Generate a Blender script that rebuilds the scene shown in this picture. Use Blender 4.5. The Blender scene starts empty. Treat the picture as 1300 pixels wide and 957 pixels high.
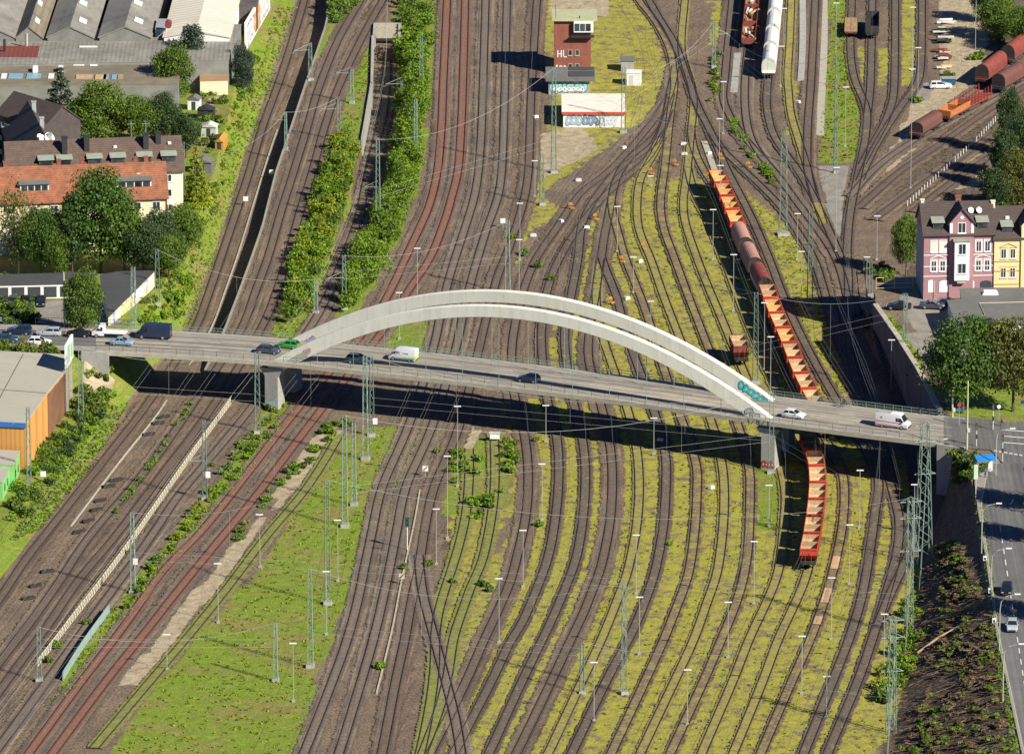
import bpy, bmesh, math, random
import numpy as np
from mathutils import Vector, Matrix
R = math.radians
rnd = random.Random(7)
SC = bpy.context.scene
COL = SC.collection

# ------------------------------------------------------------------ camera
FPX, YH, CY, CX = 10626.0, -2730.0, 478.5, 650.0
PIT = math.atan((CY - YH) / FPX)
ZC = FPX / 7.05
CH, CD = ZC * math.sin(PIT), ZC * math.cos(PIT)
cam = bpy.data.cameras.new('camera'); camo = bpy.data.objects.new('camera', cam); COL.objects.link(camo)
cam.sensor_width = 36.0; cam.lens = FPX / 1300.0 * 36.0
cam.clip_start = 10; cam.clip_end = 20000
camo.location = (0, -CD, CH); camo.rotation_euler = (R(90) - PIT, 0, 0)
SC.camera = camo

# ------------------------------------------------------------------ light
SUN_EL, SUN_AZ = R(35.5), R(-40.0)            # azimuth measured from +x, counter-clockwise
sdir = Vector((math.cos(SUN_EL) * math.cos(SUN_AZ), math.cos(SUN_EL) * math.sin(SUN_AZ), math.sin(SUN_EL)))
W = bpy.data.worlds.new('World'); SC.world = W; W.use_nodes = True
nt = W.node_tree; bg = nt.nodes['Background']
sky = nt.nodes.new('ShaderNodeTexSky'); sky.sky_type = 'NISHITA'; sky.sun_disc = False
sky.sun_elevation = SUN_EL; sky.sun_rotation = math.atan2(sdir.x, sdir.y)
nt.links.new(sky.outputs[0], bg.inputs[0]); bg.inputs[1].default_value = 0.065
sky.air_density = 0.5; sky.dust_density = 0.0; sky.ozone_density = 10.0
sl = bpy.data.lights.new('sun', 'SUN'); sl.energy = 5.0; sl.angle = R(0.5); sl.color = (1.0, 0.93, 0.80)
so = bpy.data.objects.new('sun', sl); COL.objects.link(so)
so.rotation_euler = sdir.to_track_quat('Z', 'Y').to_euler(); so.location = (300, -200, 400)
SC.view_settings.view_transform = 'Standard'; SC.view_settings.look = 'None'
SC.view_settings.exposure = 0.62; SC.view_settings.gamma = 1.0
SC.view_settings.use_curve_mapping = False
SC.render.engine = 'CYCLES'
SC.cycles.max_bounces = 6; SC.cycles.transparent_max_bounces = 24
SC.cycles.use_adaptive_sampling = True

def G(u, v, z=0.0):
    """point of the place at height z that the photograph shows at pixel u, v"""
    a, b = (u - CX) / FPX, -(v - CY) / FPX
    d = Vector((a, math.cos(PIT) + b * math.sin(PIT), -math.sin(PIT) + b * math.cos(PIT)))
    t = (z - CH) / d.z
    return Vector((d.x * t, -CD + d.y * t, z))
def scl(v): return 7.05 * (v - YH) / (CY - YH)      # pixels per metre, across
def hgt(v0, v1): return (v0 - v1) / (scl(v0) * 0.957)

# ------------------------------------------------------------------ objects
def tag(o, label=None, cat=None, group=None, kind=None):
    if label: o['label'] = label
    if cat: o['category'] = cat
    if group: o['group'] = group
    if kind: o['kind'] = kind
    return o
def thing(name, label, cat, loc=(0, 0, 0), rz=0.0, group=None):
    o = bpy.data.objects.new(name, None); COL.objects.link(o)
    o.location = loc; o.rotation_euler = (0, 0, rz); o.empty_display_size = 0.5
    return tag(o, label, cat, group)
def kids(o): return list(o.children)
def copy_tree(o, parent=None):
    c = o.copy(); COL.objects.link(c)
    if parent: c.parent = parent
    for ch in kids(o): copy_tree(ch, c)
    return c

_O1 = 'first second third fourth fifth sixth seventh eighth ninth tenth eleventh twelfth thirteenth fourteenth fifteenth sixteenth seventeenth eighteenth nineteenth'.split()
def ordn(i):
    n = i + 1
    if n < 20: return _O1[n - 1]
    t, r = {2: ('twentieth', 'twenty'), 3: ('thirtieth', 'thirty'), 4: ('fortieth', 'forty'), 5: ('fiftieth', 'fifty'), 6: ('sixtieth', 'sixty')}[n // 10], n % 10
    return t[0] if r == 0 else t[1] + '-' + _O1[r - 1]

class MB:
    def __init__(s): s.v = []; s.f = []; s.m = []; s.uv = []
    def poly(s, pts, mi=0, uv=None):
        n = len(s.v); s.v += [tuple(p) for p in pts]; s.f.append(list(range(n, n + len(pts)))); s.m.append(mi)
        s.uv.append(uv)
        return s
    def box(s, c, d, mi=0, rz=0.0, top=None):
        x, y, z = d[0] / 2, d[1] / 2, d[2] / 2
        k = 1.0 if top is None else top
        P = [(-x, -y, -z), (x, -y, -z), (x, y, -z), (-x, y, -z), (-x * k, -y * k, z), (x * k, -y * k, z), (x * k, y * k, z), (-x * k, y * k, z)]
        ca, sa = math.cos(rz), math.sin(rz); n = len(s.v)
        s.v += [(c[0] + p[0] * ca - p[1] * sa, c[1] + p[0] * sa + p[1] * ca, c[2] + p[2]) for p in P]
        for q in ((3, 2, 1, 0), (4, 5, 6, 7), (0, 1, 5, 4), (1, 2, 6, 5), (2, 3, 7, 6), (3, 0, 4, 7)):
            s.f.append([n + i for i in q]); s.m.append(mi); s.uv.append(None)
        return s
    def b2(s, a, b, mi=0):                      # box from corner to corner
        return s.box([(a[i] + b[i]) / 2 for i in range(3)], [abs(b[i] - a[i]) for i in range(3)], mi)
    def loft(s, secs, mi=0, closed=True, caps=True):
        n0 = len(s.v); k = len(secs[0])
        for c in secs: s.v += [tuple(p) for p in c]
        for i in range(len(secs) - 1):
            for j in range(k if closed else k - 1):
                a = n0 + i * k + j; b = n0 + i * k + (j + 1) % k
                s.f.append([a, b, b + k, a + k]); s.m.append(mi); s.uv.append(None)
        if caps and closed:
            s.f.append([n0 + j for j in range(k)][::-1]); s.m.append(mi); s.uv.append(None)
            e = n0 + (len(secs) - 1) * k
            s.f.append([e + j for j in range(k)]); s.m.append(mi); s.uv.append(None)
        return s
    def prism(s, pts, z0, z1, mi=0, mt=None):
        n = len(pts); lo = [(p[0], p[1], z0) for p in pts]; hi = [(p[0], p[1], z1) for p in pts]
        n0 = len(s.v); s.v += lo + hi
        for j in range(n):
            s.f.append([n0 + j, n0 + (j + 1) % n, n0 + n + (j + 1) % n, n0 + n + j]); s.m.append(mi); s.uv.append(None)
        s.f.append([n0 + j for j in range(n)][::-1]); s.m.append(mi); s.uv.append(None)
        s.f.append([n0 + n + j for j in range(n)]); s.m.append(mi if mt is None else mt); s.uv.append(None)
        return s
    def tube(s, pts, r, n=5, mi=0):
        pts = [Vector(p) for p in pts]; secs = []
        rr = r if isinstance(r, (list, tuple)) else [r] * len(pts)
        for i, p in enumerate(pts):
            t = (pts[min(i + 1, len(pts) - 1)] - pts[max(i - 1, 0)])
            if t.length < 1e-9: t = Vector((0, 0, 1))
            t.normalize(); a = Vector((0, 0, 1)) if abs(t.z) < 0.9 else Vector((1, 0, 0))
            x = t.cross(a).normalized(); y = x.cross(t)
            secs.append([p + (x * math.cos(k * 2 * math.pi / n) + y * math.sin(k * 2 * math.pi / n)) * rr[i] for k in range(n)])
        return s.loft(secs, mi)
    def disc(s, c, axis, r, w, n=12, mi=0):      # short cylinder
        a = Vector(axis).normalized(); c = Vector(c)
        return s.tube([c - a * w / 2, c + a * w / 2], r, n, mi)
    def build(s, name, mats, parent=None, smooth=False, loc=None, rz=None):
        me = bpy.data.meshes.new(name); me.from_pydata(s.v, [], s.f)
        if not isinstance(mats, (list, tuple)): mats = [mats]
        for m in mats: me.materials.append(m)
        me.polygons.foreach_set('material_index', s.m)
        if any(u is not None for u in s.uv):
            ul = me.uv_layers.new(name='UVMap'); k = 0; data = []
            for fi, f in enumerate(s.f):
                u = s.uv[fi]
                for j in range(len(f)): data += list(u[j]) if u else [0.0, 0.0]
            ul.data.foreach_set('uv', data)
        if smooth: me.polygons.foreach_set('use_smooth', [True] * len(s.f))
        me.update()
        o = bpy.data.objects.new(name, me); COL.objects.link(o)
        if parent: o.parent = parent
        if loc is not None: o.location = loc
        if rz is not None: o.rotation_euler = (0, 0, rz)
        return o
def recalc(o):
    bm = bmesh.new(); bm.from_mesh(o.data); bmesh.ops.recalc_face_normals(bm, faces=bm.faces); bm.to_mesh(o.data); bm.free(); return o

# ------------------------------------------------------------------ materials
def newmat(name):
    m = bpy.data.materials.new(name); m.use_nodes = True
    return m, m.node_tree, m.node_tree.nodes['Principled BSDF']
def N(t, typ, **kw):
    n = t.nodes.new(typ)
    for k, v in kw.items():
        if k.startswith('i_'): n.inputs[k[2:]].default_value = v
        else: setattr(n, k, v)
    return n
def ramp(t, fac, stops):
    r = t.nodes.new('ShaderNodeValToRGB'); t.links.new(fac, r.inputs[0])
    e = r.color_ramp.elements
    while len(e) > 1: e.remove(e[-1])
    e[0].position = stops[0][0]; e[0].color = (*stops[0][1], 1)
    for p, c in stops[1:]:
        x = e.new(p); x.color = (*c, 1)
    return r.outputs[0]
def cm(c, k): return tuple(max(0.0, min(1.0, x * k)) for x in c)
def mix(t, fac, a, b, blend='MIX'):
    n = t.nodes.new('ShaderNodeMix'); n.data_type = 'RGBA'; n.blend_type = blend
    if isinstance(fac, float): n.inputs[0].default_value = fac
    else: t.links.new(fac, n.inputs[0])
    for i, x in ((6, a), (7, b)):
        if isinstance(x, tuple): n.inputs[i].default_value = (*x, 1)
        else: t.links.new(x, n.inputs[i])
    return n.outputs[2]
def math_(t, op, a, b=None, clamp=False):
    n = t.nodes.new('ShaderNodeMath'); n.operation = op; n.use_clamp = clamp
    for i, x in ((0, a), (1, b)):
        if x is None: continue
        if isinstance(x, (int, float)): n.inputs[i].default_value = x
        else: t.links.new(x, n.inputs[i])
    return n.outputs[0]
def noise(t, scale, detail=4, vec=None, rough=0.6):
    n = N(t, 'ShaderNodeTexNoise'); n.inputs['Scale'].default_value = scale; n.inputs['Detail'].default_value = detail
    n.inputs['Roughness'].default_value = rough
    if vec is not None: t.links.new(vec, n.inputs['Vector'])
    return n.outputs['Fac']
def objvec(t, sc=None):
    c = t.nodes.new('ShaderNodeTexCoord')
    if sc is None: return c.outputs['Object']
    m = t.nodes.new('ShaderNodeMapping'); t.links.new(c.outputs['Object'], m.inputs[0]); m.inputs['Scale'].default_value = sc
    return m.outputs[0]
def mat(name, col, rough=0.75, var=0.22, sc=0.6, metal=0.0, dirt=None, dk=0.35, fine=5.0, stretch=None):
    """weathered paint / stone: two scales of mottling and optional stains"""
    m, t, p = newmat(name)
    v = objvec(t, stretch)
    a = ramp(t, noise(t, sc, 5, v), [(0.3, cm(col, 1 - var)), (0.7, cm(col, 1 + var))])
    b = ramp(t, noise(t, fine, 3, v), [(0.3, cm((1, 1, 1), 1 - var * 0.6)), (0.75, (1, 1, 1))])
    c = mix(t, 1.0, a, b, 'MULTIPLY')
    if dirt:
        f = math_(t, 'MULTIPLY', math_(t, 'GREATER_THAN', noise(t, sc * 2.3, 6, v, 0.7), 0.58), dk)
        c = mix(t, f, c, dirt)
    if name.startswith(('bin_', 'pane', 'signal_red', 'tarp', 'wagon_white', 'glass')):
        oi = t.nodes.new('ShaderNodeObjectInfo'); k = .55 if name.startswith(('pane', 'glass')) else .78
        c = mix(t, 1.0, c, ramp(t, oi.outputs['Random'], [(0, (k, k * .98, k * .95)), (1, (1.18, 1.16, 1.12))]), 'MULTIPLY')
    if name == 'concrete':
        s1 = noise(t, 1.0, 5, objvec(t, (.9, .9, .07)), .7); c = mix(t, 1.0, c, ramp(t, s1, [(.34, (.90, .89, .85)), (.5, (1, 1, 1))]), 'MULTIPLY')
        sp = t.nodes.new('ShaderNodeSeparateXYZ'); t.links.new(objvec(t), sp.inputs[0])
        fr = math_(t, 'FRACT', math_(t, 'MULTIPLY', math_(t, 'ADD', sp.outputs[0], 100), .21)); c = mix(t, math_(t, 'MULTIPLY', math_(t, 'LESS_THAN', fr, .014), .22), c, (.45, .44, .38))
    t.links.new(c, p.inputs['Base Color']); p.inputs['Roughness'].default_value = rough; p.inputs['Metallic'].default_value = metal
    return m
def leafmat(name, dark, light, trans=0.25):
    m, t, p = newmat(name)
    v = objvec(t)
    c = ramp(t, noise(t, 0.55, 4, v), [(0.3, dark), (0.52, tuple((a + b) / 2 for a, b in zip(dark, light))), (0.72, light)])
    c = mix(t, 1.0, c, ramp(t, noise(t, 3.0, 2, v), [(0.3, (0.6, 0.6, 0.6)), (0.7, (1.0, 1.0, 1.0))]), 'MULTIPLY')
    t.links.new(c, p.inputs['Base Color']); p.inputs['Roughness'].default_value = 0.6
    tr = t.nodes.new('ShaderNodeBsdfTranslucent'); t.links.new(c, tr.inputs[0])
    mx = t.nodes.new('ShaderNodeMixShader'); mx.inputs[0].default_value = trans
    out = t.nodes['Material Output']
    t.links.new(p.outputs[0], mx.inputs[1]); t.links.new(tr.outputs[0], mx.inputs[2]); t.links.new(mx.outputs[0], out.inputs[0])
    return m
M = {}
M['concrete'] = mat('concrete', (0.80, 0.79, 0.68), 0.85, 0.05, 0.5, dirt=(0.55, 0.55, 0.46), dk=0.3, fine=2.5, stretch=(1, 1, 0.25))
M['concrete_grey'] = mat('concrete_grey', (0.36, 0.36, 0.33), 0.9, 0.15, 0.4, dirt=(0.2, 0.2, 0.18), stretch=(1, 1, 0.3))
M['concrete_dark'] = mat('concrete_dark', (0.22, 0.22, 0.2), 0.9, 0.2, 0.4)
M['edge_stone'] = mat('edge_stone', (0.42, 0.39, 0.31), 0.9, 0.15, 0.8)
M['pavement'] = mat('pavement', (0.30, 0.28, 0.24), 0.9, 0.14, 0.5)
M['steel_green'] = mat('steel_green', (0.21, 0.30, 0.25), 0.6, 0.15, 1.0)
M['steel_grey'] = mat('steel_grey', (0.36, 0.38, 0.37), 0.55, 0.12, 1.0)
M['steel_pale'] = mat('steel_pale', (0.55, 0.58, 0.5), 0.55, 0.1, 1.0)
M['steel_dark'] = mat('steel_dark', (0.035, 0.036, 0.038), 0.6, 0.2, 2.0)
M['lamp_white'] = mat('lamp_white', (0.8, 0.8, 0.78), 0.4, 0.04, 1.0)
M['wire'] = mat('wire', (0.40, 0.42, 0.40), 0.5, 0.1, 1.0)
M['rail'] = mat('rail', (0.06, 0.044, 0.04), 0.55, 0.3, 1.5)
M['tyre'] = mat('tyre', (0.02, 0.02, 0.021), 0.85, 0.2, 4)
M['rim'] = mat('rim', (0.5, 0.51, 0.52), 0.35, 0.1, 4, metal=0.6)
M['glass'] = mat('glass', (0.018, 0.024, 0.03), 0.08, 0.3, 3)
M['pane'] = mat('pane', (0.05, 0.07, 0.085), 0.12, 0.6, 0.9)
M['white'] = mat('white', (0.8, 0.8, 0.77), 0.6, 0.05, 0.8)
M['headlight'] = mat('headlight', (0.75, 0.78, 0.8), 0.15, 0.05, 4)
M['taillight'] = mat('taillight', (0.4, 0.02, 0.015), 0.25, 0.1, 4)
M['rust_red'] = mat('rust_red', (0.24, 0.052, 0.036), 0.7, 0.22, 0.7, dirt=(0.12, 0.05, 0.035), dk=0.6)
M['signal_red'] = mat('signal_red', (0.55, 0.06, 0.03), 0.6, 0.18, 0.9, dirt=(0.2, 0.06, 0.04), dk=0.5)
M['bin_tan'] = mat('bin_tan', (0.52, 0.37, 0.22), 0.85, 0.2, 0.5, dirt=(0.38, 0.15, 0.05), dk=0.6, stretch=(1.6, 1.6, 0.5))
M['bin_orange'] = mat('bin_orange', (0.62, 0.37, 0.15), 0.85, 0.2, 0.5, dirt=(0.42, 0.14, 0.03), dk=0.6, stretch=(1.6, 1.6, 0.5))
M['tarp_brown'] = mat('tarp_brown', (0.19, 0.075, 0.062), 0.75, 0.16, 0.5, dirt=(0.15, 0.07, 0.06))
M['tarp_pink'] = mat('tarp_pink', (0.42, 0.22, 0.18), 0.8, 0.14, 0.5, dirt=(0.25, 0.14, 0.12))
M['wagon_white'] = mat('wagon_white', (0.78, 0.78, 0.74), 0.55, 0.07, 0.6, dirt=(0.5, 0.48, 0.44), dk=0.35)
M['wood_plank'] = mat('wood_plank', (0.38, 0.24, 0.12), 0.85, 0.3, 1.2, stretch=(0.3, 3, 1))
M['under'] = mat('under', (0.035, 0.028, 0.026), 0.85, 0.3, 1.5)
M['bark'] = mat('bark', (0.11, 0.085, 0.06), 0.95, 0.3, 1.5, stretch=(2, 2, 0.4))
M['birch_bark'] = mat('birch_bark', (0.5, 0.48, 0.42), 0.9, 0.3, 1.5)
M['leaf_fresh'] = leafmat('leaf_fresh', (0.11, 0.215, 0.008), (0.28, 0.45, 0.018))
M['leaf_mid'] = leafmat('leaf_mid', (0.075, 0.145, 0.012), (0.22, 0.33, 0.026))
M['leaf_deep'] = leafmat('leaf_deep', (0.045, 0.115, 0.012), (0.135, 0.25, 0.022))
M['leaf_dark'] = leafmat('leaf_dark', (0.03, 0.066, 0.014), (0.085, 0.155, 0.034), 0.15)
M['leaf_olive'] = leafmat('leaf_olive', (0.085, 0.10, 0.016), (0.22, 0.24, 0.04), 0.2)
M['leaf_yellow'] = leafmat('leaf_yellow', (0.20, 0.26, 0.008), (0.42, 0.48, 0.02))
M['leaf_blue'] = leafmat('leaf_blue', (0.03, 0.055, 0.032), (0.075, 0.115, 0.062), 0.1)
M['twig'] = mat('twig', (0.12, 0.078, 0.05), 0.95, 0.35, 1.5)
# ------------------------------------------------------------------ lie of the land: break lines of the ground, west to east
HD = 8.8                                        # level of the bridge deck and of the streets
def curve(pts):
    P = []
    for p in pts:
        w = G(p[0], p[1], p[2]); P.append((w.y, w.x, p[3] if len(p) > 3 else p[2]))
    P.sort(); A = np.array(P); return A
def cat(a, y, k): return np.interp(y, a[:, 0], a[:, k])
S_PX = [(-20, 975, 0), (63, 861, 0), (108, 798, 0), (188, 688, 0), (226, 631, 0), (268, 581, 0), (314, 525, 0), (391, 421, 0), (414, 381, 0), (436, 330, -.8), (455, 279, -1.9),
        (468, 220, -2.8), (478, 180, -3.4), (486, 144, -4), (490, 110, -4.4), (491.6, 60, -5), (492, -30, -5)]
PORTAL_Y = G(491, 48, -0.5).y
c1 = curve([(320, -60, 2), (312, 10, 2), (303, 80, 2.5), (292, 137, 3), (274, 210, 4), (250, 280, 5), (205, 365, 6), (165, 412, 7.5), (150, 424, 8.6), (112, 444, 8.6), (106, 502, 2.8), (95, 523, 2.4),
            (68, 560, 2.2), (20, 640, 1.5), (0, 690, 1.2), (-60, 800, .8), (-160, 1020, .5)])
c2 = curve([(395, -60, -2.3), (385, -15, -2.3), (377, 7, -2.3), (343, 108, -2.3), (305, 218, -2.3), (301, 233, -2.3), (272, 328, -2.3), (235, 420, -2.3), (172, 504, 0), (128, 575, 0), (55, 668, 0), (24, 708, 0), (0, 736, 0), (-80, 830, 0), (-200, 1020, 0)])
c4 = curve([(424, -60, 0), (418, 0, 0), (416, 30, 0), (403, 68, 0), (389, 108, 0), (371, 162, 0), (351.5, 220, 0), (334.6, 288, 0), (320, 330, 0), (304.6, 372, 0), (286, 421, 0), (262, 470, 0), (225, 520, 0), (195, 560, 0), (130, 660, 0), (60, 770, 0), (0, 850, 0), (-80, 1020, 0)])
c5t = curve([(474, -60, 0), (473, 40, 0), (472, 60, 0), (471, 108, 0), (459.6, 175, 0), (448, 225, 0), (432, 290, 0), (412, 340, 0), (385, 400, 0), (366, 428, 0), (300, 510, 0), (200, 650, 0), (100, 790, 0), (0, 980, 0), (-20, 1020, 0)])
sc = curve(S_PX)
c9 = curve([(1130, 1020, 0), (1140, 900, 0), (1150, 850, 0), (1160, 780, 0), (1176, 700, 0), (1196, 640, 0), (1206, 624, 0), (1200, 540, 8.7, 0), (1193, 527, 8.7, 0), (1165, 472, 8.7, 0), (1111, 392, 8.7, 0), (1098, 425, 0), (1105, 405, 0), (1125, 378, 0), (1180, 300, 0), (1240, -60, 0)])
c10 = curve([(1296, 1020, 8.7), (1274, 880, 8.7), (1263, 800, 8.7), (1256, 740, 8.7), (1247, 680, 8.7), (1240, 640, 8.7), (1234, 612, 8.7), (1222, 585, 8.7), (1211, 569, 8.7), (1200.3, 540, 8.7), (1193.3, 527, 8.7), (1165.3, 472, 8.7), (1111.3, 392, 8.7),
             (1111, 366, 8.7), (1140, 350, 8.7), (1165, 354, 6.5), (1172, 372, .1), (1184, 300, 0), (1244, -60, 0)])
def zlow(y):
    ys = [G(0, 960, 0).y, G(0, 482, 0).y, G(0, 425, 0).y, 900]
    return np.interp(y, ys, [0, 0, -2.3, -2.3])
def rowcurves(y):
    """x and z of every break line at one latitude"""
    x1, z1 = cat(c1, y, 1), cat(c1, y, 2); x2 = cat(c2, y, 1); z2 = zlow(y); x4 = cat(c4, y, 1)
    x5 = cat(c5t, y, 1); sx, sz = cat(sc, y, 1), cat(sc, y, 2)
    if y > PORTAL_Y: sz = 0.0
    wall = y > G(459, 178, 0).y
    x6 = x5 + 0.05 if wall else max(x5 + .05, sx - 2.7 - 0.0)
    if x6 > sx - 1.9: x6 = sx - 1.9; x5 = min(x5, x6 - .05)
    x7 = max(sx + 2.7, x6 + 1); x8 = x7 + 5.0
    x9 = cat(c9, y, 1); x10, z10 = max(cat(c10, y, 1), x9 + .05), cat(c10, y, 2)
    xs = [-900, x1, x2, x4 - .05, x4, x5, x6, x7, x8, x9, x10, 900]
    zs = [z1, z1, z2, z2, 0, 0, sz, sz, 0, 0, z10, z10]
    for i in range(1, len(xs)): xs[i] = max(xs[i], xs[i - 1] + .01)
    return xs, zs
def TZ(x, y):
    xs, zs = rowcurves(y); return float(np.interp(x, xs, zs))
def GT(u, v, dz=0.0):
    z = 0.0
    for _ in range(12):
        p = G(u, v, z); z = 0.5 * z + 0.5 * TZ(p.x, p.y)
    return Vector((p.x, p.y, z + dz))

# painted zones of the ground: what grows or lies where
Z_LUSH = [[(430, 560), (470, 540), (560, 545), (520, 600), (470, 690), (425, 800), (400, 867), (380, 1000), (110, 1000), (200, 867), (330, 720), (390, 630)],
          [(500, 395), (548, 395), (545, 445), (480, 450)], [(470, 60), (458, 180), (440, 270), (395, 400), (365, 432), (335, 420), (372, 360), (400, 260), (425, 180), (445, 100), (460, 60)],
          [(496, 0), (553, 0), (548, 110), (536, 220), (515, 280), (478, 360), (440, 410), (425, 400), (455, 310), (490, 230), (508, 120)],
          [(345, 505), (378, 512), (335, 575), (255, 670), (195, 740), (135, 815), (90, 880), (60, 900), (120, 800), (200, 700), (285, 600)],
          [(1058, -40), (1079, -40), (1082, 100), (1092, 150), (1086, 205), (1040, 208), (1043, 160), (1052, 60)], [(1205, 500), (1210, 470), (1345, 462), (1345, 536), (1240, 541), (1212, 528)],
          [(418, -20), (470, -20), (452, 15), (415, 60), (400, 80), (412, 30)], [(1120, 395), (1132, 400), (1165, 455), (1172, 480), (1160, 470)],
          [(960, 590), (1002, 600), (995, 680), (962, 670)], [(560, 560), (640, 550), (650, 640), (610, 660), (560, 650)]]
Z_MOSS = [[(640, 500), (1000, 530), (1170, 590), (1175, 700), (1150, 880), (1100, 1000), (520, 1000), (560, 867), (600, 760), (650, 660)],
          [(742, 330), (760, 240), (800, 222), (905, 225), (960, 330), (1035, 505), (1000, 520), (820, 500), (740, 480), (680, 470)], [(688, -40), (790, -40), (845, 60), (845, 110), (822, 150), (690, 245), (678, 240), (700, 100), (690, 60)],
          [(925, 222), (945, 240), (1010, 290), (1035, 360), (1062, 440), (1078, 505), (1045, 505), (990, 370)], [(1142, -40), (1168, -40), (1166, 108), (1138, 108)], [(1112, 60), (1132, 60), (1130, 110), (1112, 110)],
          [(1087, 60), (1103, 60), (1106, 110), (1092, 110)], [(655, 210), (700, 200), (690, 250), (720, 265), (670, 300), (650, 340), (640, 330)], [(560, 640), (650, 640), (610, 750), (580, 867), (540, 867), (550, 800), (575, 740)],
          [(990, 100), (1012, 100), (1012, 180), (1000, 180)], [(500, 545), (545, 530), (520, 600), (490, 620)], [(900, 0), (925, 0), (915, 60), (900, 60)]]
Z_DIRT = [[(1190, -40), (1270, -40), (1240, 70), (1285, 105), (1235, 130), (1160, 190), (1120, 225), (1160, 150), (1195, 100)], [(690, -40), (770, -40), (770, 20), (700, 20)], [(680, 170), (740, 160), (760, 190), (690, 225)],
          [(1160, 130), (1235, 120), (1170, 180), (1120, 215)], [(575, 540), (610, 545), (600, 575), (580, 590)], [(326, 660), (345, 650), (300, 720), (230, 800), (180, 870), (150, 870), (220, 780)],
          [(1228, 200), (1290, 180), (1262, 232), (1210, 240)], [(105, 450), (142, 455), (140, 500), (104, 500)], [(380, 560), (430, 540), (440, 560), (350, 650), (345, 640)], [(280, 120), (260, 160), (262, 130)]]
Z_PAVE = [[(1110, 370), (1400, 370), (1400, 470), (1225, 470), (1180, 480), (1160, 440)], [(-60, 380), (150, 380), (150, 414), (-60, 412)], [(1240, 590), (1300, 560), (1400, 560), (1400, 1000), (1300, 1000), (1262, 760)],
          [(1165, 105), (1245, 100), (1200, 130), (1150, 150)], [(40, 130), (110, 130), (100, 175), (60, 170)], [(1030, 210), (1075, 210), (1070, 300), (1050, 300)]]
Z_SOIL = [[(1180, 690), (1225, 690), (1266, 800), (1290, 1000), (1110, 1000), (1140, 860), (1160, 760)], [(1290, 90), (1400, 60), (1400, 260), (1230, 260), (1130, 250), (1200, 170)], [(560, 580), (640, 560), (640, 620), (590, 700), (565, 720)]]
def pip(px, py, poly):
    inside = np.zeros(px.shape, bool); n = len(poly)
    for i in range(n):
        x1, y1 = poly[i]; x2, y2 = poly[(i + 1) % n]
        if y1 == y2: continue
        c = ((y1 > py) != (y2 > py)) & (px < (x2 - x1) * (py - y1) / (y2 - y1) + x1); inside ^= c
    return inside

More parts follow.
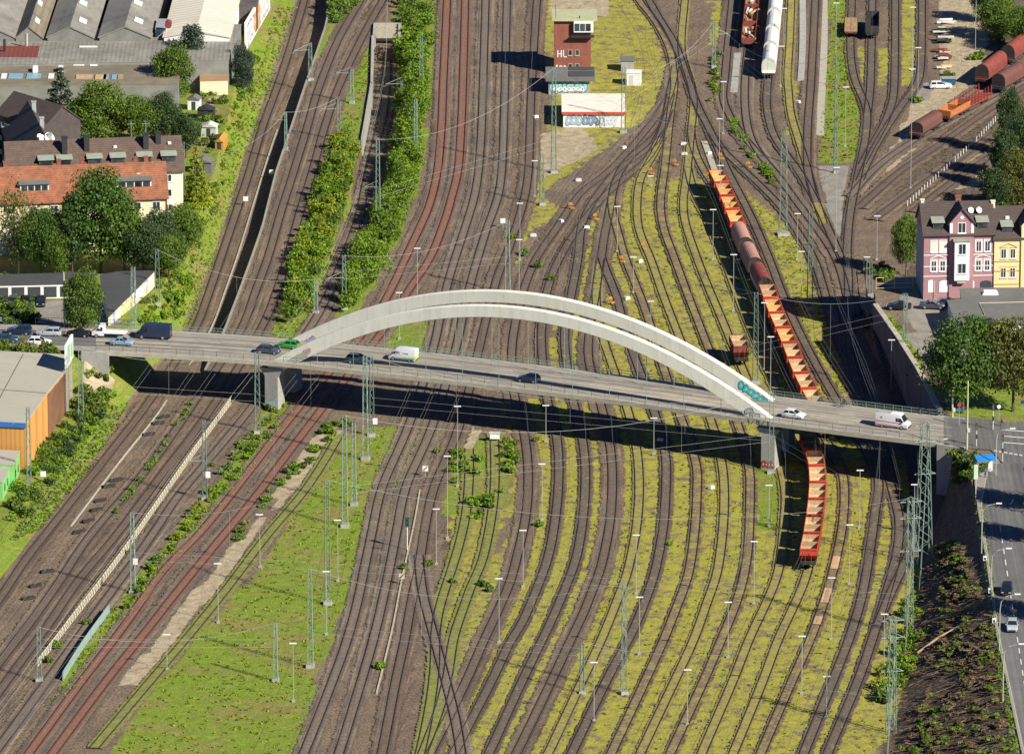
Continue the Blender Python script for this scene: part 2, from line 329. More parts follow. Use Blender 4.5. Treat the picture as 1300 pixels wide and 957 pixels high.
def build_ground():
    ys = [-2500, -1500, -900, -600, -400, -320] + list(np.arange(-260, 352, 2.2)) + [380, 440, 520, 700, 1000, 1800, 4000, 9000]
    nsub = [26, 6, 8, 1, 22, 3, 5, 4, 84, 9, 26]
    V, Fc = [], []; rows = []
    for y in ys:
        xs, zs = rowcurves(min(max(y, -270), 350)); row = []
        for k in range(len(xs) - 1):
            for j in range(nsub[k]):
                t = j / nsub[k]
                if k == 0: t = 1 - (1 - t) ** 2.6
                if k == len(xs) - 2: t = t ** 2.6
                x = xs[k] + (xs[k + 1] - xs[k]) * t; z = zs[k] + (zs[k + 1] - zs[k]) * t
                row.append((x, y, z))
        row.append((xs[-1], y, zs[-1])); rows.append(row)
    n = len(rows[0]); r2 = random.Random(3)
    for row in rows: V += row
    for i in range(len(rows) - 1):
        for j in range(n - 1):
            a = i * n + j; Fc.append((a, a + 1, a + n + 1, a + n))
    V = np.array(V); jit = np.random.RandomState(4).rand(len(V)) * 0.10 - 0.12
    me = bpy.data.meshes.new('ground')
    V2 = V.copy(); V2[:, 2] += jit
    me.from_pydata([tuple(p) for p in V2], [], Fc)
    za = np.zeros((len(V), 4), np.float32); zb = np.zeros((len(V), 4), np.float32)
    def paint(arr, ch, polys):
        for P in polys:
            w = [GT(*p) for p in P]; arr[pip(V[:, 0], V[:, 1], [(q.x, q.y) for q in w]), ch] = 1.0
    for P in [[(690, -40), (1185, -40), (1185, 230), (1060, 330), (1082, 520), (1172, 600), (1150, 880), (1100, 1000), (470, 1000), (590, 600), (640, 330)]]:
        w = [GT(*p) for p in P]; za[pip(V[:, 0], V[:, 1], [(q.x, q.y) for q in w]), 1] = .36
    paint(za, 1, Z_MOSS); paint(za, 0, Z_LUSH); paint(za, 2, Z_DIRT); paint(zb, 0, Z_PAVE); paint(zb, 1, Z_SOIL)
    # the banks between street level and tracks are overgrown
    k0 = sum(nsub[:1]); k1 = sum(nsub[:2]); kk = np.tile(np.arange(n), len(rows))
    za[(kk >= k0 - 6) & (kk <= k1 - 1) & (za[:, 2] < .5) & (zb[:, 0] < .5), 0] = 1.0; za[za[:, 2] > .5, 0] = 0
    c9i = sum(nsub[:9]); c10i = sum(nsub[:10]); zb[(kk > c9i) & (kk < c10i), 1] = np.maximum(zb[(kk > c9i) & (kk < c10i), 1], 0.8)
    vv = V[:, 1]
    far = (vv > 352) | (vv < -270); za[far, 0] = 0.8
    za[(kk < k0) & (za[:, 2] < .5) & (zb[:, 0] < .5), 0] = .7
    zb[(kk > c10i) & (V[:, 2] < 5) & (vv < 250), 1] = .8
    for nm, arr in (('za', za), ('zb', zb)):
        at = me.color_attributes.new(nm, 'FLOAT_COLOR', 'POINT'); at.data.foreach_set('color', arr.ravel())
    m, t, p = newmat('ground'); v = objvec(t)
    A = N(t, 'ShaderNodeAttribute', attribute_name='za'); B = N(t, 'ShaderNodeAttribute', attribute_name='zb')
    sa = t.nodes.new('ShaderNodeSeparateColor'); t.links.new(A.outputs['Color'], sa.inputs[0])
    sb = t.nodes.new('ShaderNodeSeparateColor'); t.links.new(B.outputs['Color'], sb.inputs[0])
    n1 = noise(t, 0.32, 6, v, .65); n2 = noise(t, 0.09, 4, v); n3 = noise(t, 2.2, 4, v, .7); n4 = noise(t, 0.6, 6, v, .7)
    base = ramp(t, n3, [(.3, (.065, .048, .034)), (.5, (.165, .124, .086)), (.75, (.30, .235, .165))])
    base = mix(t, 1.0, base, ramp(t, n2, [(.35, (.72, .70, .72)), (.6, (1.1, 1.05, .98))]), 'MULTIPLY')
    def layer(base, ch, col, k=7.0, amp=.9, nz=n1, off=.5):
        f = math_(t, 'ADD', ch, math_(t, 'MULTIPLY', math_(t, 'SUBTRACT', nz, .5), amp * 1.9))
        f = math_(t, 'ADD', math_(t, 'MULTIPLY', math_(t, 'SUBTRACT', f, off), k), .5, True)
        return mix(t, f, base, col)
    soil = ramp(t, noise(t, 1.1, 7, v, .75), [(.32, (.02, .016, .011)), (.5, (.09, .07, .046)), (.72, (.26, .185, .11))])
    dirt = ramp(t, n4, [(.3, (.22, .17, .10)), (.5, (.38, .31, .20)), (.75, (.5, .43, .31))])
    pave = ramp(t, n1, [(.3, (.20, .185, .16)), (.7, (.32, .295, .25))])
    moss = ramp(t, math_(t, 'ADD', math_(t, 'MULTIPLY', n4, .6), math_(t, 'MULTIPLY', n1, .4)), [(.24, (.22, .17, .07)), (.36, (.27, .225, .07)), (.47, (.31, .285, .05)), (.59, (.39, .37, .035)), (.70, (.24, .30, .04)), (.82, (.36, .285, .11))])
    moss = mix(t, 1.0, moss, ramp(t, noise(t, 3.5, 3, v), [(.3, (.62, .62, .6)), (.6, (1, 1, 1))]), 'MULTIPLY')
    lush = ramp(t, n4, [(.26, (.24, .20, .07)), (.40, (.19, .235, .018)), (.56, (.19, .30, .014)), (.72, (.32, .36, .03)), (.85, (.36, .32, .10))])
    dry = math_(t, 'MULTIPLY', math_(t, 'SUBTRACT', math_(t, 'ADD', math_(t, 'MULTIPLY', n2, .65), math_(t, 'MULTIPLY', n4, .4)), .505), 9.0, True)
    lush = mix(t, math_(t, 'MULTIPLY', dry, .8), lush, ramp(t, n4, [(.35, (.20, .145, .06)), (.65, (.33, .27, .075))]))
    lush = mix(t, 1.0, lush, ramp(t, noise(t, 2.8, 4, v, .7), [(.3, (.5, .52, .5)), (.6, (1, 1, 1))]), 'MULTIPLY')
    c = layer(base, sb.outputs[1], soil); c = layer(c, sb.outputs[0], pave, amp=.25)
    c = layer(c, sa.outputs[1], moss, k=4.5, amp=1.6, off=.84, nz=math_(t, 'ADD', math_(t, 'MULTIPLY', n1, .55), math_(t, 'MULTIPLY', n4, .45))); c = layer(c, sa.outputs[2], dirt, amp=.7); c = layer(c, sa.outputs[0], lush, amp=.85, off=.45)
    def specks(c, dens, size, col):
        vo = N(t, 'ShaderNodeTexVoronoi'); vo.inputs['Scale'].default_value = dens; t.links.new(v, vo.inputs['Vector'])
        sc_ = t.nodes.new('ShaderNodeSeparateColor'); t.links.new(vo.outputs['Color'], sc_.inputs[0])
        f = math_(t, 'MULTIPLY', math_(t, 'LESS_THAN', vo.outputs['Distance'], size * dens), math_(t, 'GREATER_THAN', sc_.outputs[0], .8))
        return mix(t, math_(t, 'MULTIPLY', f, .85), c, col)
    c = specks(c, .22, .16, (.55, .52, .46)); c = specks(c, .35, .22, (.05, .06, .02))
    t.links.new(c, p.inputs['Base Color']); p.inputs['Roughness'].default_value = .95
    bp = t.nodes.new('ShaderNodeBump'); bp.inputs['Strength'].default_value = .7; bp.inputs['Distance'].default_value = .25
    t.links.new(n3, bp.inputs['Height']); t.links.new(bp.outputs[0], p.inputs['Normal'])
    me.materials.append(m); me.update()
    o = bpy.data.objects.new('ground', me); COL.objects.link(o); tag(o, kind='structure')
    return o
build_ground()

# ------------------------------------------------------------------ railway tracks
def ballast(name, col, inner, grass, sleeper=0.5, red=None, gcol=((.22, .18, .06), (.34, .32, .045))):
    m, t, p = newmat(name); v = objvec(t)
    uvn = t.nodes.new('ShaderNodeUVMap'); uvn.uv_map = 'UVMap'
    sx = t.nodes.new('ShaderNodeSeparateXYZ'); t.links.new(uvn.outputs[0], sx.inputs[0])
    X, Y = sx.outputs[0], sx.outputs[1]                     # metres across from the centre line, metres along
    ax = math_(t, 'ABSOLUTE', X)
    n3 = noise(t, 2.0, 4, v, .7); n1 = noise(t, .35, 6, v, .7); n5 = noise(t, .12, 3, v)
    c = ramp(t, n3, [(.3, cm(col, .55)), (.5, cm(col, 1.15)), (.75, cm(col, 2.0))])
    c = mix(t, 1.0, c, ramp(t, n5, [(.35, (.75, .73, .74)), (.65, (1.15, 1.1, 1.05))]), 'MULTIPLY')
    mp = t.nodes.new('ShaderNodeMapping'); t.links.new(uvn.outputs[0], mp.inputs[0]); mp.inputs['Scale'].default_value = (1.9, .035, 1); t.links.new(N(t, 'ShaderNodeAttribute', attribute_name='hw').outputs['Vector'], mp.inputs['Location'])
    st = noise(t, 1.0, 4, mp.outputs[0], .65)
    c = mix(t, 1.0, c, ramp(t, st, [(.34, (.62, .58, .56)), (.5, (1, 1, 1)), (.68, (1.5, 1.42, 1.26))]), 'MULTIPLY')
    ins = math_(t, 'LESS_THAN', ax, 1.22 if name == 'ballast_red' else .74)
    ic = ramp(t, n3, [(.3, cm(inner, .62)), (.5, cm(inner, 1.15)), (.75, cm(inner, 1.6))])
    c = mix(t, math_(t, 'MULTIPLY', ins, .72 if name != 'ballast_red' else .85), c, ic)
    ws = t.nodes.new('ShaderNodeMath'); ws.operation = 'FRACT'; t.links.new(math_(t, 'DIVIDE', Y, .65), ws.inputs[0])
    sl_ = math_(t, 'MULTIPLY', math_(t, 'LESS_THAN', ws.outputs[0], .42), math_(t, 'LESS_THAN', ax, 1.28))
    c = mix(t, math_(t, 'MULTIPLY', sl_, sleeper), c, cm(col, .42))
    # rust-brown dust close to the rails
    rd = math_(t, 'SUBTRACT', 1.0, math_(t, 'MULTIPLY', math_(t, 'ABSOLUTE', math_(t, 'SUBTRACT', ax, .75)), 2.6), True)
    c = mix(t, math_(t, 'MULTIPLY', rd, .55), c, (.075, .045, .035))
    if grass > 0:
        gc = ramp(t, noise(t, .9, 5, v), [(.3, gcol[0]), (.7, gcol[1])])
        g = math_(t, 'MULTIPLY', math_(t, 'SUBTRACT', math_(t, 'ADD', n1, math_(t, 'MULTIPLY', math_(t, 'SUBTRACT', n3, .5), .5)), .72 - grass * .42), 9.0, True)
        c = mix(t, math_(t, 'MULTIPLY', g, .85), c, gc)
    t.links.new(c, p.inputs['Base Color']); p.inputs['Roughness'].default_value = .95
    at = N(t, 'ShaderNodeAttribute', attribute_name='hw')
    e = math_(t, 'ADD', math_(t, 'DIVIDE', ax, at.outputs['Fac']), math_(t, 'MULTIPLY', math_(t, 'SUBTRACT', n3, .5), .8))
    e = math_(t, 'ADD', e, math_(t, 'MULTIPLY', math_(t, 'SUBTRACT', n1, .5), .9))
    al = math_(t, 'LESS_THAN', e, .84)
    tr = t.nodes.new('ShaderNodeBsdfTransparent'); mx = t.nodes.new('ShaderNodeMixShader')
    t.links.new(al, mx.inputs[0]); t.links.new(tr.outputs[0], mx.inputs[1]); t.links.new(p.outputs[0], mx.inputs[2])
    t.links.new(mx.outputs[0], t.nodes['Material Output'].inputs[0])
    return m
BAL = {'main': (ballast('ballast_main', (.135, .102, .074), (.128, .094, .07), .0), 2.5),
       'dark': (ballast('ballast_dark', (.112, .085, .064), (.125, .098, .075), .34), 1.55),
       'grey': (ballast('ballast_grey', (.152, .124, .094), (.165, .132, .10), .12), 2.3),
       'red': (ballast('ballast_red', (.13, .105, .082), (.205, .088, .055), .0, .2), 2.5),
       'old': (ballast('ballast_old', (.135, .092, .064), (.2, .145, .09), .58), 1.45),
       'moss': (ballast('ballast_moss', (.15, .115, .06), (.19, .15, .08), .82, .25), 1.4),
       'lost': (ballast('ballast_lost', (.14, .12, .08), (.16, .14, .08), .95, .3, gcol=((.12, .13, .03), (.26, .28, .04))), 1.75)}
def smooth_path(P, step=4.0):
    out = []
    Q = [P[0] * 2 - P[1]] + P + [P[-1] * 2 - P[-2]]
    for i in range(1, len(Q) - 2):
        a, b, c, d = Q[i - 1], Q[i], Q[i + 1], Q[i + 2]; L = (c - b).length; n = max(1, int(L / step))
        for k in range(n):
            t = k / n
            out.append(.5 * ((2 * b) + (c - a) * t + (2 * a - 5 * b + 4 * c - d) * t * t + (3 * b - a - 3 * c + d) * t ** 3))
    out.append(P[-1]); 
    for _ in range(2):
        out = [out[0]] + [(out[i - 1] + 2 * out[i] + out[i + 1]) / 4 for i in range(1, len(out) - 1)] + [out[-1]]
    return out
TR = {
 'L1': ('main', [(394, -30), (387, 0), (372, 51), (353, 110), (334, 161), (317, 219), (300, 271), (280, 330), (261, 386), (247, 420), (190, 510), (140, 575), (69, 665), (30, 715), (2, 758), (-60, 840)]),
 'M1': ('main', [(470, -20), (459, 0), (430, 51), (406, 110), (391, 161), (373, 220), (357, 271), (340, 330), (325, 370), (306, 420), (250, 507), (192, 590), (114, 681), (78, 736), (34, 798), (8, 831), (-90, 960)]),
 'M2': ('main', [(500, -20), (487, 0), (459, 51), (431, 110), (413, 161), (397, 219), (381, 271), (365, 330), (354, 364), (331, 420), (267, 522), (216, 590), (147, 681), (101, 736), (59, 798), (34, 831), (-60, 960)]),
 'S': ('grey', [(p[0], p[1]) for p in S_PX[:-1]]),
 'R1': ('red', [(568, -30), (568, 0), (563, 110), (561, 161), (556, 218), (548, 254), (542, 271), (516, 327), (495, 372), (466, 418), (379, 519), (325, 588), (292, 631), (251, 681), (208, 724), (156, 798), (105, 864), (36, 958), (6, 1000)]),
 'R2': ('red', [(591, -30), (591, 0), (588, 110), (586, 161), (582, 218), (573, 254), (567, 276), (547, 328), (529, 355), (516, 374), (484, 424), (408, 521), (357, 588), (325, 631), (283, 681), (220, 758), (189, 798), (135, 865), (66, 958), (36, 1000)]),
 'T1': ('grey', [(618, -30), (617, 0), (613.6, 110), (612, 161), (608, 218), (602, 254), (591.6, 288), (578, 330), (568, 364), (558, 408), (552, 438), (521, 537), (486, 618), (474, 671), (462, 728), (455.6, 760), (442, 811), (422, 867), (385, 960), (365, 1000)]),
 'T2': ('grey', [(645, -30), (644, 0), (641.5, 110), (640, 161), (637.5, 218), (632, 254), (619.5, 288), (607, 329), (597, 364), (586.6, 408), (580.7, 438), (550, 540), (516, 618), (505, 671), (494, 728), (487, 760), (475, 811), (458.7, 867), (430, 960), (415, 1000)]),
 'T3': ('main', [(686, -30), (682, 5), (675.5, 110), (673.5, 161), (671.5, 218), (666, 254), (656, 288), (643, 326), (634, 345), (628, 366), (617, 408), (610, 438), (583, 544), (552, 618), (540, 671), (532, 724), (523.6, 760), (515, 811), (502.7, 867), (485, 960), (475, 1000)]),
 'T4': ('main', [(858, 85), (848, 127), (820, 167), (774, 218), (743, 240), (731, 254), (709, 288), (685.5, 321), (676, 340), (666, 366), (655, 410), (650, 450), (653, 500), (667, 556), (671.5, 608), (667.6, 661), (657, 707), (648, 741), (622.6, 798), (616, 811), (591.6, 867), (545, 960), (525, 1000)]),
 'T5': ('dark', [(850, 140), (838, 175), (821, 205), (800, 222), (772, 245), (748, 272), (728, 300), (711, 328), (696, 366), (689, 410), (688, 440), (695, 508), (708, 559), (710, 610), (705.5, 661), (697, 707), (685, 741), (660.7, 798), (650, 811), (624, 867), (575, 960), (555, 1000)]),
 'T6': ('dark', [(846, 150), (830, 185), (800, 205), (782, 218), (768, 236), (752, 258), (738.6, 288), (734.7, 328), (725.7, 376), (717, 430), (728, 508), (740.6, 561), (744, 608), (740.6, 661), (733, 707), (721, 741), (696.6, 798), (690, 811), (662.7, 867), (620, 960), (600, 1000)]),
 'T7': ('main', [(852, 120), (842, 160), (826, 180), (800, 200), (786, 220), (780, 237), (777, 254), (773, 275), (768, 300), (763.5, 330), (756, 376), (748, 430), (748, 460), (763, 513), (775.5, 568), (778, 620), (774, 671), (762, 728), (756, 741), (743, 776), (726, 811), (700, 867), (655, 960), (635, 1000)]),
 'T8': ('moss', [(762, 330), (757, 376), (760, 405), (768, 437), (797, 520), (809, 572), (812, 620), (808.5, 671), (797, 728), (785, 760), (767, 806), (741, 862), (695, 960), (675, 1000)]),
 'T9': ('dark', [(764, 326), (768, 340), (783, 376), (796, 425), (830, 520), (845, 574), (846, 620), (842.7, 671), (832, 728), (821, 760), (804, 802), (772, 862), (725, 960), (705, 1000)]),
 'T10': ('old', [(777, 250), (777, 268), (783, 288), (794, 328), (813, 376), (823, 404), (850, 490), (883, 583), (885.5, 620), (883, 671), (875, 728), (864, 760), (844, 811), (821, 862), (775, 960), (755, 1000)]),
 'T11': ('moss', [(842, 175), (826, 205), (815, 222), (810, 245), (809, 271), (812, 295), (826, 328), (842.5, 376), (862.5, 428), (904, 537), (916, 584), (920, 620), (918.5, 671), (911, 728), (900, 760), (882, 811), (857, 865), (812, 960), (795, 1000)]),
 'T12': ('old', [(795, -40), (810, 0), (828, 22), (843, 46), (853, 71), (855, 90), (857, 110), (853, 135), (850, 161), (847.5, 186), (844, 218), (839, 255), (842, 288), (856.5, 328), (874, 376), (898, 438), (937, 539), (951, 591), (953, 620), (950, 701), (938, 758), (917, 811), (894, 865), (850, 960), (832, 1000)]),
 'T13': ('moss', [(870, -40), (870, 0), (866, 40), (866, 70), (874, 95), (881, 120), (881, 135), (878, 166), (873, 218), (868, 271), (885, 328), (904, 376), (916, 404), (935, 450), (965, 520), (985, 570), (997, 620), (997, 650), (990, 721), (977, 758), (952, 811), (931, 865), (890, 960), (875, 1000)]),
 'T14': ('moss', [(874, 215), (878, 235), (888, 258), (900, 279), (919, 328), (933, 367), (952, 416), (990, 505), (1022, 570), (1036, 610), (1038, 640), (1034, 680), (1026, 726), (1014, 758), (989, 811), (969, 865), (930, 960), (912, 1000)]),
 'T15': ('old', [(878, 160), (880, 186), (894, 218), (913, 247), (934, 300), (946, 329), (960, 358), (974.5, 388), (981, 410), (1002, 459), (1015, 494), (1030, 524), (1060, 580), (1072, 608), (1072, 650), (1067.6, 684), (1058, 726), (1049, 758), (1030, 811), (1006, 865), (965, 960), (948, 1000)]),
 'T16': ('dark', [(810, -20), (818, -10), (834, 19), (857, 56), (868, 85), (880, 120), (888, 140), (902, 167), (912, 190), (924, 218), (951.6, 271), (976.5, 328), (996.5, 381), (1023, 438), (1060, 505), (1100, 570), (1117, 611), (1113, 641), (1105, 701), (1095, 758), (1079, 811), (1058, 865), (1020, 960), (1005, 1000)]),
 'T17': ('dark', [(904, 170), (918, 192), (947, 219), (988, 259), (1008, 288), (1034, 330), (1050, 381), (1069, 438), (1100, 510), (1125, 590), (1136, 634), (1143, 659), (1140, 700), (1130, 740), (1112, 800), (1090, 865), (1050, 960), (1035, 1000)]),
 'T18': ('main', [(931, -30), (930.5, 0), (925, 54), (920, 108), (917.5, 125), (927, 149), (947, 178), (983, 218), (1008, 252), (1035, 288), (1060, 325), (1072, 360), (1079, 400)]),
 'T19': ('grey', [(957, -30), (956, 0), (951, 51), (946, 108), (947.5, 150), (954, 178), (965, 197), (985, 221)]),
 'T20': ('dark', [(987, -30), (986, 0), (981, 54), (975, 108), (973.5, 130), (976, 150), (985, 178), (1015, 219), (1030, 245), (1043, 271), (1058, 305), (1070, 332)]),
 'T21': ('moss', [(1006, -30), (1005, 0), (1003, 54), (1000, 100), (1002, 120), (1004, 144), (1014, 178), (1027, 220), (1036, 254), (1046, 285)]),
 'T22': ('main', [(1036, -30), (1035.6, 0), (1030, 108), (1026, 161), (1026, 218), (1036, 258)]),
 'T23': ('dark', [(1082, -30), (1082, 0), (1080, 59), (1082, 85), (1087, 108), (1099, 132), (1102, 150), (1099, 180)]),
 'T24': ('dark', [(1108, -30), (1108, 0), (1105.6, 108), (1102, 144), (1099, 178), (1091, 218), (1080, 271), (1076, 320), (1078, 360), (1076, 438), (1090, 500), (1122, 585)]),
 'T25': ('dark', [(1137, -30), (1137, 0), (1136, 108), (1132, 135), (1122, 161), (1108, 185), (1095, 210)]),
 'T26': ('dark', [(1171, -30), (1171, 0), (1170, 80), (1165, 108), (1150, 128), (1125, 165), (1108, 195), (1092, 230)]),
 'V1': ('grey', [(1080, 250), (1114, 212), (1163, 178), (1200, 156), (1259, 124), (1310, 94), (1360, 62)]),
 'V0': ('grey', [(1215, 132), (1240, 114), (1268, 93), (1300, 68), (1350, 28)]),
 'V2': ('main', [(1090, 265), (1144, 218), (1198, 181), (1249, 145), (1310, 105), (1360, 72)]),
 'V3': ('main', [(1110, 280), (1150, 250), (1200, 215), (1260, 172), (1320, 130)]),
 'V4': ('main', [(1160, 270), (1215, 228), (1290, 178), (1330, 150)]),
 'N19': ('dark', [(1092, 330), (1097, 380), (1113, 438), (1140, 510), (1158, 580), (1166, 640), (1162, 680), (1150, 715), (1132, 752), (1113, 800)]),
 'W1': ('lost', [(596, 570), (596, 610), (591, 661), (577, 715), (568, 741), (557, 778), (553, 805), (553, 840), (549, 880), (538, 940), (522, 1000)]),
 'W2': ('lost', [(628, 550), (629, 610), (624, 661), (611.6, 718), (600, 741), (590, 770), (576, 811), (569, 860), (557, 905), (536, 960), (516, 1010)]),
 'W3': ('grey', [(532, 705), (535, 740), (539, 762), (552, 811), (567, 867), (580, 920), (590, 985)]),
 'W0': ('lost', [(432, 552), (410, 590), (383, 630), (340, 680), (300, 733), (255, 790), (190, 867), (120, 950)]),
}
PATH = {}
for i, (k, (kind, px)) in enumerate(TR.items()):
    P = [GT(u, v) for u, v in px]
    if k == 'S': P = [G(u, v, z) for u, v, z in S_PX]
    P = smooth_path(P); PATH[k] = P
    bm_, hw = BAL[kind]; zo = .02 + .0022 * i
    b = MB(); acc = 0.0; prev = None; L = []; prof = (-hw, -1.3, 1.3, hw)
    for j, p in enumerate(P):
        t = P[min(j + 1, len(P) - 1)] - P[max(j - 1, 0)]; t.z = 0; t.normalize(); s = Vector((t.y, -t.x, 0))
        if j: acc += (P[j] - P[j - 1]).length
        L.append((p, s, acc))
    def cross(p, s, a): return [((p + s * x).x, (p + s * x).y, p.z + zo + (.0 if abs(x) > 1.4 else .05)) for x in prof]
    for j in range(len(L) - 1):
        A_, B_ = cross(*L[j]), cross(*L[j + 1])
        for q in range(3):
            b.poly([A_[q], A_[q + 1], B_[q + 1], B_[q]], 0, [(prof[q], L[j][2]), (prof[q + 1], L[j][2]), (prof[q + 1], L[j + 1][2]), (prof[q], L[j + 1][2])])
    o = b.build('railway_track', bm_); tag(o, kind='structure')
    at = o.data.attributes.new('hw', 'FLOAT', 'POINT'); at.data.foreach_set('value', [hw] * len(o.data.vertices))
    for sd in (-.7525, .7525):
        r = MB(); secs = []
        for p, s, a in L:
            c = p + s * sd; w = s * .06; z0, z1 = zo + .04, zo + .05 + .13
            secs.append([c - w + Vector((0, 0, z0)), c + w + Vector((0, 0, z0)), c + w + Vector((0, 0, z1)), c - w + Vector((0, 0, z1))])
        r.loft(secs); r.build('rail', M['rail'], o)
# ------------------------------------------------------------------ road bridge
NE = np.array([(-160, 442), (-60, 444), (0, 445), (70, 445.5), (127, 446.5), (227, 452), (350, 460.5), (460, 472), (560, 482.5), (647, 492.5), (780, 508.5), (848, 518), (981, 537), (1140, 557.5), (1193, 564), (1235, 569)], float)
FE = np.array([(-160, 410), (-60, 411.5), (0, 413), (70, 415), (127, 417), (218, 421), (320, 427), (460, 439.5), (560, 450), (640, 459), (780, 476), (882, 489.5), (980, 503), (1110, 519), (1195, 529), (1235, 533.5)], float)
US = np.arange(-160, 1236, 5.0)
def sm(A):
    v = np.interp(US, A[:, 0], A[:, 1])
    for _ in range(60): v[1:-1] = (v[:-2] + 2 * v[1:-1] + v[2:]) / 4
    return v
NV, FV = sm(NE), sm(FE)
def deck(u, t, z=0.0):                       # t: 0 near edge .. 1 far edge
    a = G(u, float(np.interp(u, US, NV)), HD); b = G(u, float(np.interp(u, US, FV)), HD)
    p = a.lerp(b, t); p.z = HD + z; return p
def ddir(u):
    d = deck(u + 4, .5) - deck(u - 4, .5); return d.normalized()
U0, U1 = 122.0, 1198.0
br = thing('road_bridge', 'pale concrete arch bridge carrying a four lane road over the railway yard', 'bridge', deck(660, .5, -HD))
B0 = br.location.copy()
def rel(p): return Vector(p) - B0
us = [U0] + [u for u in US if U0 < u < U1] + [U1]
def strip(mb, us, prof, mi=0):               # prof: closed list of (t, z)
    mb.loft([[rel(deck(u, t, z)) for t, z in prof] for u in us], mi)
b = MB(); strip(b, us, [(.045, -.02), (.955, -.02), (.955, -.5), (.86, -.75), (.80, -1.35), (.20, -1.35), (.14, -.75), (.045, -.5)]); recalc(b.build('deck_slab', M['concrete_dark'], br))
for s in (0, 1):                             # edge beams
    x = (0.0, .045) if s == 0 else (.955, 1.0)
    b = MB(); strip(b, us, [(x[0], .16), (x[1], .16), (x[1], -.62), (x[0], -.62)]); recalc(b.build('edge_beam', M['edge_stone'], br))
# carriageway in worn asphalt, with lighter and darker wheel bands along it
def asphalt(name, lanes):
    m, t, p = newmat(name); v = objvec(t)
    uvn = t.nodes.new('ShaderNodeUVMap'); sx = t.nodes.new('ShaderNodeSeparateXYZ'); t.links.new(uvn.outputs[0], sx.inputs[0])
    n1 = noise(t, .25, 5, v); n3 = noise(t, 3.0, 4, v, .7)
    c = ramp(t, n1, [(.3, lanes[0]), (.7, lanes[1])])
    mp = t.nodes.new('ShaderNodeMapping'); t.links.new(uvn.outputs[0], mp.inputs[0]); mp.inputs['Scale'].default_value = (1.6, .012, 1)
    st = noise(t, 1.0, 5, mp.outputs[0], .7)
    c = mix(t, 1.0, c, ramp(t, st, [(.36, lanes[2]), (.5, (1, 1, 1)), (.64, lanes[3])]), 'MULTIPLY')
    c = mix(t, 1.0, c, ramp(t, n3, [(.3, (.82, .82, .82)), (.7, (1.05, 1.05, 1.05))]), 'MULTIPLY')
    t.links.new(c, p.inputs['Base Color']); p.inputs['Roughness'].default_value = .9
    return m
M['asphalt_bridge'] = asphalt('asphalt_bridge', ((.235, .215, .18), (.33, .305, .255), (.36, .36, .40), (1.6, 1.5, 1.36)))
M['asphalt'] = asphalt('asphalt', ((.115, .115, .115), (.15, .148, .142), (.7, .7, .72), (1.35, 1.33, 1.28)))
M['paint'] = mat('road_paint', (.7, .7, .66), .7, .12, 1.5, dirt=(.3, .3, .28), dk=.6)
def road_strip(mb, us, t0, t1, z, mi=0, nt=6):
    for i in range(len(us) - 1):
        for k in range(nt):
            a, c = t0 + (t1 - t0) * k / nt, t0 + (t1 - t0) * (k + 1) / nt
            q = [(us[i], a), (us[i + 1], a), (us[i + 1], c), (us[i], c)]
            mb.poly([rel(deck(u, t, z)) for u, t in q], mi, [(t * 15.5, u / 7.0) for u, t in q])
TA, TF = .185, .80                           # where the two arches stand across the deck
b = MB(); road_strip(b, us, .2, .8, .006); b.build('carriageway', M['asphalt_bridge'], br)
for t0, t1 in ((.047, .2), (.8, .953)):
    b = MB(); strip(b, us, [(t0, .14), (t1, .14), (t1, -.1), (t0, -.1)]); recalc(b.build('footway', M['pavement'], br))
b = MB()
for u in range(135, 1190, 62): strip(b, [u, u + 10, u + 20], [(.346, .012), (.354, .012), (.354, .018), (.346, .018)]); strip(b, [u, u + 10, u + 20], [(.646, .012), (.654, .012), (.654, .018), (.646, .018)])
strip(b, us, [(.495, .012), (.503, .012), (.503, .018), (.495, .018)])
b.build('lane_marking', M['paint'], br)
for t in (.02, .98):                         # railings
    b = MB(); uu = np.arange(U0, U1, 2.35 * 1.0 * 6)
    near = t < .5
    for z in (.62, 1.18): b.tube([rel(deck(u, t, z)) for u in us], .022 if near else .04, 4)
    for u in np.arange(U0, U1, 17.0 if near else 11.5): b.tube([rel(deck(u, t, .1)), rel(deck(u, t, 1.2))], .032, 4)
    if not near:
        for u in np.arange(U0, U1, 1.9): b.tube([rel(deck(u, t, .3)), rel(deck(u, t, 1.15))], .012, 3)
    b.build('railing', M['steel_dark'] if near else M['steel_green'], br)
def arch(L, Rr, rise, name_u):
    """box arch between two feet on the deck, deeper towards its feet"""
    a, c = G(L[0], L[1], HD), G(Rr[0], Rr[1], HD); d = c - a; n = Vector((d.y, -d.x, 0)).normalized()
    secs = []; top = []
    K = 72
    for i in range(K + 1):
        s = -.012 + 1.024 * i / K; q = 2 * s - 1; zz = rise * (1 - q * q)
        slope = Vector((d.x, d.y, rise * (-4 * q)))       # tangent
        tn = slope.normalized(); up = n.cross(tn) * -1
        if up.z < 0: up = -up
        h = 2.05 + .45 * q * q; w = .64
        p = a + d * s + Vector((0, 0, zz)) - up * (h * .5)
        secs.append([rel(p + n * w - up * h * .5), rel(p - n * w - up * h * .5), rel(p - n * w + up * h * .5), rel(p + n * w + up * h * .5)])
    mb = MB(); mb.loft(secs); o = recalc(mb.build('arch', M['concrete'], br)); bv = o.modifiers.new('b', 'BEVEL'); bv.width = .06; bv.segments = 1
    hang = []
    for u in name_u:
        s = (u - L[0]) / (Rr[0] - L[0]); q = 2 * s - 1
        p = a + d * s; zt = rise * (1 - q * q) - 2.3
        if zt > 1.2: hb = MB(); hb.tube([rel(p + Vector((0, 0, .1))), rel(p + Vector((0, 0, zt)))], .055, 6); hb.build('hanger', M['steel_green'], br)
    return a, c, d, n, o
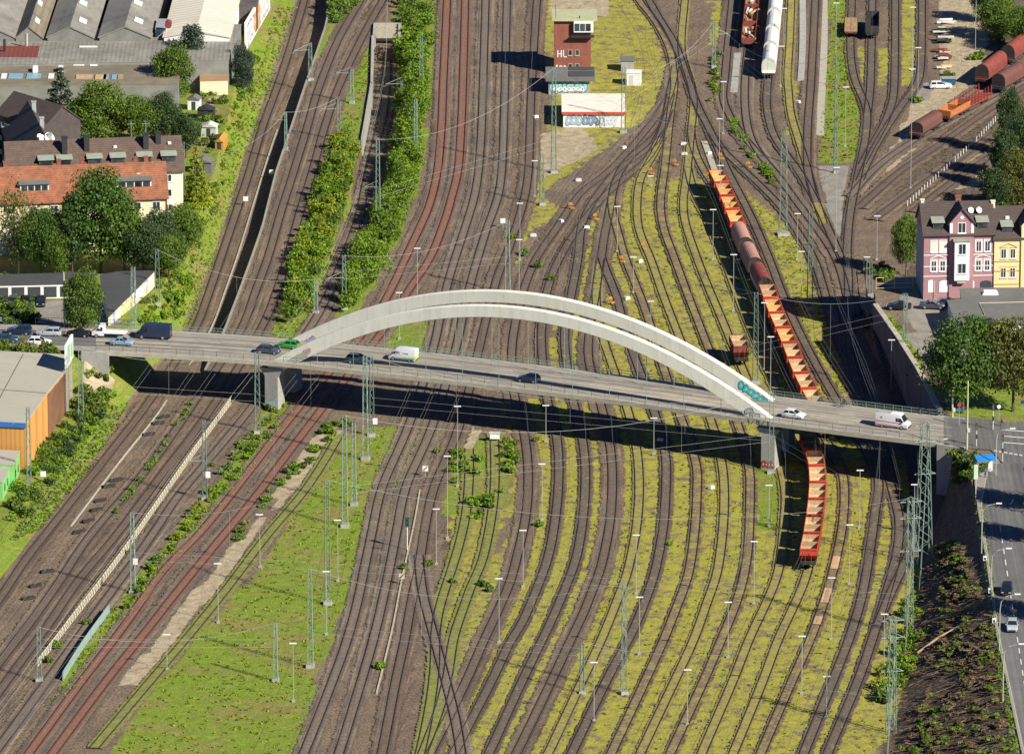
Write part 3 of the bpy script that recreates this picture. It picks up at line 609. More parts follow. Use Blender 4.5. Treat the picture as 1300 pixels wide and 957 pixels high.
AN = arch((347, 456.5), (982, 531.5), 14.9, [404 + 46.6 * k for k in range(12)])
AF = arch((368, 431.5), (984, 509), 14.2, [398 + 46.0 * k for k in range(13)])
ARCH_N, ARCH_F = AN[4], AF[4]
# painted tags on the arch feet
PAINT = {}
def pcol(c):
    if c not in PAINT: PAINT[c] = mat('spray_paint', c, .6, .12, 2.0)
    return PAINT[c]
def graffiti(org, ex, ez, w, h, n, cols, parent, seed, name='graffiti', outward=None):
    """bubble-letter tag: rounded flat letters with dark outline, a finger proud of the wall"""
    r = random.Random(seed); ex = Vector(ex).normalized(); ez = Vector(ez).normalized(); no = ex.cross(ez).normalized()
    mb = MB(); mats = [pcol(c) for c in cols]
    off = .015
    for i in range(n):
        cx = w * (i + .5) / n + r.uniform(-.05, .05) * w / n; rw, rh = w / n * r.uniform(.5, .62), h * r.uniform(.4, .52)
        ph = r.uniform(0, 6.28); k = r.choice((2, 3)); tilt = r.uniform(-.3, .3)
        for lay in range(3):
            sca = (1.18, 1.0, .32)[lay]; K = 18; P = []
            for j in range(K):
                a = 2 * math.pi * j / K; q = sca * (1 + .22 * math.sin(k * a + ph) * (1 if lay < 2 else 0))
                x, z = rw * q * math.cos(a), rh * q * math.sin(a)
                P.append(org + ex * (cx + x + tilt * z * .6 + (0 if lay < 2 else rw * .1)) + ez * (h * .5 + z) + no * (off + .004 * lay + .0007 * i))
            mb.poly(P, (0, 1, min(2, len(mats) - 1))[lay])
    return mb.build(name, mats, parent)
def arch_tag(A, foot_u, L, Rr, rise, s, w, h, n, cols, seed, dz=0.0):
    a, c, d, nn, o = A; q = 2 * s - 1
    tn = Vector((d.x, d.y, rise * -4 * q)).normalized(); side = nn if nn.y < 0 else -nn
    p = a + d * s + Vector((0, 0, rise * (1 - q * q) - 2.0 + dz)) + side * .66
    ex = tn if tn.x > 0 else -tn; ez = Vector((0, 0, 1)) - ex * ex.z; ez.normalize()
    if ex.cross(ez).dot(side) < 0: raise SystemExit('tag faces in')
    graffiti(rel(p - ex * w / 2), ex, ez, w, h, n, cols, br, seed)
arch_tag(AF, 0, 0, 0, 14.2, .955, 6.2, 1.35, 6, [(.02, .03, .04), (.05, .55, .55), (.45, .75, .72)], 3)
arch_tag(AN, 0, 0, 0, 14.9, .958, 2.6, 1.3, 3, [(.03, .03, .03), (.42, .43, .42), (.55, .55, .54)], 5, -.3)
arch_tag(AN, 0, 0, 0, 14.9, .05, 5.0, .9, 7, [(.30, .36, .28), (.48, .52, .42), (.36, .42, .34)], 8, -.5)
arch_tag(AN, 0, 0, 0, 14.9, .074, 1.6, .9, 2, [(.5, .28, .26), (.6, .42, .38), (.35, .3, .3)], 9, -.1)
arch_tag(AF, 0, 0, 0, 14.2, .045, 3.0, .9, 5, [(.25, .22, .35), (.42, .38, .55), (.5, .5, .5)], 10, -.4)
# piers below the arch feet, with corbelled heads
sep = (AF[1] - AN[1]); sep.z = 0
def pier(p, h, tagc, seed):
    o = thing_pier = None
    ang = math.atan2(ddir(660).y, ddir(660).x); ca, sa = math.cos(ang), math.sin(ang)
    def R2(x, y, z): return rel((p.x + x * ca - y * sa, p.y + x * sa + y * ca, z))
    mb = MB(); hw, dw = 1.25, 1.5
    def sec(k, z): return [R2(-hw * k, -dw, z), R2(hw * k, -dw, z), R2(hw * k, dw, z), R2(-hw * k, dw, z)]
    mb.loft([sec(1, p.z - .4), sec(1, h - 1.5), sec(1.35, h - .75), sec(1.75, h), ])
    o = recalc(mb.build('pier', M['concrete_grey'], br))
    if tagc: graffiti(R2(-1.1, -1.5, p.z + .3), R2(1, 0, 0) - R2(0, 0, 0), (0, 0, 1), 2.2, 1.2, 4, tagc, br, seed)
for base, cols, sd in ((G(978.5, 593, 0), [(.03, .03, .03), (.5, .05, .04), (.75, .72, .7)], 21), (G(349, 516, 0), [(.2, .35, .45), (.3, .5, .62), (.5, .3, .3)], 22)):
    pier(base, HD - 1.36, cols, sd); q = base + Vector((sep.x * .75 + 2.4, 10.4, 0)); q.z = 0; pier(q, HD - 1.36, None, 0)
# abutments
def abut(u, us_, parts):
    a, c = deck(u, -.02), deck(u, 1.02); d = ddir(u) * us_
    mb = MB(); h0, h1 = -2.8, HD - 1.37
    P = [a, c, c + d * 5, a + d * 5]
    mb.prism([rel(p)[:2] for p in P], h0 - B0.z, h1 - B0.z); o = recalc(mb.build('abutment', M['concrete_grey'], br))
    for e, f in ((a, a + d * 5), (c, c + d * 5)):      # cheek walls closing the deck ends
        mb = MB(); n = Vector((d.y, -d.x, 0)) * .25
        mb.prism([rel(q)[:2] for q in (e + n, f + n, f - n, e - n)], h0 - B0.z, HD + .1 - B0.z)
        recalc(mb.build('cheek_wall', M['concrete_grey'], br))
abut(138, -1, 0); abut(1190, 1, 0)

# ------------------------------------------------------------------ streets at bridge level
def street(name, us, t0, t1, z, m, nt=6):
    mb = MB()
    for i in range(len(us) - 1):
        for k in range(nt):
            a, c = t0 + (t1 - t0) * k / nt, t0 + (t1 - t0) * (k + 1) / nt
            q = [(us[i], a), (us[i + 1], a), (us[i + 1], c), (us[i], c)]
            mb.poly([deck(u, t, z) for u, t in q], 0, [(t * 15.5, u / 7.0) for u, t in q])
    return tag(mb.build(name, m), kind='structure')
usl = [u for u in US if u <= U0] + [U0]
street('road', usl, .2, .8, .03, M['asphalt']); street('pavement', usl, 0.0, .198, .15, M['pavement'], 1); street('pavement', usl, .802, 1.02, .15, M['pavement'], 1)
# junction and the street running south on the east side
def flat(name, px, z, m, sc_=1.0):
    P = [G(u, v, z) for u, v in px]; mb = MB(); mb.poly(P, 0, [(p.x, p.y) for p in P]); o = mb.build(name, m); return tag(o, kind='structure')
RZ = HD - .03
JW = [(1198, 564.5), (1198, 529.6), (1215, 528), (1240, 530), (1280, 536), (1330, 534), (1420, 532), (1420, 585), (1330, 585), (1302, 588), (1275, 590), (1258, 571), (1232, 569)]
def dstreet(name, L, Rr, z, m, vlist):
    mb = MB()
    for i in range(len(vlist) - 1):
        a, c = vlist[i], vlist[i + 1]
        la, lc = np.interp(a, L[:, 0], L[:, 1]), np.interp(c, L[:, 0], L[:, 1]); ra, rc = np.interp(a, Rr[:, 0], Rr[:, 1]), np.interp(c, Rr[:, 0], Rr[:, 1])
        P = [G(lc, c, z), G(rc, c, z), G(ra, a, z), G(la, a, z)]
        mb.poly(P, 0, [(p.x * .6, p.y * .6) for p in P])
    o = mb.build(name, m); return tag(o, kind='structure')
flat('road', JW, RZ, M['asphalt'])
vl = list(np.arange(588, 1010, 12.0))
SL = np.array([(560, 1264), (590, 1256), (610, 1251), (640, 1246), (680, 1250), (740, 1259), (800, 1267), (867, 1281), (1010, 1312)], float)
SR = np.array([(560, 1330), (590, 1325), (640, 1325), (740, 1336), (867, 1358), (1010, 1390)], float)
dstreet('road', SL, SR, RZ + .004, M['asphalt'], vl)
SV = SL.copy(); SV[:, 1] -= np.interp(SV[:, 0], [560, 610, 650, 1010], [16, 14, 3, 3])
dstreet('pavement', SV, SL, RZ + .14, M['pavement'], vl)
mb = MB()
def dash(px, z=RZ + .012):
    mb.poly([G(u, v, z) for u, v in px])
for v in range(668, 1000, 14):
    u = 1270 + (v - 668) * .155; dash([(u, v + 7), (u + 1.3, v + 7), (u + 1.3 - 1, v), (u - 1, v)])
for k in range(7): dash([(1262 + 6.4 * k, 571 + 1.1 * k), (1266 + 6.4 * k, 571.8 + 1.1 * k), (1266 + 6.4 * k, 573.2 + 1.1 * k), (1262 + 6.4 * k, 572.4 + 1.1 * k)])
for v in (545, 553, 561): dash([(1274, v), (1300, v + 2), (1300, v + 2.9), (1274, v + .9)])
dash([(1197, 557), (1203, 556), (1203, 557.4), (1197, 558.4)]); dash([(1282, 640), (1286, 633), (1287.4, 633.4), (1283.6, 640.4)])
tag(mb.build('road_marking', M['paint']), kind='structure')
mb = MB()                                    # kerb along the street
P = [G(float(u), float(v), RZ) for v, u in SL if v > 560]
for i in range(len(P) - 1):
    d = (P[i + 1] - P[i]).normalized(); n = Vector((d.y, -d.x, 0)) * .09
    mb.prism([(P[i] + n)[:2], (P[i + 1] + n)[:2], (P[i + 1] - n)[:2], (P[i] - n)[:2]], RZ - .05, RZ + .155)
tag(recalc(mb.build('kerb', M['edge_stone'])), kind='structure')

# ------------------------------------------------------------------ retaining walls
def wall_along(name, pts, th, m, label, cat='wall', cap=None):
    """free-standing or retaining wall: list of (x, y, z_bottom, z_top)"""
    mb = MB(); secs = []
    for i, p in enumerate(pts):
        a, c = Vector(pts[max(i - 1, 0)][:2]), Vector(pts[min(i + 1, len(pts) - 1)][:2]); d = (c - a).normalized(); n = Vector((d.y, -d.x)) * th / 2
        q = Vector(p[:2]); secs.append([(*(q + n), p[2]), (*(q - n), p[2]), (*(q - n), p[3]), (*(q + n), p[3])])
    mb.loft(secs); o = recalc(mb.build(name, m)); return tag(o, label, cat)
def rowpts(arr, k, v0, v1, zt, zb, off=0.0, n=14):
    ya, yb = G(0, v0, 0).y, G(0, v1, 0).y; out = []
    for i in range(n):
        y = ya + (yb - ya) * i / (n - 1); x = float(cat(arr, y, 1)) + off; out.append((x, y, zb(y), zt(y)))
    return out
wall_along('retaining_wall', rowpts(c4, 1, 470, -30, lambda y: .25, lambda y: zlow(y) - .5, -.2, 40), .34, M['pavement'], 'long low retaining wall between the two western pairs of tracks, dark in its own shade')
wall_along('retaining_wall', rowpts(c5t, 1, 178, 48, lambda y: .5, lambda y: -5.5, .12), .45, M['concrete_grey'], 'curved concrete wall holding the bank left of the sunken single track')
M['wall_shaded'] = mat('wall_shaded', (.13, .13, .125), .9, .25, .3, dirt=(.07, .07, .06), stretch=(1, 1, .2))  # concrete darkened: the shade on the wall's west face is put into the colour
east = [(1193.3, 526), (1180, 500), (1165.3, 472), (1140, 432), (1111.3, 391)]
wall_along('retaining_wall', [(*G(u, v, HD - .1)[:2], -.5, HD + .5) for u, v in east], .8, M['wall_shaded'], 'tall concrete retaining wall with pale top under the car park of the pink house')
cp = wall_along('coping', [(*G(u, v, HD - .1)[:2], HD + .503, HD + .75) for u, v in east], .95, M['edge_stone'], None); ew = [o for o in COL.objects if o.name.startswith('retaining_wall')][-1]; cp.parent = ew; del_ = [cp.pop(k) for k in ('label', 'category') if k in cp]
# cable trough lids along the western tracks
def ribbon(name, px, w, h, m, z=None):
    P = smooth_path([GT(u, v) for u, v in px], 6); mb = MB(); secs = []
    for i, p in enumerate(P):
        d = (P[min(i + 1, len(P) - 1)] - P[max(i - 1, 0)]); d.z = 0; d.normalize(); n = Vector((d.y, -d.x, 0)) * w / 2
        secs.append([p + n - Vector((0, 0, .1)), p - n - Vector((0, 0, .1)), p - n + Vector((0, 0, h)), p + n + Vector((0, 0, h))])
    mb.loft(secs); return recalc(mb.build(name, m))
tag(ribbon('cable_trough', [(352, 165), (345, 185), (334, 220), (318, 272), (300, 330), (282, 380), (267, 420), (205, 519), (158, 578), (90, 668)], .26, .16, M['edge_stone']), 'pale concrete cable trough beside the westernmost track', 'cable trough')
tag(ribbon('cable_trough', [(533, 622), (527, 660), (518, 700), (508, 745), (500, 790), (488, 840), (478, 880)], .26, .14, M['edge_stone']), 'pale cable trough lying between the curved main tracks, dusty and straight', 'cable trough')
for px, w, m, in (([(1019, -20), (1019, 60), (1016.5, 103)], 1.35, 'concrete_grey'), ([(936, 68), (934, 90), (930, 118)], 2.0, 'concrete_grey'), ([(1046, -20), (1046, 60), (1043, 120), (1041, 172)], 1.5, 'edge_stone'), ([(894, 180), (903, 205), (909, 222)], 1.2, 'edge_stone')):
    tag(ribbon('path', px, w, .12, M[m]), kind='structure')
# underpass portal
pp = thing('underpass_portal', 'dark underpass mouth with yellowish concrete beams where the single track dives below', 'underpass', G(491, 47, 0))
for x in (-2.6, 2.6): mb = MB(); mb.b2((x - .3, 0, -5.2), (x + .3, 9, .6)); recalc(mb.build('side_wall', M['concrete_grey'], pp))
mb = MB()
for k in range(4): mb = MB(); mb.b2((-2.25, .1 + 2.4 * k, -.35), (2.25, .9 + 2.4 * k, .35)); mb.build('beam', M['edge_stone'], pp)
mb = MB(); mb.b2((-2.9, 9.2, -5.2), (2.9, 9.8, .5)); mb.build('head_wall', M['edge_stone'], pp)
mb = MB(); mb.b2((-2.2, .05, -.9), (2.2, 9.1, -.4)); mb.build('roof_slab', M['under'], pp)
# ------------------------------------------------------------------ buildings
def roofmat(name, col, var=.2, rows=.33, ax=1):
    """tiles or slates: courses down the slope, mottled"""
    m, t, p = newmat(name); v = objvec(t)
    a = ramp(t, noise(t, .7, 6, v, .7), [(.3, cm(col, 1 - var * 1.6)), (.5, col), (.72, cm(col, 1 + var * 1.5))])
    w = N(t, 'ShaderNodeTexWave', wave_type='BANDS', bands_direction='Z'); w.inputs['Scale'].default_value = .314 / rows / 1.0; w.inputs['Distortion'].default_value = .6
    t.links.new(v, w.inputs['Vector'])
    a = mix(t, 1.0, a, ramp(t, w.outputs['Fac'], [(.2, (.78, .78, .78)), (.6, (1, 1, 1))]), 'MULTIPLY')
    a = mix(t, 1.0, a, ramp(t, noise(t, 6, 3, v), [(.3, (.75, .75, .75)), (.7, (1.1, 1.1, 1.1))]), 'MULTIPLY')
    t.links.new(a, p.inputs['Base Color']); p.inputs['Roughness'].default_value = .85
    return m
def corrug(name, col, var=.15, per=1.1, axis='X', dirt=None):
    m, t, p = newmat(name); v = objvec(t)
    a = ramp(t, noise(t, .12, 6, v, .7), [(.3, cm(col, 1 - var * 1.5)), (.7, cm(col, 1 + var))])
    w = N(t, 'ShaderNodeTexWave', wave_type='BANDS', bands_direction=axis); w.inputs['Scale'].default_value = .314 / per; w.inputs['Distortion'].default_value = .4
    t.links.new(v, w.inputs['Vector'])
    a = mix(t, 1.0, a, ramp(t, w.outputs['Fac'], [(.1, (.8, .8, .8)), (.5, (1, 1, 1))]), 'MULTIPLY')
    if dirt: a = mix(t, math_(t, 'MULTIPLY', math_(t, 'GREATER_THAN', noise(t, .35, 6, v, .75), .57), .45), a, dirt)
    t.links.new(a, p.inputs['Base Color']); p.inputs['Roughness'].default_value = .85
    return m
def brick(name, c1_, c2_, mortar):
    m, t, p = newmat(name); v = objvec(t)
    mp = t.nodes.new('ShaderNodeMapping'); t.links.new(v, mp.inputs[0]); mp.inputs['Rotation'].default_value = (R(90), 0, 0)
    b = t.nodes.new('ShaderNodeTexBrick'); t.links.new(mp.outputs[0], b.inputs['Vector']); b.inputs['Scale'].default_value = 3.2
    b.inputs['Color1'].default_value = (*c1_, 1); b.inputs['Color2'].default_value = (*c2_, 1); b.inputs['Mortar'].default_value = (*mortar, 1); b.inputs['Mortar Size'].default_value = .012
    c = mix(t, 1.0, b.outputs['Color'], ramp(t, noise(t, .5, 6, v, .7), [(.3, (.75, .72, .72)), (.7, (1.15, 1.12, 1.1))]), 'MULTIPLY')
    t.links.new(c, p.inputs['Base Color']); p.inputs['Roughness'].default_value = .9
    return m
M['tile_orange'] = roofmat('tile_orange', (.30, .115, .058), .28); M['tile_brown'] = roofmat('tile_brown', (.125, .085, .065)); M['slate'] = roofmat('slate', (.085, .07, .064), .15)
M['tile_dark'] = roofmat('tile_dark', (.085, .064, .056), .12)
M['brick_red'] = brick('brick_red', (.30, .095, .062), (.24, .075, .052), (.25, .16, .12))
M['render_cream'] = mat('render_cream', (.74, .66, .45), .9, .06, .3); M['render_pale'] = mat('render_pale', (.72, .67, .53), .9, .06, .3)
M['render_pink'] = mat('render_pink', (.36, .195, .215), .9, .07, .4); M['render_yellow'] = mat('render_yellow', (.74, .62, .33), .9, .06, .4)
M['trim_orange'] = mat('trim_orange', (.50, .24, .04), .8, .1, 1); M['cool_grey'] = mat('cool_grey', (.30, .32, .34), .8, .08, .5)
M['roof_felt'] = mat('roof_felt', (.15, .152, .142), .9, .12, .25, dirt=(.10, .10, .09)); M['roof_felt_dark'] = mat('roof_felt_dark', (.06, .062, .066), .9, .15, .25)
M['roof_beige'] = mat('roof_beige', (.40, .38, .31), .9, .06, .12, dirt=(.33, .31, .26), dk=.4); M['roof_moss'] = mat('roof_moss', (.42, .44, .26), .9, .1, .5, dirt=(.55, .55, .4))
M['eternit'] = corrug('eternit', (.265, .255, .22), .26, .9, 'X', (.12, .11, .09)); M['eternit_tan'] = corrug('eternit_tan', (.22, .19, .135), .24, 1.2, 'Y', (.13, .11, .08))
M['eternit_white'] = corrug('eternit_white', (.72, .67, .55), .07, 2.0, 'X', (.55, .5, .4)); M['timber_orange'] = corrug('timber_orange', (.60, .30, .075), .12, .8, 'X'); M['timber_brown'] = corrug('timber_brown', (.2, .10, .05), .3, .9, 'Y')
M['white_wall'] = mat('white_wall', (.74, .74, .72), .8, .06, .6, dirt=(.5, .5, .48), dk=.35); M['blue_trim'] = mat('blue_trim', (.03, .16, .50), .5, .08, 1); M['green_paint'] = mat('green_paint', (.22, .55, .16), .6, .08, 1)
M['roof_white'] = mat('roof_white', (.78, .72, .63), .85, .05, .2, dirt=(.55, .45, .34), dk=.35); M['red_trim'] = mat('red_trim', (.62, .06, .03), .6, .08, 1); M['roof_red'] = corrug('roof_red', (.20, .05, .038), .15, .9, 'X')
M['skylight'] = mat('skylight', (.25, .42, .52), .3, .12, .8); M['door_dark'] = mat('door_dark', (.045, .055, .06), .6, .2, 1); M['copper_green'] = mat('copper_green', (.30, .33, .27), .8, .12, .8)

def window(par, x, z, w, h, y=-.0, frame='white', name='window', rot=None, bars=1, arched=False):
    """framed window standing proud of the face y; its pane is a part of it"""
    f = .11; mb = MB(); yo = y - .05
    mb.b2((x, y - .06, z), (x + f, y + .05, z + h)); mb.b2((x + w - f, y - .06, z), (x + w, y + .05, z + h))
    mb.b2((x + f, y - .06, z), (x + w - f, y + .05, z + f)); mb.b2((x + f, y - .06, z + h - f), (x + w - f, y + .05, z + h))
    for k in range(bars):
        cx = x + w * (k + 1) / (bars + 1); mb.b2((cx - .04, y - .055, z + f), (cx + .04, y + .04, z + h - f))
    mb.b2((x - .08, y - .16, z - .1), (x + w + .08, y + .03, z - .002))
    o = mb.build(name, M[frame] if isinstance(frame, str) else frame, par)
    pb = MB(); pb.poly([(x + f, y - .02, z + f), (x + w - f, y - .02, z + f), (x + w - f, y - .02, z + h - f), (x + f, y - .02, z + h - f)]); pb.build('pane', M['pane'], o)
    return o
def gable_roof(par, W, D, eave, ridge, m, oh=.45, th=.22, y0=0.0, x0=0.0, name='roof'):
    mb = MB(); d2 = D / 2; s = ridge / d2
    y1, y2 = y0 - oh, y0 + D + oh; ez = eave - oh * s
    a, c = x0 - oh * .6, x0 + W + oh * .6; ym = y0 + d2; zr = eave + ridge
    P = [(y1, ez), (ym, zr), (y2, ez), (y2, ez - th), (ym, zr - th * 1.3), (y1, ez - th)]
    P = [(q[0], q[1] + th * 1.4) for q in P]
    mb.loft([[(a, q[0], q[1]) for q in P], [(c, q[0], q[1]) for q in P]])
    return recalc(mb.build(name, m, par))
def gable_walls(par, W, D, eave, ridge, m, x0=0, y0=0, base=-.6, name='wall'):
    mb = MB(); P = [(y0, base), (y0, eave), (y0 + D / 2, eave + ridge), (y0 + D, eave), (y0 + D, base)]
    mb.loft([[(x0, q[0], q[1]) for q in P], [(x0 + W, q[0], q[1]) for q in P]])
    return recalc(mb.build(name, m, par))
def chimney(par, x, y, z0, z1, m, s=.8, n='chimney'):
    mb = MB(); mb.b2((x - s / 2, y - s / 2, z0), (x + s / 2, y + s / 2, z1)); mb.b2((x - s / 2 - .1, y - s / 2 - .1, z1 + .003), (x + s / 2 + .1, y + s / 2 + .1, z1 + .16))
    return mb.build(n, m, par)
def dormer(par, x, w, y, z, h, d, wm, rm, nwin=1, flat_=True):
    mb = MB(); mb.b2((x, y, z), (x + w, y + d, z + h)); o = mb.build('dormer', wm, par)
    rb = MB(); rb.loft([[(x - .25, y - .35, z + h + .02), (x + w + .25, y - .35, z + h + .02), (x + w + .25, y - .35, z + h + .2), (x - .25, y - .35, z + h + .2)], [(x - .25, y + d, z + h + .5), (x + w + .25, y + d, z + h + .5), (x + w + .25, y + d, z + h + .7), (x - .25, y + d, z + h + .7)]])
    recalc(rb.build('dormer_roof', rm, o))
    ww = (w - .3) / nwin
    for k in range(nwin):
        pb = MB(); xx = x + .15 + ww * k + .1; pb.b2((xx, y - .04, z + .25), (xx + ww - .2, y - .01, z + h - .2)); pb.build('pane', M['pane'], o)
    return o

# pink three-storey house with bay and white trim
def pink_house():
    p = G(1172, 379, HD); h = thing('apartment_house', 'pink old town house with white window surrounds, central bay and gable', 'house', p, R(4))
    W_, D_, E, Rg = 12.9, 11.5, 12.1, 4.3
    gable_walls(h, W_, D_, E, Rg, [M['render_pink']]); gable_roof(h, W_, D_, E, Rg, M['tile_dark'], .5)
    mb = MB(); mb.b2((-.03, 0.2, 0), (-.01, D_ - .2, E)); mb.build('side_sheet', M['cool_grey'], h)  # thin cool grey sheet over the left side wall
    # risalit with gable
    mb = MB(); x0, x1, zt, za = 4.65, 9.05, 14.2, 16.7; xm = (x0 + x1) / 2
    P = [(x0, 0), (x1, 0), (x1, zt), (xm, za), (x0, zt)]
    mb.loft([[(q[0], -.28, q[1]) for q in P], [(q[0], 4.5, q[1]) for q in P]]); recalc(mb.build('gable_front', M['render_pink'], h))
    mb = MB()
    for s in (-1, 1):
        e = xm + s * (x1 - x0) / 2 * 1.16; ze = zt - .35
        mb.loft([[(xm, -.6, za + .1), (e, -.6, ze), (e, -.6, ze + .2), (xm, -.6, za + .32)], [(xm, 5.2, za + .1), (e, 5.2, ze), (e, 5.2, ze + .2), (xm, 5.2, za + .32)]])
    recalc(mb.build('gable_roof', M['tile_dark'], h))
    for xx in (x0, x1 - .5): mb = MB(); mb.b2((xx, -.33, E + .2), (xx + .5, -.282, zt)); mb.build('corner_trim', M['white'], h)
    for z in (8.1, 5.95, 4.1): 
        for e, f in ((0, x0 - .003), (x1 + .003, W_)): mb = MB(); mb.b2((e, -.06, z), (f, -.003, z + .14)); mb.build('string_course', M['white'], h)
    for e, f in ((-.1, x0 - .01), (x1 + .01, W_)): mb = MB(); mb.b2((e, -.35, E - .25), (f, -.004, E + .02)); mb.build('cornice', M['door_dark'], h)
    # bay
    b = MB(); b.b2((5.5, -1.25, 3.6), (8.2, -.29, 11.0)); bay = b.build('bay', M['white'], h)
    b = MB(); b.b2((5.2, -1.5, 11.003), (8.5, -.29, 11.3)); b.build('bay_roof', M['copper_green'], bay)
    b = MB(); b.box((6.85, -.72, 3.3), (1.6, .7, .55)); b.build('bay_corbel', M['edge_stone'], bay)
    window(h, 6.15, 8.5, 1.45, 2.1, -1.25); window(h, 6.05, 4.9, 1.6, 2.0, -1.25)
    window(h, 6.1, 12.3, 1.5, 2.0, -.28)
    mb = MB(); mb.disc((xm, -.3, 15.25), (0, 1, 0), .33, .08, 14); mb.build('round_window', M['white'], h)
    for x in (1.35, 2.95, 9.5, 11.1):
        blind = x < 4
        for z in (8.65, 5.05):
            w_ = window(h, x, z, 1.05, 2.05)
            mb = MB(); mb.b2((x - .16, -.03, z - .05), (x - .003, -.004, z + 2.2)); mb.b2((x + 1.053, -.03, z - .05), (x + 1.21, -.004, z + 2.2)); mb.b2((x - .16, -.045, z + 2.203), (x + 1.21, -.004, z + 2.36)); mb.build('surround', M['white'], w_)
            if blind and z > 8: mb = MB(); mb.b2((x + .12, -.035, z + .12), (x + .93, -.022, z + 1.93)); mb.build('blind', M['render_pale'], w_)
    for x in (1.2, 9.35):
        mb = MB()
        for s, e in ((x, x + 1.45), (x + 2.9, x + 1.45)): mb.loft([[(s, -.1, 7.5), (s, -.004, 7.5), (s, -.004, 7.62), (s, -.1, 7.62)], [(e, -.1, 8.0), (e, -.004, 8.0), (e, -.004, 8.15), (e, -.1, 8.15)]])
        recalc(mb.build('pediment', M['white'], h))
    def archw(x, w, z0, z1, m, nm):
        mb = MB(); P = [(x, z0), (x + w, z0), (x + w, z1 - .35 * w * .6)]
        for k in range(1, 8): a = math.pi * k / 8; P.append((x + w / 2 + w / 2 * math.cos(a), z1 - .21 * w + .21 * w * math.sin(a)))
        P.append((x, z1 - .21 * w)); mb.loft([[(q[0], -.05, q[1]) for q in P], [(q[0], .03, q[1]) for q in P]]); return recalc(mb.build(nm, m, h))
    archw(.85, 1.2, 1.15, 3.5, M['white'], 'shutter'); archw(2.9, 2.2, 1.15, 3.4, M['white'], 'shutter'); archw(7.1, 2.2, 1.0, 3.4, M['white'], 'shop_window'); archw(10.4, 2.1, .1, 3.2, M['door_dark'], 'entrance')
    for x in (1.7, 9.8): dormer(h, x, 1.9, .7, E + .45, 1.5, 3.0, M['tile_dark'], M['copper_green'])
    chimney(h, 6.9, 6.4, E + 3.2, E + 5.3, M['brick_red'], 1.0); chimney(h, .3, 5.8, E + 3.6, E + 4.9, M['render_pale'], .6)
    for x in (8.9, 10.4):
        mb = MB(); mb.tube([(x, 3.6, E + 2.5), (x, 3.5, E + 3.3)], .05); a = Vector((.35, -.8, .45)).normalized()
        mb.disc(Vector((x, 3.3, E + 3.5)), a, .55, .08, 16); mb.build('satellite_dish', M['lamp_white'], h)
    mb = MB(); mb.tube([(1.95, -.12, 0), (1.95, -.12, 3.6)], .06); mb.build('downpipe', M['steel_grey'], h)
    return h
pink_house()
def yellow_house():
    p = G(1260.5, 379.5, HD) + Vector((.15, .9, 0)); h = thing('apartment_house', 'yellow old town house with orange window trim, joined to the pink one', 'house', p, R(4))
    W_, D_, E, Rg = 13.0, 11.5, 11.2, 4.2
    gable_walls(h, W_, D_, E, Rg, M['render_yellow']); gable_roof(h, W_, D_, E, Rg, M['tile_dark'], .45)
    mb = MB(); x0, x1, zt, za = 4.9, 9.0, 13.6, 16.0; xm = (x0 + x1) / 2; P = [(x0, 0), (x1, 0), (x1, zt), (xm, za), (x0, zt)]
    mb.loft([[(q[0], -.28, q[1]) for q in P], [(q[0], 4.5, q[1]) for q in P]]); recalc(mb.build('gable_front', M['render_yellow'], h))
    mb = MB()
    for s in (-1, 1):
        e = xm + s * (x1 - x0) / 2 * 1.16; mb.loft([[(xm, -.6, za + .1), (e, -.6, zt - .3), (e, -.6, zt - .1), (xm, -.6, za + .3)], [(xm, 5.2, za + .1), (e, 5.2, zt - .3), (e, 5.2, zt - .1), (xm, 5.2, za + .3)]])
    recalc(mb.build('gable_roof', M['tile_dark'], h))
    for x in (1.2, 2.9):
        for z in (7.3, 3.7):
            w_ = window(h, x, z, 1.05, 1.9); mb = MB(); mb.b2((x - .2, -.04, z - .25), (x + 1.25, -.004, z - .11)); mb.b2((x - .2, -.04, z + 1.95), (x + 1.25, -.004, z + 2.1)); mb.build('surround', M['trim_orange'], w_)
    for z in (7.3, 3.7): window(h, 6.0, z, 1.6, 2.0, -.28)
    mb = MB()
    for s, e in ((1.0, 2.6), (4.2, 2.6)): mb.loft([[(s, -.1, 9.4), (s, -.004, 9.4), (s, -.004, 9.52), (s, -.1, 9.52)], [(e, -.1, 10.1), (e, -.004, 10.1), (e, -.004, 10.25), (e, -.1, 10.25)]])
    recalc(mb.build('pediment', M['trim_orange'], h))
    for z in (6.7, 4.9, 2.4, 10.9): mb = MB(); mb.b2((0, -.07, z), (x0 - .004, -.004, z + .15)); mb.build('string_course', M['trim_orange'], h)
    for x in (1.0, 2.4, 3.8): mb = MB(); mb.b2((x, -.05, .7), (x + .9, -.01, 1.6)); mb.build('cellar_window', M['door_dark'], h)
    dormer(h, 1.5, 1.8, .8, E + .45, 1.5, 3.0, M['tile_dark'], M['copper_green']); chimney(h, .35, 5.7, E + 3.3, E + 5.4, M['render_pale'], .7)
    mb = MB(); mb.b2((2.4, 3.2, E + 2.65), (3.1, 3.9, E + 3.1)); mb.build('skylight', M['white'], h)
yellow_house()
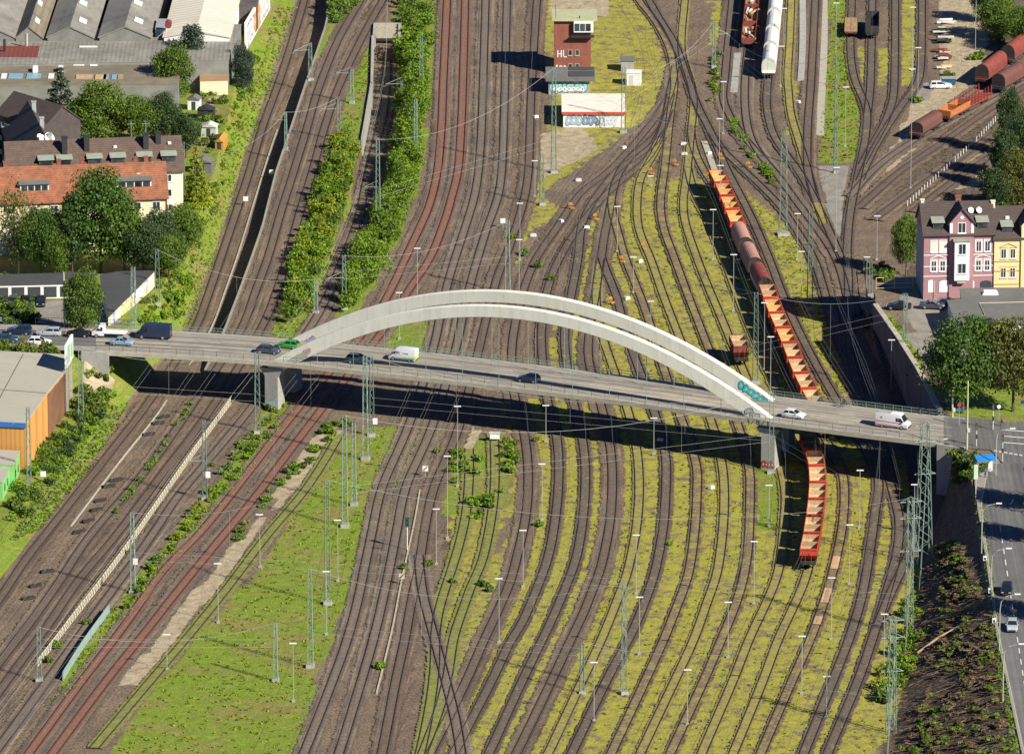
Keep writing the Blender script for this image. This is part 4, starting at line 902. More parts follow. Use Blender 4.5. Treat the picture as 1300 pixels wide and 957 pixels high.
# flat-roofed building by the car park
def px_block(name, label, cat, px, ztop, zbot, wm, rm, lip=.25):
    """block whose roof outline is seen at px"""
    P = [G(u, v, ztop) for u, v in px]; o0 = Vector((sum(p.x for p in P) / len(P), sum(p.y for p in P) / len(P), zbot))
    t = thing(name, label, cat, o0); Q = [(p.x - o0.x, p.y - o0.y) for p in P]
    mb = MB(); mb.prism(Q, -.5, ztop - zbot - .25); recalc(mb.build('wall', wm, t))
    mb = MB(); k = []
    for q in Q: l = math.hypot(*q); k.append((q[0] * (1 + lip / l), q[1] * (1 + lip / l)))
    mb.prism(k, ztop - zbot - .247, ztop - zbot); recalc(mb.build('roof', rm, t))
    return t, Q, o0
t, Q, o0 = px_block('flat_roofed_building', 'low building with dark felt roof in front of the pink and yellow houses', 'building', [(1219, 366), (1330, 365), (1330, 409), (1214, 411), (1203.5, 381), (1222, 380)], HD + 3.3, HD, M['white_wall'], M['roof_felt'])
q = G(1257, 372, HD + 3.4) - o0; mb = MB(); mb.box((q.x, q.y, q.z + .15), (2.9, 2.2, .5), 0, 0, .8); mb.build('skylight', M['lamp_white'], t)
mb = MB(); a, c = G(1243, 385, HD + 3.35) - o0, G(1330, 383, HD + 3.35) - o0; mb.tube([a, c], .12, 4); mb.tube([a, G(1250, 400, HD + 3.35) - o0], .1, 4); mb.build('roof_edging', M['edge_stone'], t)

# signal box and its neighbours
def signal_box():
    p = G(703.5, 95, 0); h = thing('signal_box', 'tall red brick signal box with pale green flat roof and glazed lookout', 'signal box', p)
    W_, D_, H_ = 7.5, 7.5, 11.4
    mb = MB(); mb.b2((0, 0, -.5), (W_, D_, H_)); mb.build('wall', M['brick_red'], h)
    mb = MB(); mb.b2((-.4, -.7, H_ + .003), (W_ + 1.3, D_ + .5, H_ + .35)); mb.build('roof', M['roof_moss'], h)
    mb = MB(); mb.b2((4.0, -.9, H_ - 2.3), (W_ + .5, 4.2, H_ - .003)); lk = mb.build('lookout', M['white'], h)
    for x in (4.15, 5.3, 6.45): mb = MB(); mb.b2((x, -.94, H_ - 2.0), (x + 1.0, -.91, H_ - .45)); mb.build('pane', M['pane'], lk)
    mb = MB(); mb.b2((W_ + .51, -.6, H_ - 2.0), (W_ + .54, 3.9, H_ - .45)); mb.build('pane', M['pane'], lk)
    mb = MB(); mb.b2((3.4, -1.3, H_ - 3.3), (W_ + .6, -.02, H_ - 3.1)); mb.b2((3.4, -1.3, H_ - 2.75), (W_ + .6, -1.24, H_ - 2.7)); mb.b2((3.4, -1.3, H_ - 3.1), (3.46, -1.24, H_ - 2.7)); mb.b2((W_ + .54, -1.3, H_ - 3.1), (W_ + .6, -1.24, H_ - 2.7)); mb.build('balcony', M['steel_dark'], h)
    for x in (2.85, 4.3):
        for z in (4.0, 1.1): window(h, x, z, .85, 1.25, 0, 'edge_stone', bars=0)
    def stroke(mb, pts, w=.2):
        for (a, b) in zip(pts[:-1], pts[1:]):
            d = Vector((b[0] - a[0], 0, b[1] - a[1])).normalized(); n = Vector((-d.z, 0, d.x)) * w / 2
            A_, B_ = Vector((a[0], -.02, a[1])) - d * .05, Vector((b[0], -.02, b[1])) + d * .05
            mb.poly([A_ + n, B_ + n, B_ - n, A_ - n])
    mb = MB(); stroke(mb, [(.75, 3.7), (.75, 5.1)]); stroke(mb, [(1.45, 3.7), (1.45, 5.1)]); stroke(mb, [(.9, 4.4), (1.3, 4.4)])
    stroke(mb, [(1.9, 5.1), (1.9, 3.75), (2.6, 3.75)]); mb.build('painted_letters', M['white'], h)
    graffiti(Vector((.2, 0, .5)), (1, 0, 0), (0, 0, 1), 2.4, 1.5, 4, [(.5, .2, .2), (.75, .72, .7), (.6, .3, .3)], h, 31)
    mb = MB(); mb.tube([(.3, .3, H_ + .3), (.3, .3, H_ + 3.2)], .05); mb.tube([(5.2, .6, H_ + .35), (5.2, .6, H_ + .8)], .12); mb.build('antenna', M['steel_dark'], h)
signal_box()
p = G(696.5, 120, 0); h = thing('equipment_hut', 'low hut with grey roof and colourful graffiti at the foot of the signal box', 'hut', p)
mb = MB(); mb.b2((0, 0, -.4), (8.3, 9.6, 2.85)); mb.build('wall', M['concrete_grey'], h)
mb = MB(); mb.b2((-.6, -.7, 2.853), (9.4, 10.0, 3.15)); rf = mb.build('roof', M['roof_felt'], h); mb = MB(); mb.b2((4.1, 2.0, 3.153), (9.3, 6.2, 3.24)); mb.b2((4.1, 7.0, 3.153), (9.3, 9.6, 3.24)); mb.build('roof_patch', M['roof_felt_dark'], rf)
graffiti(Vector((.3, 0, .3)), (1, 0, 0), (0, 0, 1), 7.4, 2.2, 9, [(.02, .04, .06), (.25, .6, .62), (.75, .72, .4)], h, 41); graffiti(Vector((.9, -.02, .5)), (1, 0, 0), (0, 0, 1), 6.4, 1.2, 7, [(.1, .1, .2), (.7, .72, .74), (.1, .35, .5)], h, 42)
p = G(715, 161.5, 0); h = thing('white_storehouse', 'white flat-roofed building with red roof edge and grey-blue graffiti along its front', 'building', p)
mb = MB(); mb.b2((0, 0, -.4), (12.2, 13.6, 2.75)); mb.build('wall', M['white_wall'], h)
mb = MB(); mb.b2((-.3, -.4, 2.753), (12.6, 14.0, 3.2)); rf = mb.build('roof', M['roof_white'], h); mb = MB(); mb.b2((-.32, -.46, 2.75), (12.62, -.403, 3.22)); mb.build('fascia', M['red_trim'], rf)
for x0_, n_, c_, sd in ((.5, 3, [(.1, .14, .2), (.35, .45, .52), (.6, .66, .7)], 51), (3.8, 3, [(.04, .06, .1), (.2, .28, .36), (.45, .55, .6)], 52), (7.5, 4, [(.3, .36, .4), (.62, .68, .7), (.4, .45, .5)], 53)):
    graffiti(Vector((x0_, 0, .35)), (1, 0, 0), (0, 0, 1), 3.2, 2.0, n_, c_, h, sd)
p = G(795.5, 108.5, 0); h = thing('relay_cabin', 'small white boxy cabin on the grass right of the signal box', 'cabin', p, R(-4))
mb = MB(); mb.b2((0, 0, -.2), (2.9, 2.8, 2.5)); mb.build('wall', M['white_wall'], h); mb = MB(); mb.b2((-.1, -.1, 2.503), (3.0, 2.9, 2.62)); mb.build('roof', M['lamp_white'], h); mb = MB(); mb.b2((.5, -.03, .05), (1.35, -.004, 2.1)); mb.build('door', M['steel_pale'], h)
p = G(788.5, 91, 0); h = thing('tool_shed', 'small shed with grey flat roof just behind the white cabin', 'shed', p)
mb = MB(); mb.b2((0, 0, -.2), (2.6, 3.6, 2.2)); mb.build('wall', M['concrete_grey'], h); mb = MB(); mb.b2((-.2, -.2, 2.203), (2.8, 3.8, 2.35)); mb.build('roof', M['roof_felt'], h)

# apartment blocks on the west side
def block(name, label, corner, W_, D_, E, Rg, rz, wm, rm):
    d = Vector((math.cos(rz), math.sin(rz), 0)); p = corner - d * W_; h = thing(name, label, 'apartment building', p, rz)
    gable_walls(h, W_, D_, E, Rg, wm, base=-2); gable_roof(h, W_, D_, E, Rg, rm, .5); return h
h = block('apartment_block', 'cream apartment block under a long orange tiled roof, half hidden by trees', G(213, 312, 6), 40, 9.4, 9.6, 5.2, R(8), M['render_cream'], M['tile_orange'])
for x in (37.2, 33.6, 30, 26.4, 22, 18, 14, 10):
    for z in (7.2, 4.3, 1.4): window(h, x, z, 1.5, 1.5)
dormer(h, 30.8, 6.4, 1.3, 10.9, 1.6, 3.2, M['white_wall'], M['roof_felt'], 4); dormer(h, 12.6, 5.4, 1.3, 10.9, 1.6, 3.2, M['white_wall'], M['roof_felt'], 4)
for x in (10.2, 20.2, 24.6, 34.6, 36.6): chimney(h, x, 5.2, 13.6, 15.9, M['brick_red'], .75)
mb = MB(); mb.b2((34.6, 3.0, 13.0), (35.3, 3.5, 13.45)); mb.b2((7, 3.0, 13.0), (7.7, 3.5, 13.45)); mb.build('roof_hatch', M['steel_pale'], h)
mb = MB(); mb.tube([(39.9, -.15, 0), (39.9, -.15, 9.4)], .09); mb.build('downpipe', M['brick_red'], h)
h = block('apartment_block', 'pale apartment block under a brown tiled roof with tall dark chimneys', G(233, 288, 6), 33, 10.5, 11.2, 5.0, R(8), M['render_pale'], M['tile_brown'])
for z in (8.9, 6.0, 3.1, .4): window(h, 29.4, z, 1.5, 1.5); window(h, 26.5, z, 1.5, 1.5)
for x in (29.2, 24.6, 19.6, 15.2, 9.5, 6.0): dormer(h, x, 2.6, 1.1, 12.3, 1.4, 2.8, M['tile_brown'], M['copper_green'], 1)
for x, y in ((28.8, 4.4), (26.4, 3.6), (15.2, 3.6), (11.0, 3.2)): chimney(h, x, y, 13.4, 17.4, M['steel_dark'], 1.0)
mb = MB()
for x in (23.8, 26.6): mb.tube([(x, 5.2, 16), (x, 5.2, 19.6)], .05); mb.tube([(x - .8, 5.2, 19.0), (x + .8, 5.2, 19.0)], .04)
mb.build('antenna', M['steel_grey'], h)
mb = MB(); mb.b2((30.6, 3.6, 15.2), (31.2, 4.3, 15.6)); mb.b2((20.3, 3.4, 14.9), (20.9, 4.0, 15.3)); mb.build('skylight', M['white'], h)
# shaded terrace running away behind the orange roof
a, c = G(31, 121, 19), G(63, 186, 19); L_ = (a - c).length; d = (a - c).normalized(); rz = math.atan2(d.y, d.x); n = Vector((-d.y, d.x, 0))
h = thing('terrace_house', 'dark slate-roofed terrace running away behind the orange roof', 'terrace', Vector((c.x, c.y, 5)) - n * 5.0, rz)
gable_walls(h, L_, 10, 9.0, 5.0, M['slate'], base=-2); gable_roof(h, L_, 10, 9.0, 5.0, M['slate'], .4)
for k in range(3): chimney(h, 3 + k * 12, 4.6, 13.0, 15.6, M['steel_grey'], .8)
for x, y, s in ((2.5, 6.0, .9), (3.7, 6.3, .8), (2.9, 4.6, 1.2)):
    mb = MB(); mb.tube([(x, y, 12.6), (x, y, 14.6)], .06); mb.disc((x, y, 14.8), Vector((-.6, -.5, .5)), s, .1, 16); mb.build('satellite_dish', M['lamp_white'], h)
p0 = G(-4, 143, 16.5); h = thing('balcony_house', 'dark shaded apartment house with tiers of balconies at the left edge', 'apartment building', Vector((p0.x, p0.y, 5)), R(-48))
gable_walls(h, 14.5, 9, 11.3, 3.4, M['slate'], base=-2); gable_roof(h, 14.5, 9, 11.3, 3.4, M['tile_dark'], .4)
for z in (1.2, 4.0, 6.8, 9.4):
    for k in range(4):
        mb = MB(); x = .4 + 3.55 * k; mb.b2((x, -1.5, z), (x + 2.9, -.02, z + .16)); mb.b2((x, -1.5, z + .161), (x + 2.9, -1.42, z + 1.0)); mb.build('balcony', M['cool_grey'] if (k + int(z)) % 2 else M['copper_green'], h)
        mb = MB(); mb.b2((x + .5, -.05, z + .2), (x + 2.3, -.01, z + 2.1)); mb.build('pane', M['pane'], h)
a, c = G(-30, 150, 15), G(23, 148, 15); d = (c - a).normalized(); h = thing('gabled_house', 'house with brown hipped roof at the left edge before the dark terrace', 'house', Vector((a.x, a.y, 5)) + Vector((0, -4.5, 0)), math.atan2(d.y, d.x) + R(6))
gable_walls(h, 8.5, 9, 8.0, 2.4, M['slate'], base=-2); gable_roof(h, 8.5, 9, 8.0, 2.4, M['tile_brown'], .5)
# garages by the street
t, Q, o0 = px_block('garage_row', 'row of garages with dark doors, white pillars and a flat grey roof', 'garages', [(-70, 350.5), (122, 345), (120, 359), (-70, 363)], 9.2, 6.6, M['white_wall'], M['roof_felt_dark'], .1)
p0, p1 = G(-70, 363, 9.2) - o0, G(120, 359, 9.2) - o0; d = (p1 - p0); n = int(d.length / 2.95); d.normalize()
for k in range(n):
    a = p0 + d * (.35 + k * 2.95); e = a + d * 2.35; mb = MB(); nn = Vector((d.y, -d.x, 0)) * .03
    mb.prism([(a + nn)[:2], (e + nn)[:2], (e - nn)[:2], (a - nn)[:2]], .02, 2.05); recalc(mb.build('garage_door', M['door_dark'], t))
t, Q, o0 = px_block('garage_wing', 'wedge-shaped garage wing with dark flat roof and a long painted wall towards the tracks', 'garage', [(137.5, 402), (196, 343.5), (150, 344.5), (127, 349), (131, 372)], 9.4, 6.8, M['render_cream'], M['roof_felt_dark'], .08)
a, c = G(137.5, 402, 9.4) - o0, G(196, 343.5, 9.4) - o0; d = (c - a); L_ = Vector((d.x, d.y, 0)).length; d = Vector((d.x, d.y, 0)).normalized()
for k, (f, w_, cc) in enumerate(((.05, 5, [(.45, .3, .5), (.75, .72, .74), (.7, .5, .6)]), (.27, 6, [(.1, .1, .4), (.76, .74, .2), (.8, .8, .78)]), (.55, 6, [(.5, .5, .55), (.8, .79, .78), (.3, .3, .5)]), (.78, 5, [(.4, .4, .5), (.82, .8, .8), (.7, .5, .5)]))):
    graffiti(Vector((a.x, a.y, .35)) + d * (L_ * f) + Vector((d.y, -d.x, 0)) * .02, d, (0, 0, 1), w_, 1.8, 5, cc, t, 60 + k)
# timber warehouse by the bridge
t, Q, o0 = px_block('timber_warehouse', 'warehouse clad in orange timber with wide beige flat roof beside the bridge', 'warehouse', [(-80, 441), (83, 450), (86, 466), (60, 497), (33, 537), (-80, 531)], 10.2, 2.0, M['timber_orange'], M['roof_beige'], .1)
p2, p3, p4, pm = [G(u, v, 10.2) - o0 for u, v in ((86, 466), (33, 537), (-80, 531), (60, 497))]
d = (pm - p2).normalized(); nn = Vector((d.y, -d.x, 0)); nn = nn if nn.x > 0 else -nn
mb = MB(); mb.prism([(p2 + nn * .02)[:2], (pm + nn * .02)[:2], (pm + nn * .12)[:2], (p2 + nn * .12)[:2]], -.3, 7.6); recalc(mb.build('brown_cladding', M['timber_brown'], t))
mb = MB(); d = (p4 - p3).normalized(); nn = Vector((-d.y, d.x, 0)); nn = nn if nn.y < 0 else -nn
mb.prism([(p3 + nn * .13)[:2], (p4 + nn * .13)[:2], (p4 + nn * .32)[:2], (p3 + nn * .32)[:2]], 7.4, 8.25); recalc(mb.build('blue_fascia', M['blue_trim'], t))
for (u0, v0), (u1, v1) in (((30, 449), (-8, 520)), ((-60, 490), (58, 499))):
    a, c = G(u0, v0, 10.23) - o0, G(u1, v1, 10.23) - o0; mb = MB(); mb.tube([a, c], .1, 4); mb.build('roof_seam', M['roof_felt'], t)
for px, zt, lb in (([(-40, 569), (25, 572), (17, 589), (-40, 587)], 5.6, 'green site cabin with grey lid close under the orange warehouse'), ([(-40, 592), (12, 594), (3, 611), (-40, 609)], 4.9, 'second green cabin, lower and nearer the left edge')):
    t, Q, o0 = px_block('site_cabin', lb, 'cabin', px, zt, 1.6, M['green_paint'], M['roof_beige'], .1)
    a = G(*px[2], zt) - o0; c = G(*px[1], zt) - o0; d = Vector((c.x - a.x, c.y - a.y, 0)).normalized(); no = Vector((d.y, -d.x, 0))
    for f in (.25, .65):
        e = Vector((a.x, a.y, 0)) + d * (f * (c - a).length) + no * .03; mb = MB(); mb.prism([(e)[:2], (e + d * .9)[:2], (e + d * .9 + no * .02)[:2], (e + no * .02)[:2]], .9, 2.2); recalc(mb.build('window', M['pane'], t))
# works halls, top left
GZ = 3.0
def hall(label, x0u, x1u, vf, zr, E, Rg, wm, rm, L_=70, extra=None):
    a, c = G(x0u, vf, zr), G(x1u, vf, zr); W_ = c.x - a.x; h = thing('works_hall', label, 'hall', (a.x, a.y, GZ), R(90))
    # local x runs away from the viewer, y runs to the west
    h.location = (c.x, a.y, GZ); h.rotation_euler = (0, 0, R(90 - 1.6))
    gable_walls(h, L_, W_, E, Rg, wm); gable_roof(h, L_, W_, E, Rg, rm, .3); return h, W_
hs = [('works hall with slate grey roof and pale blue gable at the left edge', -40, 18, M['concrete_dark'], M['eternit']), ('narrow works hall with tan corrugated roof and light stripes', 20, 53, M['concrete_dark'], M['eternit_tan']),
      ('wide grey works hall, second from the white one', 60, 118, M['concrete_dark'], M['eternit']), ('wide grey works hall next to the white roof', 126, 191, M['concrete_dark'], M['eternit']), ('works hall with bright whitish roof', 208, 291, M['white_wall'], M['eternit_white'])]
for i, (lb, a, c, wm, rm) in enumerate(hs):
    h, W_ = hall(lb, a, c, 41, GZ + 8.2, 6.9, 2.2 if i != 4 else 1.2, wm, rm)
    for k in range(3 if i in (1, 2, 3) else 0):
        mb = MB(); y = W_ * (.2 + .1 * (k % 2)); x = 6 + 13 * k; zz = 6.9 + 2.2 * (y / (W_ / 2)) + .42
        mb.loft([[(x, y, zz), (x + 3.5, y, zz), (x + 3.5, y, zz + .08), (x, y, zz + .08)], [(x, y + W_ * .16, zz + 2.2 * .32), (x + 3.5, y + W_ * .16, zz + 2.2 * .32), (x + 3.5, y + W_ * .16, zz + .08 + 2.2 * .32), (x, y + W_ * .16, zz + .08 + 2.2 * .32)]]); recalc(mb.build('roof_light', M['lamp_white'], h))
    if i == 4: mb = MB(); mb.disc((2.0, W_ * .94, 9.3), (1, 0, 0), .7, 2.2, 14); mb.build('red_tank', M['rust_red'], h)
t, Q, o0 = px_block('works_annex', 'long low annex with grey corrugated roof in front of the works halls', 'annex', [(-60, 42), (306, 31), (288, 75), (212, 77), (-60, 82)], GZ + 6.2, GZ, M['concrete_dark'], M['eternit'], .1)
for u, v, w_, hh, m in ((6, 55, .5, 5, 'steel_dark'), (34, 48, .5, 5.2, 'edge_stone'), (275, 38, .5, 3.0, 'white')):
    p = G(u, v + 12, GZ + 6.2) - o0; mb = MB(); mb.tube([(p.x, p.y, p.z - .3), (p.x, p.y, p.z + hh * .55)], .28, 8); mb.build('flue', M[m], t)
p = G(24, 66, GZ + 6.25) - o0; mb = MB(); mb.box((p.x, p.y, p.z + .06), (8.0, 8.5, .14)); mb.build('red_roof_panel', M['roof_red'], t)
p = G(205, 40, GZ + 6.25) - o0; mb = MB(); mb.box((p.x, p.y, p.z + .7), (2.2, 9, 1.6)); mb.build('roof_hut', M['cool_grey'], t)
p = G(112, 60, GZ + 6.25) - o0; mb = MB(); mb.box((p.x, p.y, p.z + .08), (3.6, 1.0, .12)); mb.build('skylight', M['lamp_white'], t)
t, Q, o0 = px_block('works_annex', 'lower front annex with blue and tan roof lights along its brown-grey roof', 'annex', [(-60, 85), (230, 81), (226, 106), (-60, 108)], GZ + 5.5, GZ, M['concrete_dark'], M['eternit_tan'], .1)
for i, (u, v, w_, d_, m) in enumerate(((20, 97, 2.6, 3.6, 'skylight'), (43, 97, 2.6, 3.6, 'skylight'), (5, 97, 1.0, 3.6, 'lamp_white'), (65, 97, 1.0, 3.6, 'lamp_white'), (107, 98, 3.0, 3.2, 'bin_tan'), (128, 98, 2.0, 3.2, 'bin_tan'), (134.5, 98, .9, 3.2, 'skylight'), (145, 98, .9, 3.2, 'skylight'), (153, 98, .9, 3.2, 'bin_tan'), (100, 82.5, 2.0, 1.2, 'lamp_white'), (119, 83, 1.4, 1.2, 'lamp_white'), (12, 82, 2.8, 1.2, 'lamp_white'), (28, 81, 1.6, 1.4, 'lamp_white'))):
    p = G(u, v, GZ + 5.55) - o0; mb = MB(); mb.box((p.x, p.y, p.z + .05), (w_ * 1.1, d_, .16)); mb.build('roof_light', M[m], t)
for u in (45, 77): p = G(u, 91, GZ + 5.5) - o0; mb = MB(); mb.box((p.x, p.y, p.z + .45), (.95, 2.2, 1.1)); mb.build('roof_vent', M['lamp_white'], t)
t, Q, o0 = px_block('works_annex', 'small cream annex between the conifer and the round dark tree', 'annex', [(254, 94), (289, 93), (289, 101), (254, 102)], GZ + 3.0, GZ - .6, M['render_cream'], M['wood_plank'], .1)
t, Q, o0 = px_block('works_hall', 'hall with blue-black roof and tall graffiti wall towards the tracks', 'hall', [(296, 8), (326, 4), (340, -40), (300, -40), (292, -10)], GZ + 5.5, GZ, M['slate'], M['slate'], .1)
a, c = G(313.5, 60.5, GZ - .6), G(343, 9, GZ - .6); d = (c - a); L_ = d.length; d.normalize(); no = Vector((d.y, -d.x, 0))
h = thing('painted_wall', 'tall wall sprayed with orange, white and blue graffiti above the railway bank', 'wall', a)
mb = MB(); mb.prism([(0, 0), (d * L_)[:2], (d * L_ - no * .5)[:2], (-no * .5)[:2]], -.5, 5.2); recalc(mb.build('wall', M['white_wall'], h))
for k, (f, w_, cc) in enumerate(((.02, 9, [(.1, .2, .4), (.75, .73, .7), (.2, .45, .5)]), (.3, 9, [(.5, .2, .05), (.7, .33, .1), (.8, .7, .6)]), (.58, 9, [(.2, .2, .3), (.8, .78, .76), (.6, .35, .15)]), (.8, 6, [(.15, .3, .25), (.7, .72, .7), (.3, .5, .55)]))):
    graffiti(d * (L_ * f) + Vector((0, 0, .3)), d, (0, 0, 1), min(w_, L_ * .27), 4.4, 5, cc, h, 80 + k)

# garden plots below the graffiti wall
for k, (u, v, w_, d_, hh, m, lb) in enumerate(((266, 172, 3.0, 2.4, 2.0, 'steel_pale', 'small pale greenhouse in the garden plots by the western bank'), (281, 186, 1.6, 5.0, 1.6, 'trim_orange', 'narrow orange-brown shed along the garden path'), (247, 138, 2.4, 2.2, 2.1, 'lamp_white', 'little white garden shed near the round maple'), (262, 150, 3.2, 2.2, 1.9, 'steel_dark', 'dark garden shed in the middle of the plots'), (258, 218, 3.8, 3.0, 2.2, 'roof_felt', 'grey-roofed shed below the golden conifer'))):
    p = G(u, v, TZ(*G(u, v, 3)[:2])); t = thing('garden_shed', lb, 'shed', p, R(-8)); mb = MB(); mb.b2((-w_ / 2, -d_ / 2, -.5), (w_ / 2, d_ / 2, hh)); mb.build('wall', M[m], t)
    mb = MB(); mb.loft([[(-w_ / 2 - .15, -d_ / 2 - .2, hh + .003), (0, -d_ / 2 - .2, hh + .7), (w_ / 2 + .15, -d_ / 2 - .2, hh + .003)], [(-w_ / 2 - .15, d_ / 2 + .2, hh + .003), (0, d_ / 2 + .2, hh + .7), (w_ / 2 + .15, d_ / 2 + .2, hh + .003)]]); recalc(mb.build('roof', M[m] if k != 2 else M['roof_felt'], t)); mb = MB(); mb.b2((-.4, -d_ / 2 - .04, 0), (.4, -d_ / 2 - .005, 1.7)); mb.build('door', M['door_dark'], t)
# ------------------------------------------------------------------ vegetation
M['scrub'] = leafmat('scrub', (.10, .072, .045), (.30, .215, .13), .1)
def leaves(rs, clumps, per, size, up=.25, jit=.9, shell=.55):
    """leaf faces spread through clumps (x, y, z, rx, ry, rz)"""
    C = np.repeat(np.array(clumps, float), per, axis=0); n = len(C)
    d = rs.normal(size=(n, 3)); d /= np.linalg.norm(d, axis=1)[:, None]
    r = shell + (1 - shell) * rs.rand(n) ** .6; r *= (1 + .25 * (rs.rand(n) - .5))
    P = C[:, :3] + d * C[:, 3:] * r[:, None]
    nn = d + rs.normal(size=(n, 3)) * jit; nn[:, 2] += up; nn /= np.linalg.norm(nn, axis=1)[:, None]
    a = np.cross(nn, rs.normal(size=(n, 3))); a /= np.linalg.norm(a, axis=1)[:, None] + 1e-9; b = np.cross(nn, a)
    s = size * (.6 + .8 * rs.rand(n))[:, None]
    V = np.stack([P - a * s * .5, P + b * s * .42, P + a * s * .5, P - b * s * .42], 1).reshape(-1, 3)
    return V
def leafmesh(name, V, m):
    n = len(V) // 4; me = bpy.data.meshes.new(name)
    me.vertices.add(len(V)); me.vertices.foreach_set('co', V.astype(np.float32).ravel())
    me.loops.add(n * 4); me.loops.foreach_set('vertex_index', np.arange(n * 4, dtype=np.int32))
    me.polygons.add(n); me.polygons.foreach_set('loop_start', np.arange(0, n * 4, 4, dtype=np.int32)); me.polygons.foreach_set('loop_total', np.full(n, 4, np.int32))
    me.materials.append(m); me.update(); me.validate(); return me
def crown_broad(seed, kind):
    rs = np.random.RandomState(seed); cl = []
    # unit crown: centre z = .6, half-width .5 , height 1 (tree height 1, crown from .18)
    for i in range(44):
        d = rs.normal(size=3); d /= np.linalg.norm(d); k = .62 + .38 * rs.rand()
        if kind == 'tall': c = (.0 + d[0] * .33 * k, d[1] * .33 * k, .53 + d[2] * .40 * k); r = .12 + .08 * rs.rand()
        else: c = (d[0] * .36 * k, d[1] * .36 * k, .54 + d[2] * .34 * k); r = .13 + .09 * rs.rand()
        cl.append((*c, r, r, r * .8))
    cl.append((0, 0, .58, .3, .3, .28))
    return cl, rs
PROTO = {}
def tree_meshes(kind, lm, bark='bark'):
    key = (kind, lm, bark)
    if key in PROTO: return PROTO[key]
    seed = {'broad': 11, 'broad2': 23, 'tall': 37, 'round': 51, 'spruce': 5, 'cypress': 9, 'thin': 77}[kind]
    rs = np.random.RandomState(seed)
    if kind == 'spruce':
        cl = []
        for t in range(15):
            z = .1 + .86 * t / 14; R_ = .36 * (1 - t / 14.6) ** .85 + .015; k = max(3, int(11 * (1 - t / 16)))
            for j in range(k):
                a = 2 * math.pi * (j + rs.rand()) / k; q = R_ * (.62 + .38 * rs.rand()); cl.append((math.cos(a) * q * .8, math.sin(a) * q * .8, z - q * .22, q * .42 + .015, q * .42 + .015, .026))
        V = leaves(rs, cl, 60, .034, .5, .6, .2)
    elif kind == 'cypress':
        cl = []
        for t in range(11):
            z = .1 + .83 * t / 10; R_ = .19 * math.sin(math.pi * min(1, .16 + .86 * (1 - t / 10)) ** .8) + .035
            for j in range(5): a = 2 * math.pi * (j + rs.rand() * .6) / 5; cl.append((math.cos(a) * R_ * .55, math.sin(a) * R_ * .55, z, R_ * .6, R_ * .6, .085))
        V = leaves(rs, cl, 130, .03, .3, .7)
    else:
        cl, rs = crown_broad(seed, 'tall' if kind in ('tall',) else 'broad')
        if kind == 'round': cl = [(c[0] * .8, c[1] * .8, .52 + (c[2] - .6) * 1.25, c[3], c[4], c[5]) for c in cl]
        V = leaves(rs, cl, 80 if kind == 'thin' else 330, .027, .25, .85)
        V[:, :2] *= 1.25
    me = leafmesh('crown', V, M[lm])
    tb = MB(); top = .55 if kind not in ('spruce', 'cypress') else .9
    tb.tube([(0, 0, -.03), (0, 0, .12), (.008, .004, top * .6), (0, 0, top)], [.03, .022, .016, .004], 7)
    if kind not in ('spruce', 'cypress'):
        for j in range(6):
            a = j * 1.05 + .3; z0 = .2 + .05 * j; tb.tube([(0, 0, z0), (math.cos(a) * .13, math.sin(a) * .13, z0 + .13), (math.cos(a) * .3, math.sin(a) * .3, z0 + .25)], [.013, .009, .003], 5)
    tm = bpy.data.meshes.new('trunk'); tm.from_pydata(tb.v, [], tb.f); tm.materials.append(M[bark]); tm.update()
    PROTO[key] = (me, tm); return me, tm
def tree(u, vt, vb, wpx, kind, lm, label, name='tree', group=None, z=None, bark='bark'):
    p = GT(u, vb) if z is None else G(u, vb, z); s = scl(vb); H = (vb - vt) / (s * .957); Wm = wpx / s
    t = thing(name, label, 'tree', p, rnd.uniform(0, 6.28), group)
    me, tm = tree_meshes(kind, lm, bark)
    nat = {'spruce': .52, 'cypress': .42}.get(kind, 1.15)
    for nm, d in (('trunk', tm), ('crown', me)):
        o = bpy.data.objects.new(nm, d); COL.objects.link(o); o.parent = t; o.scale = (Wm / nat, Wm / nat, H)
    return t
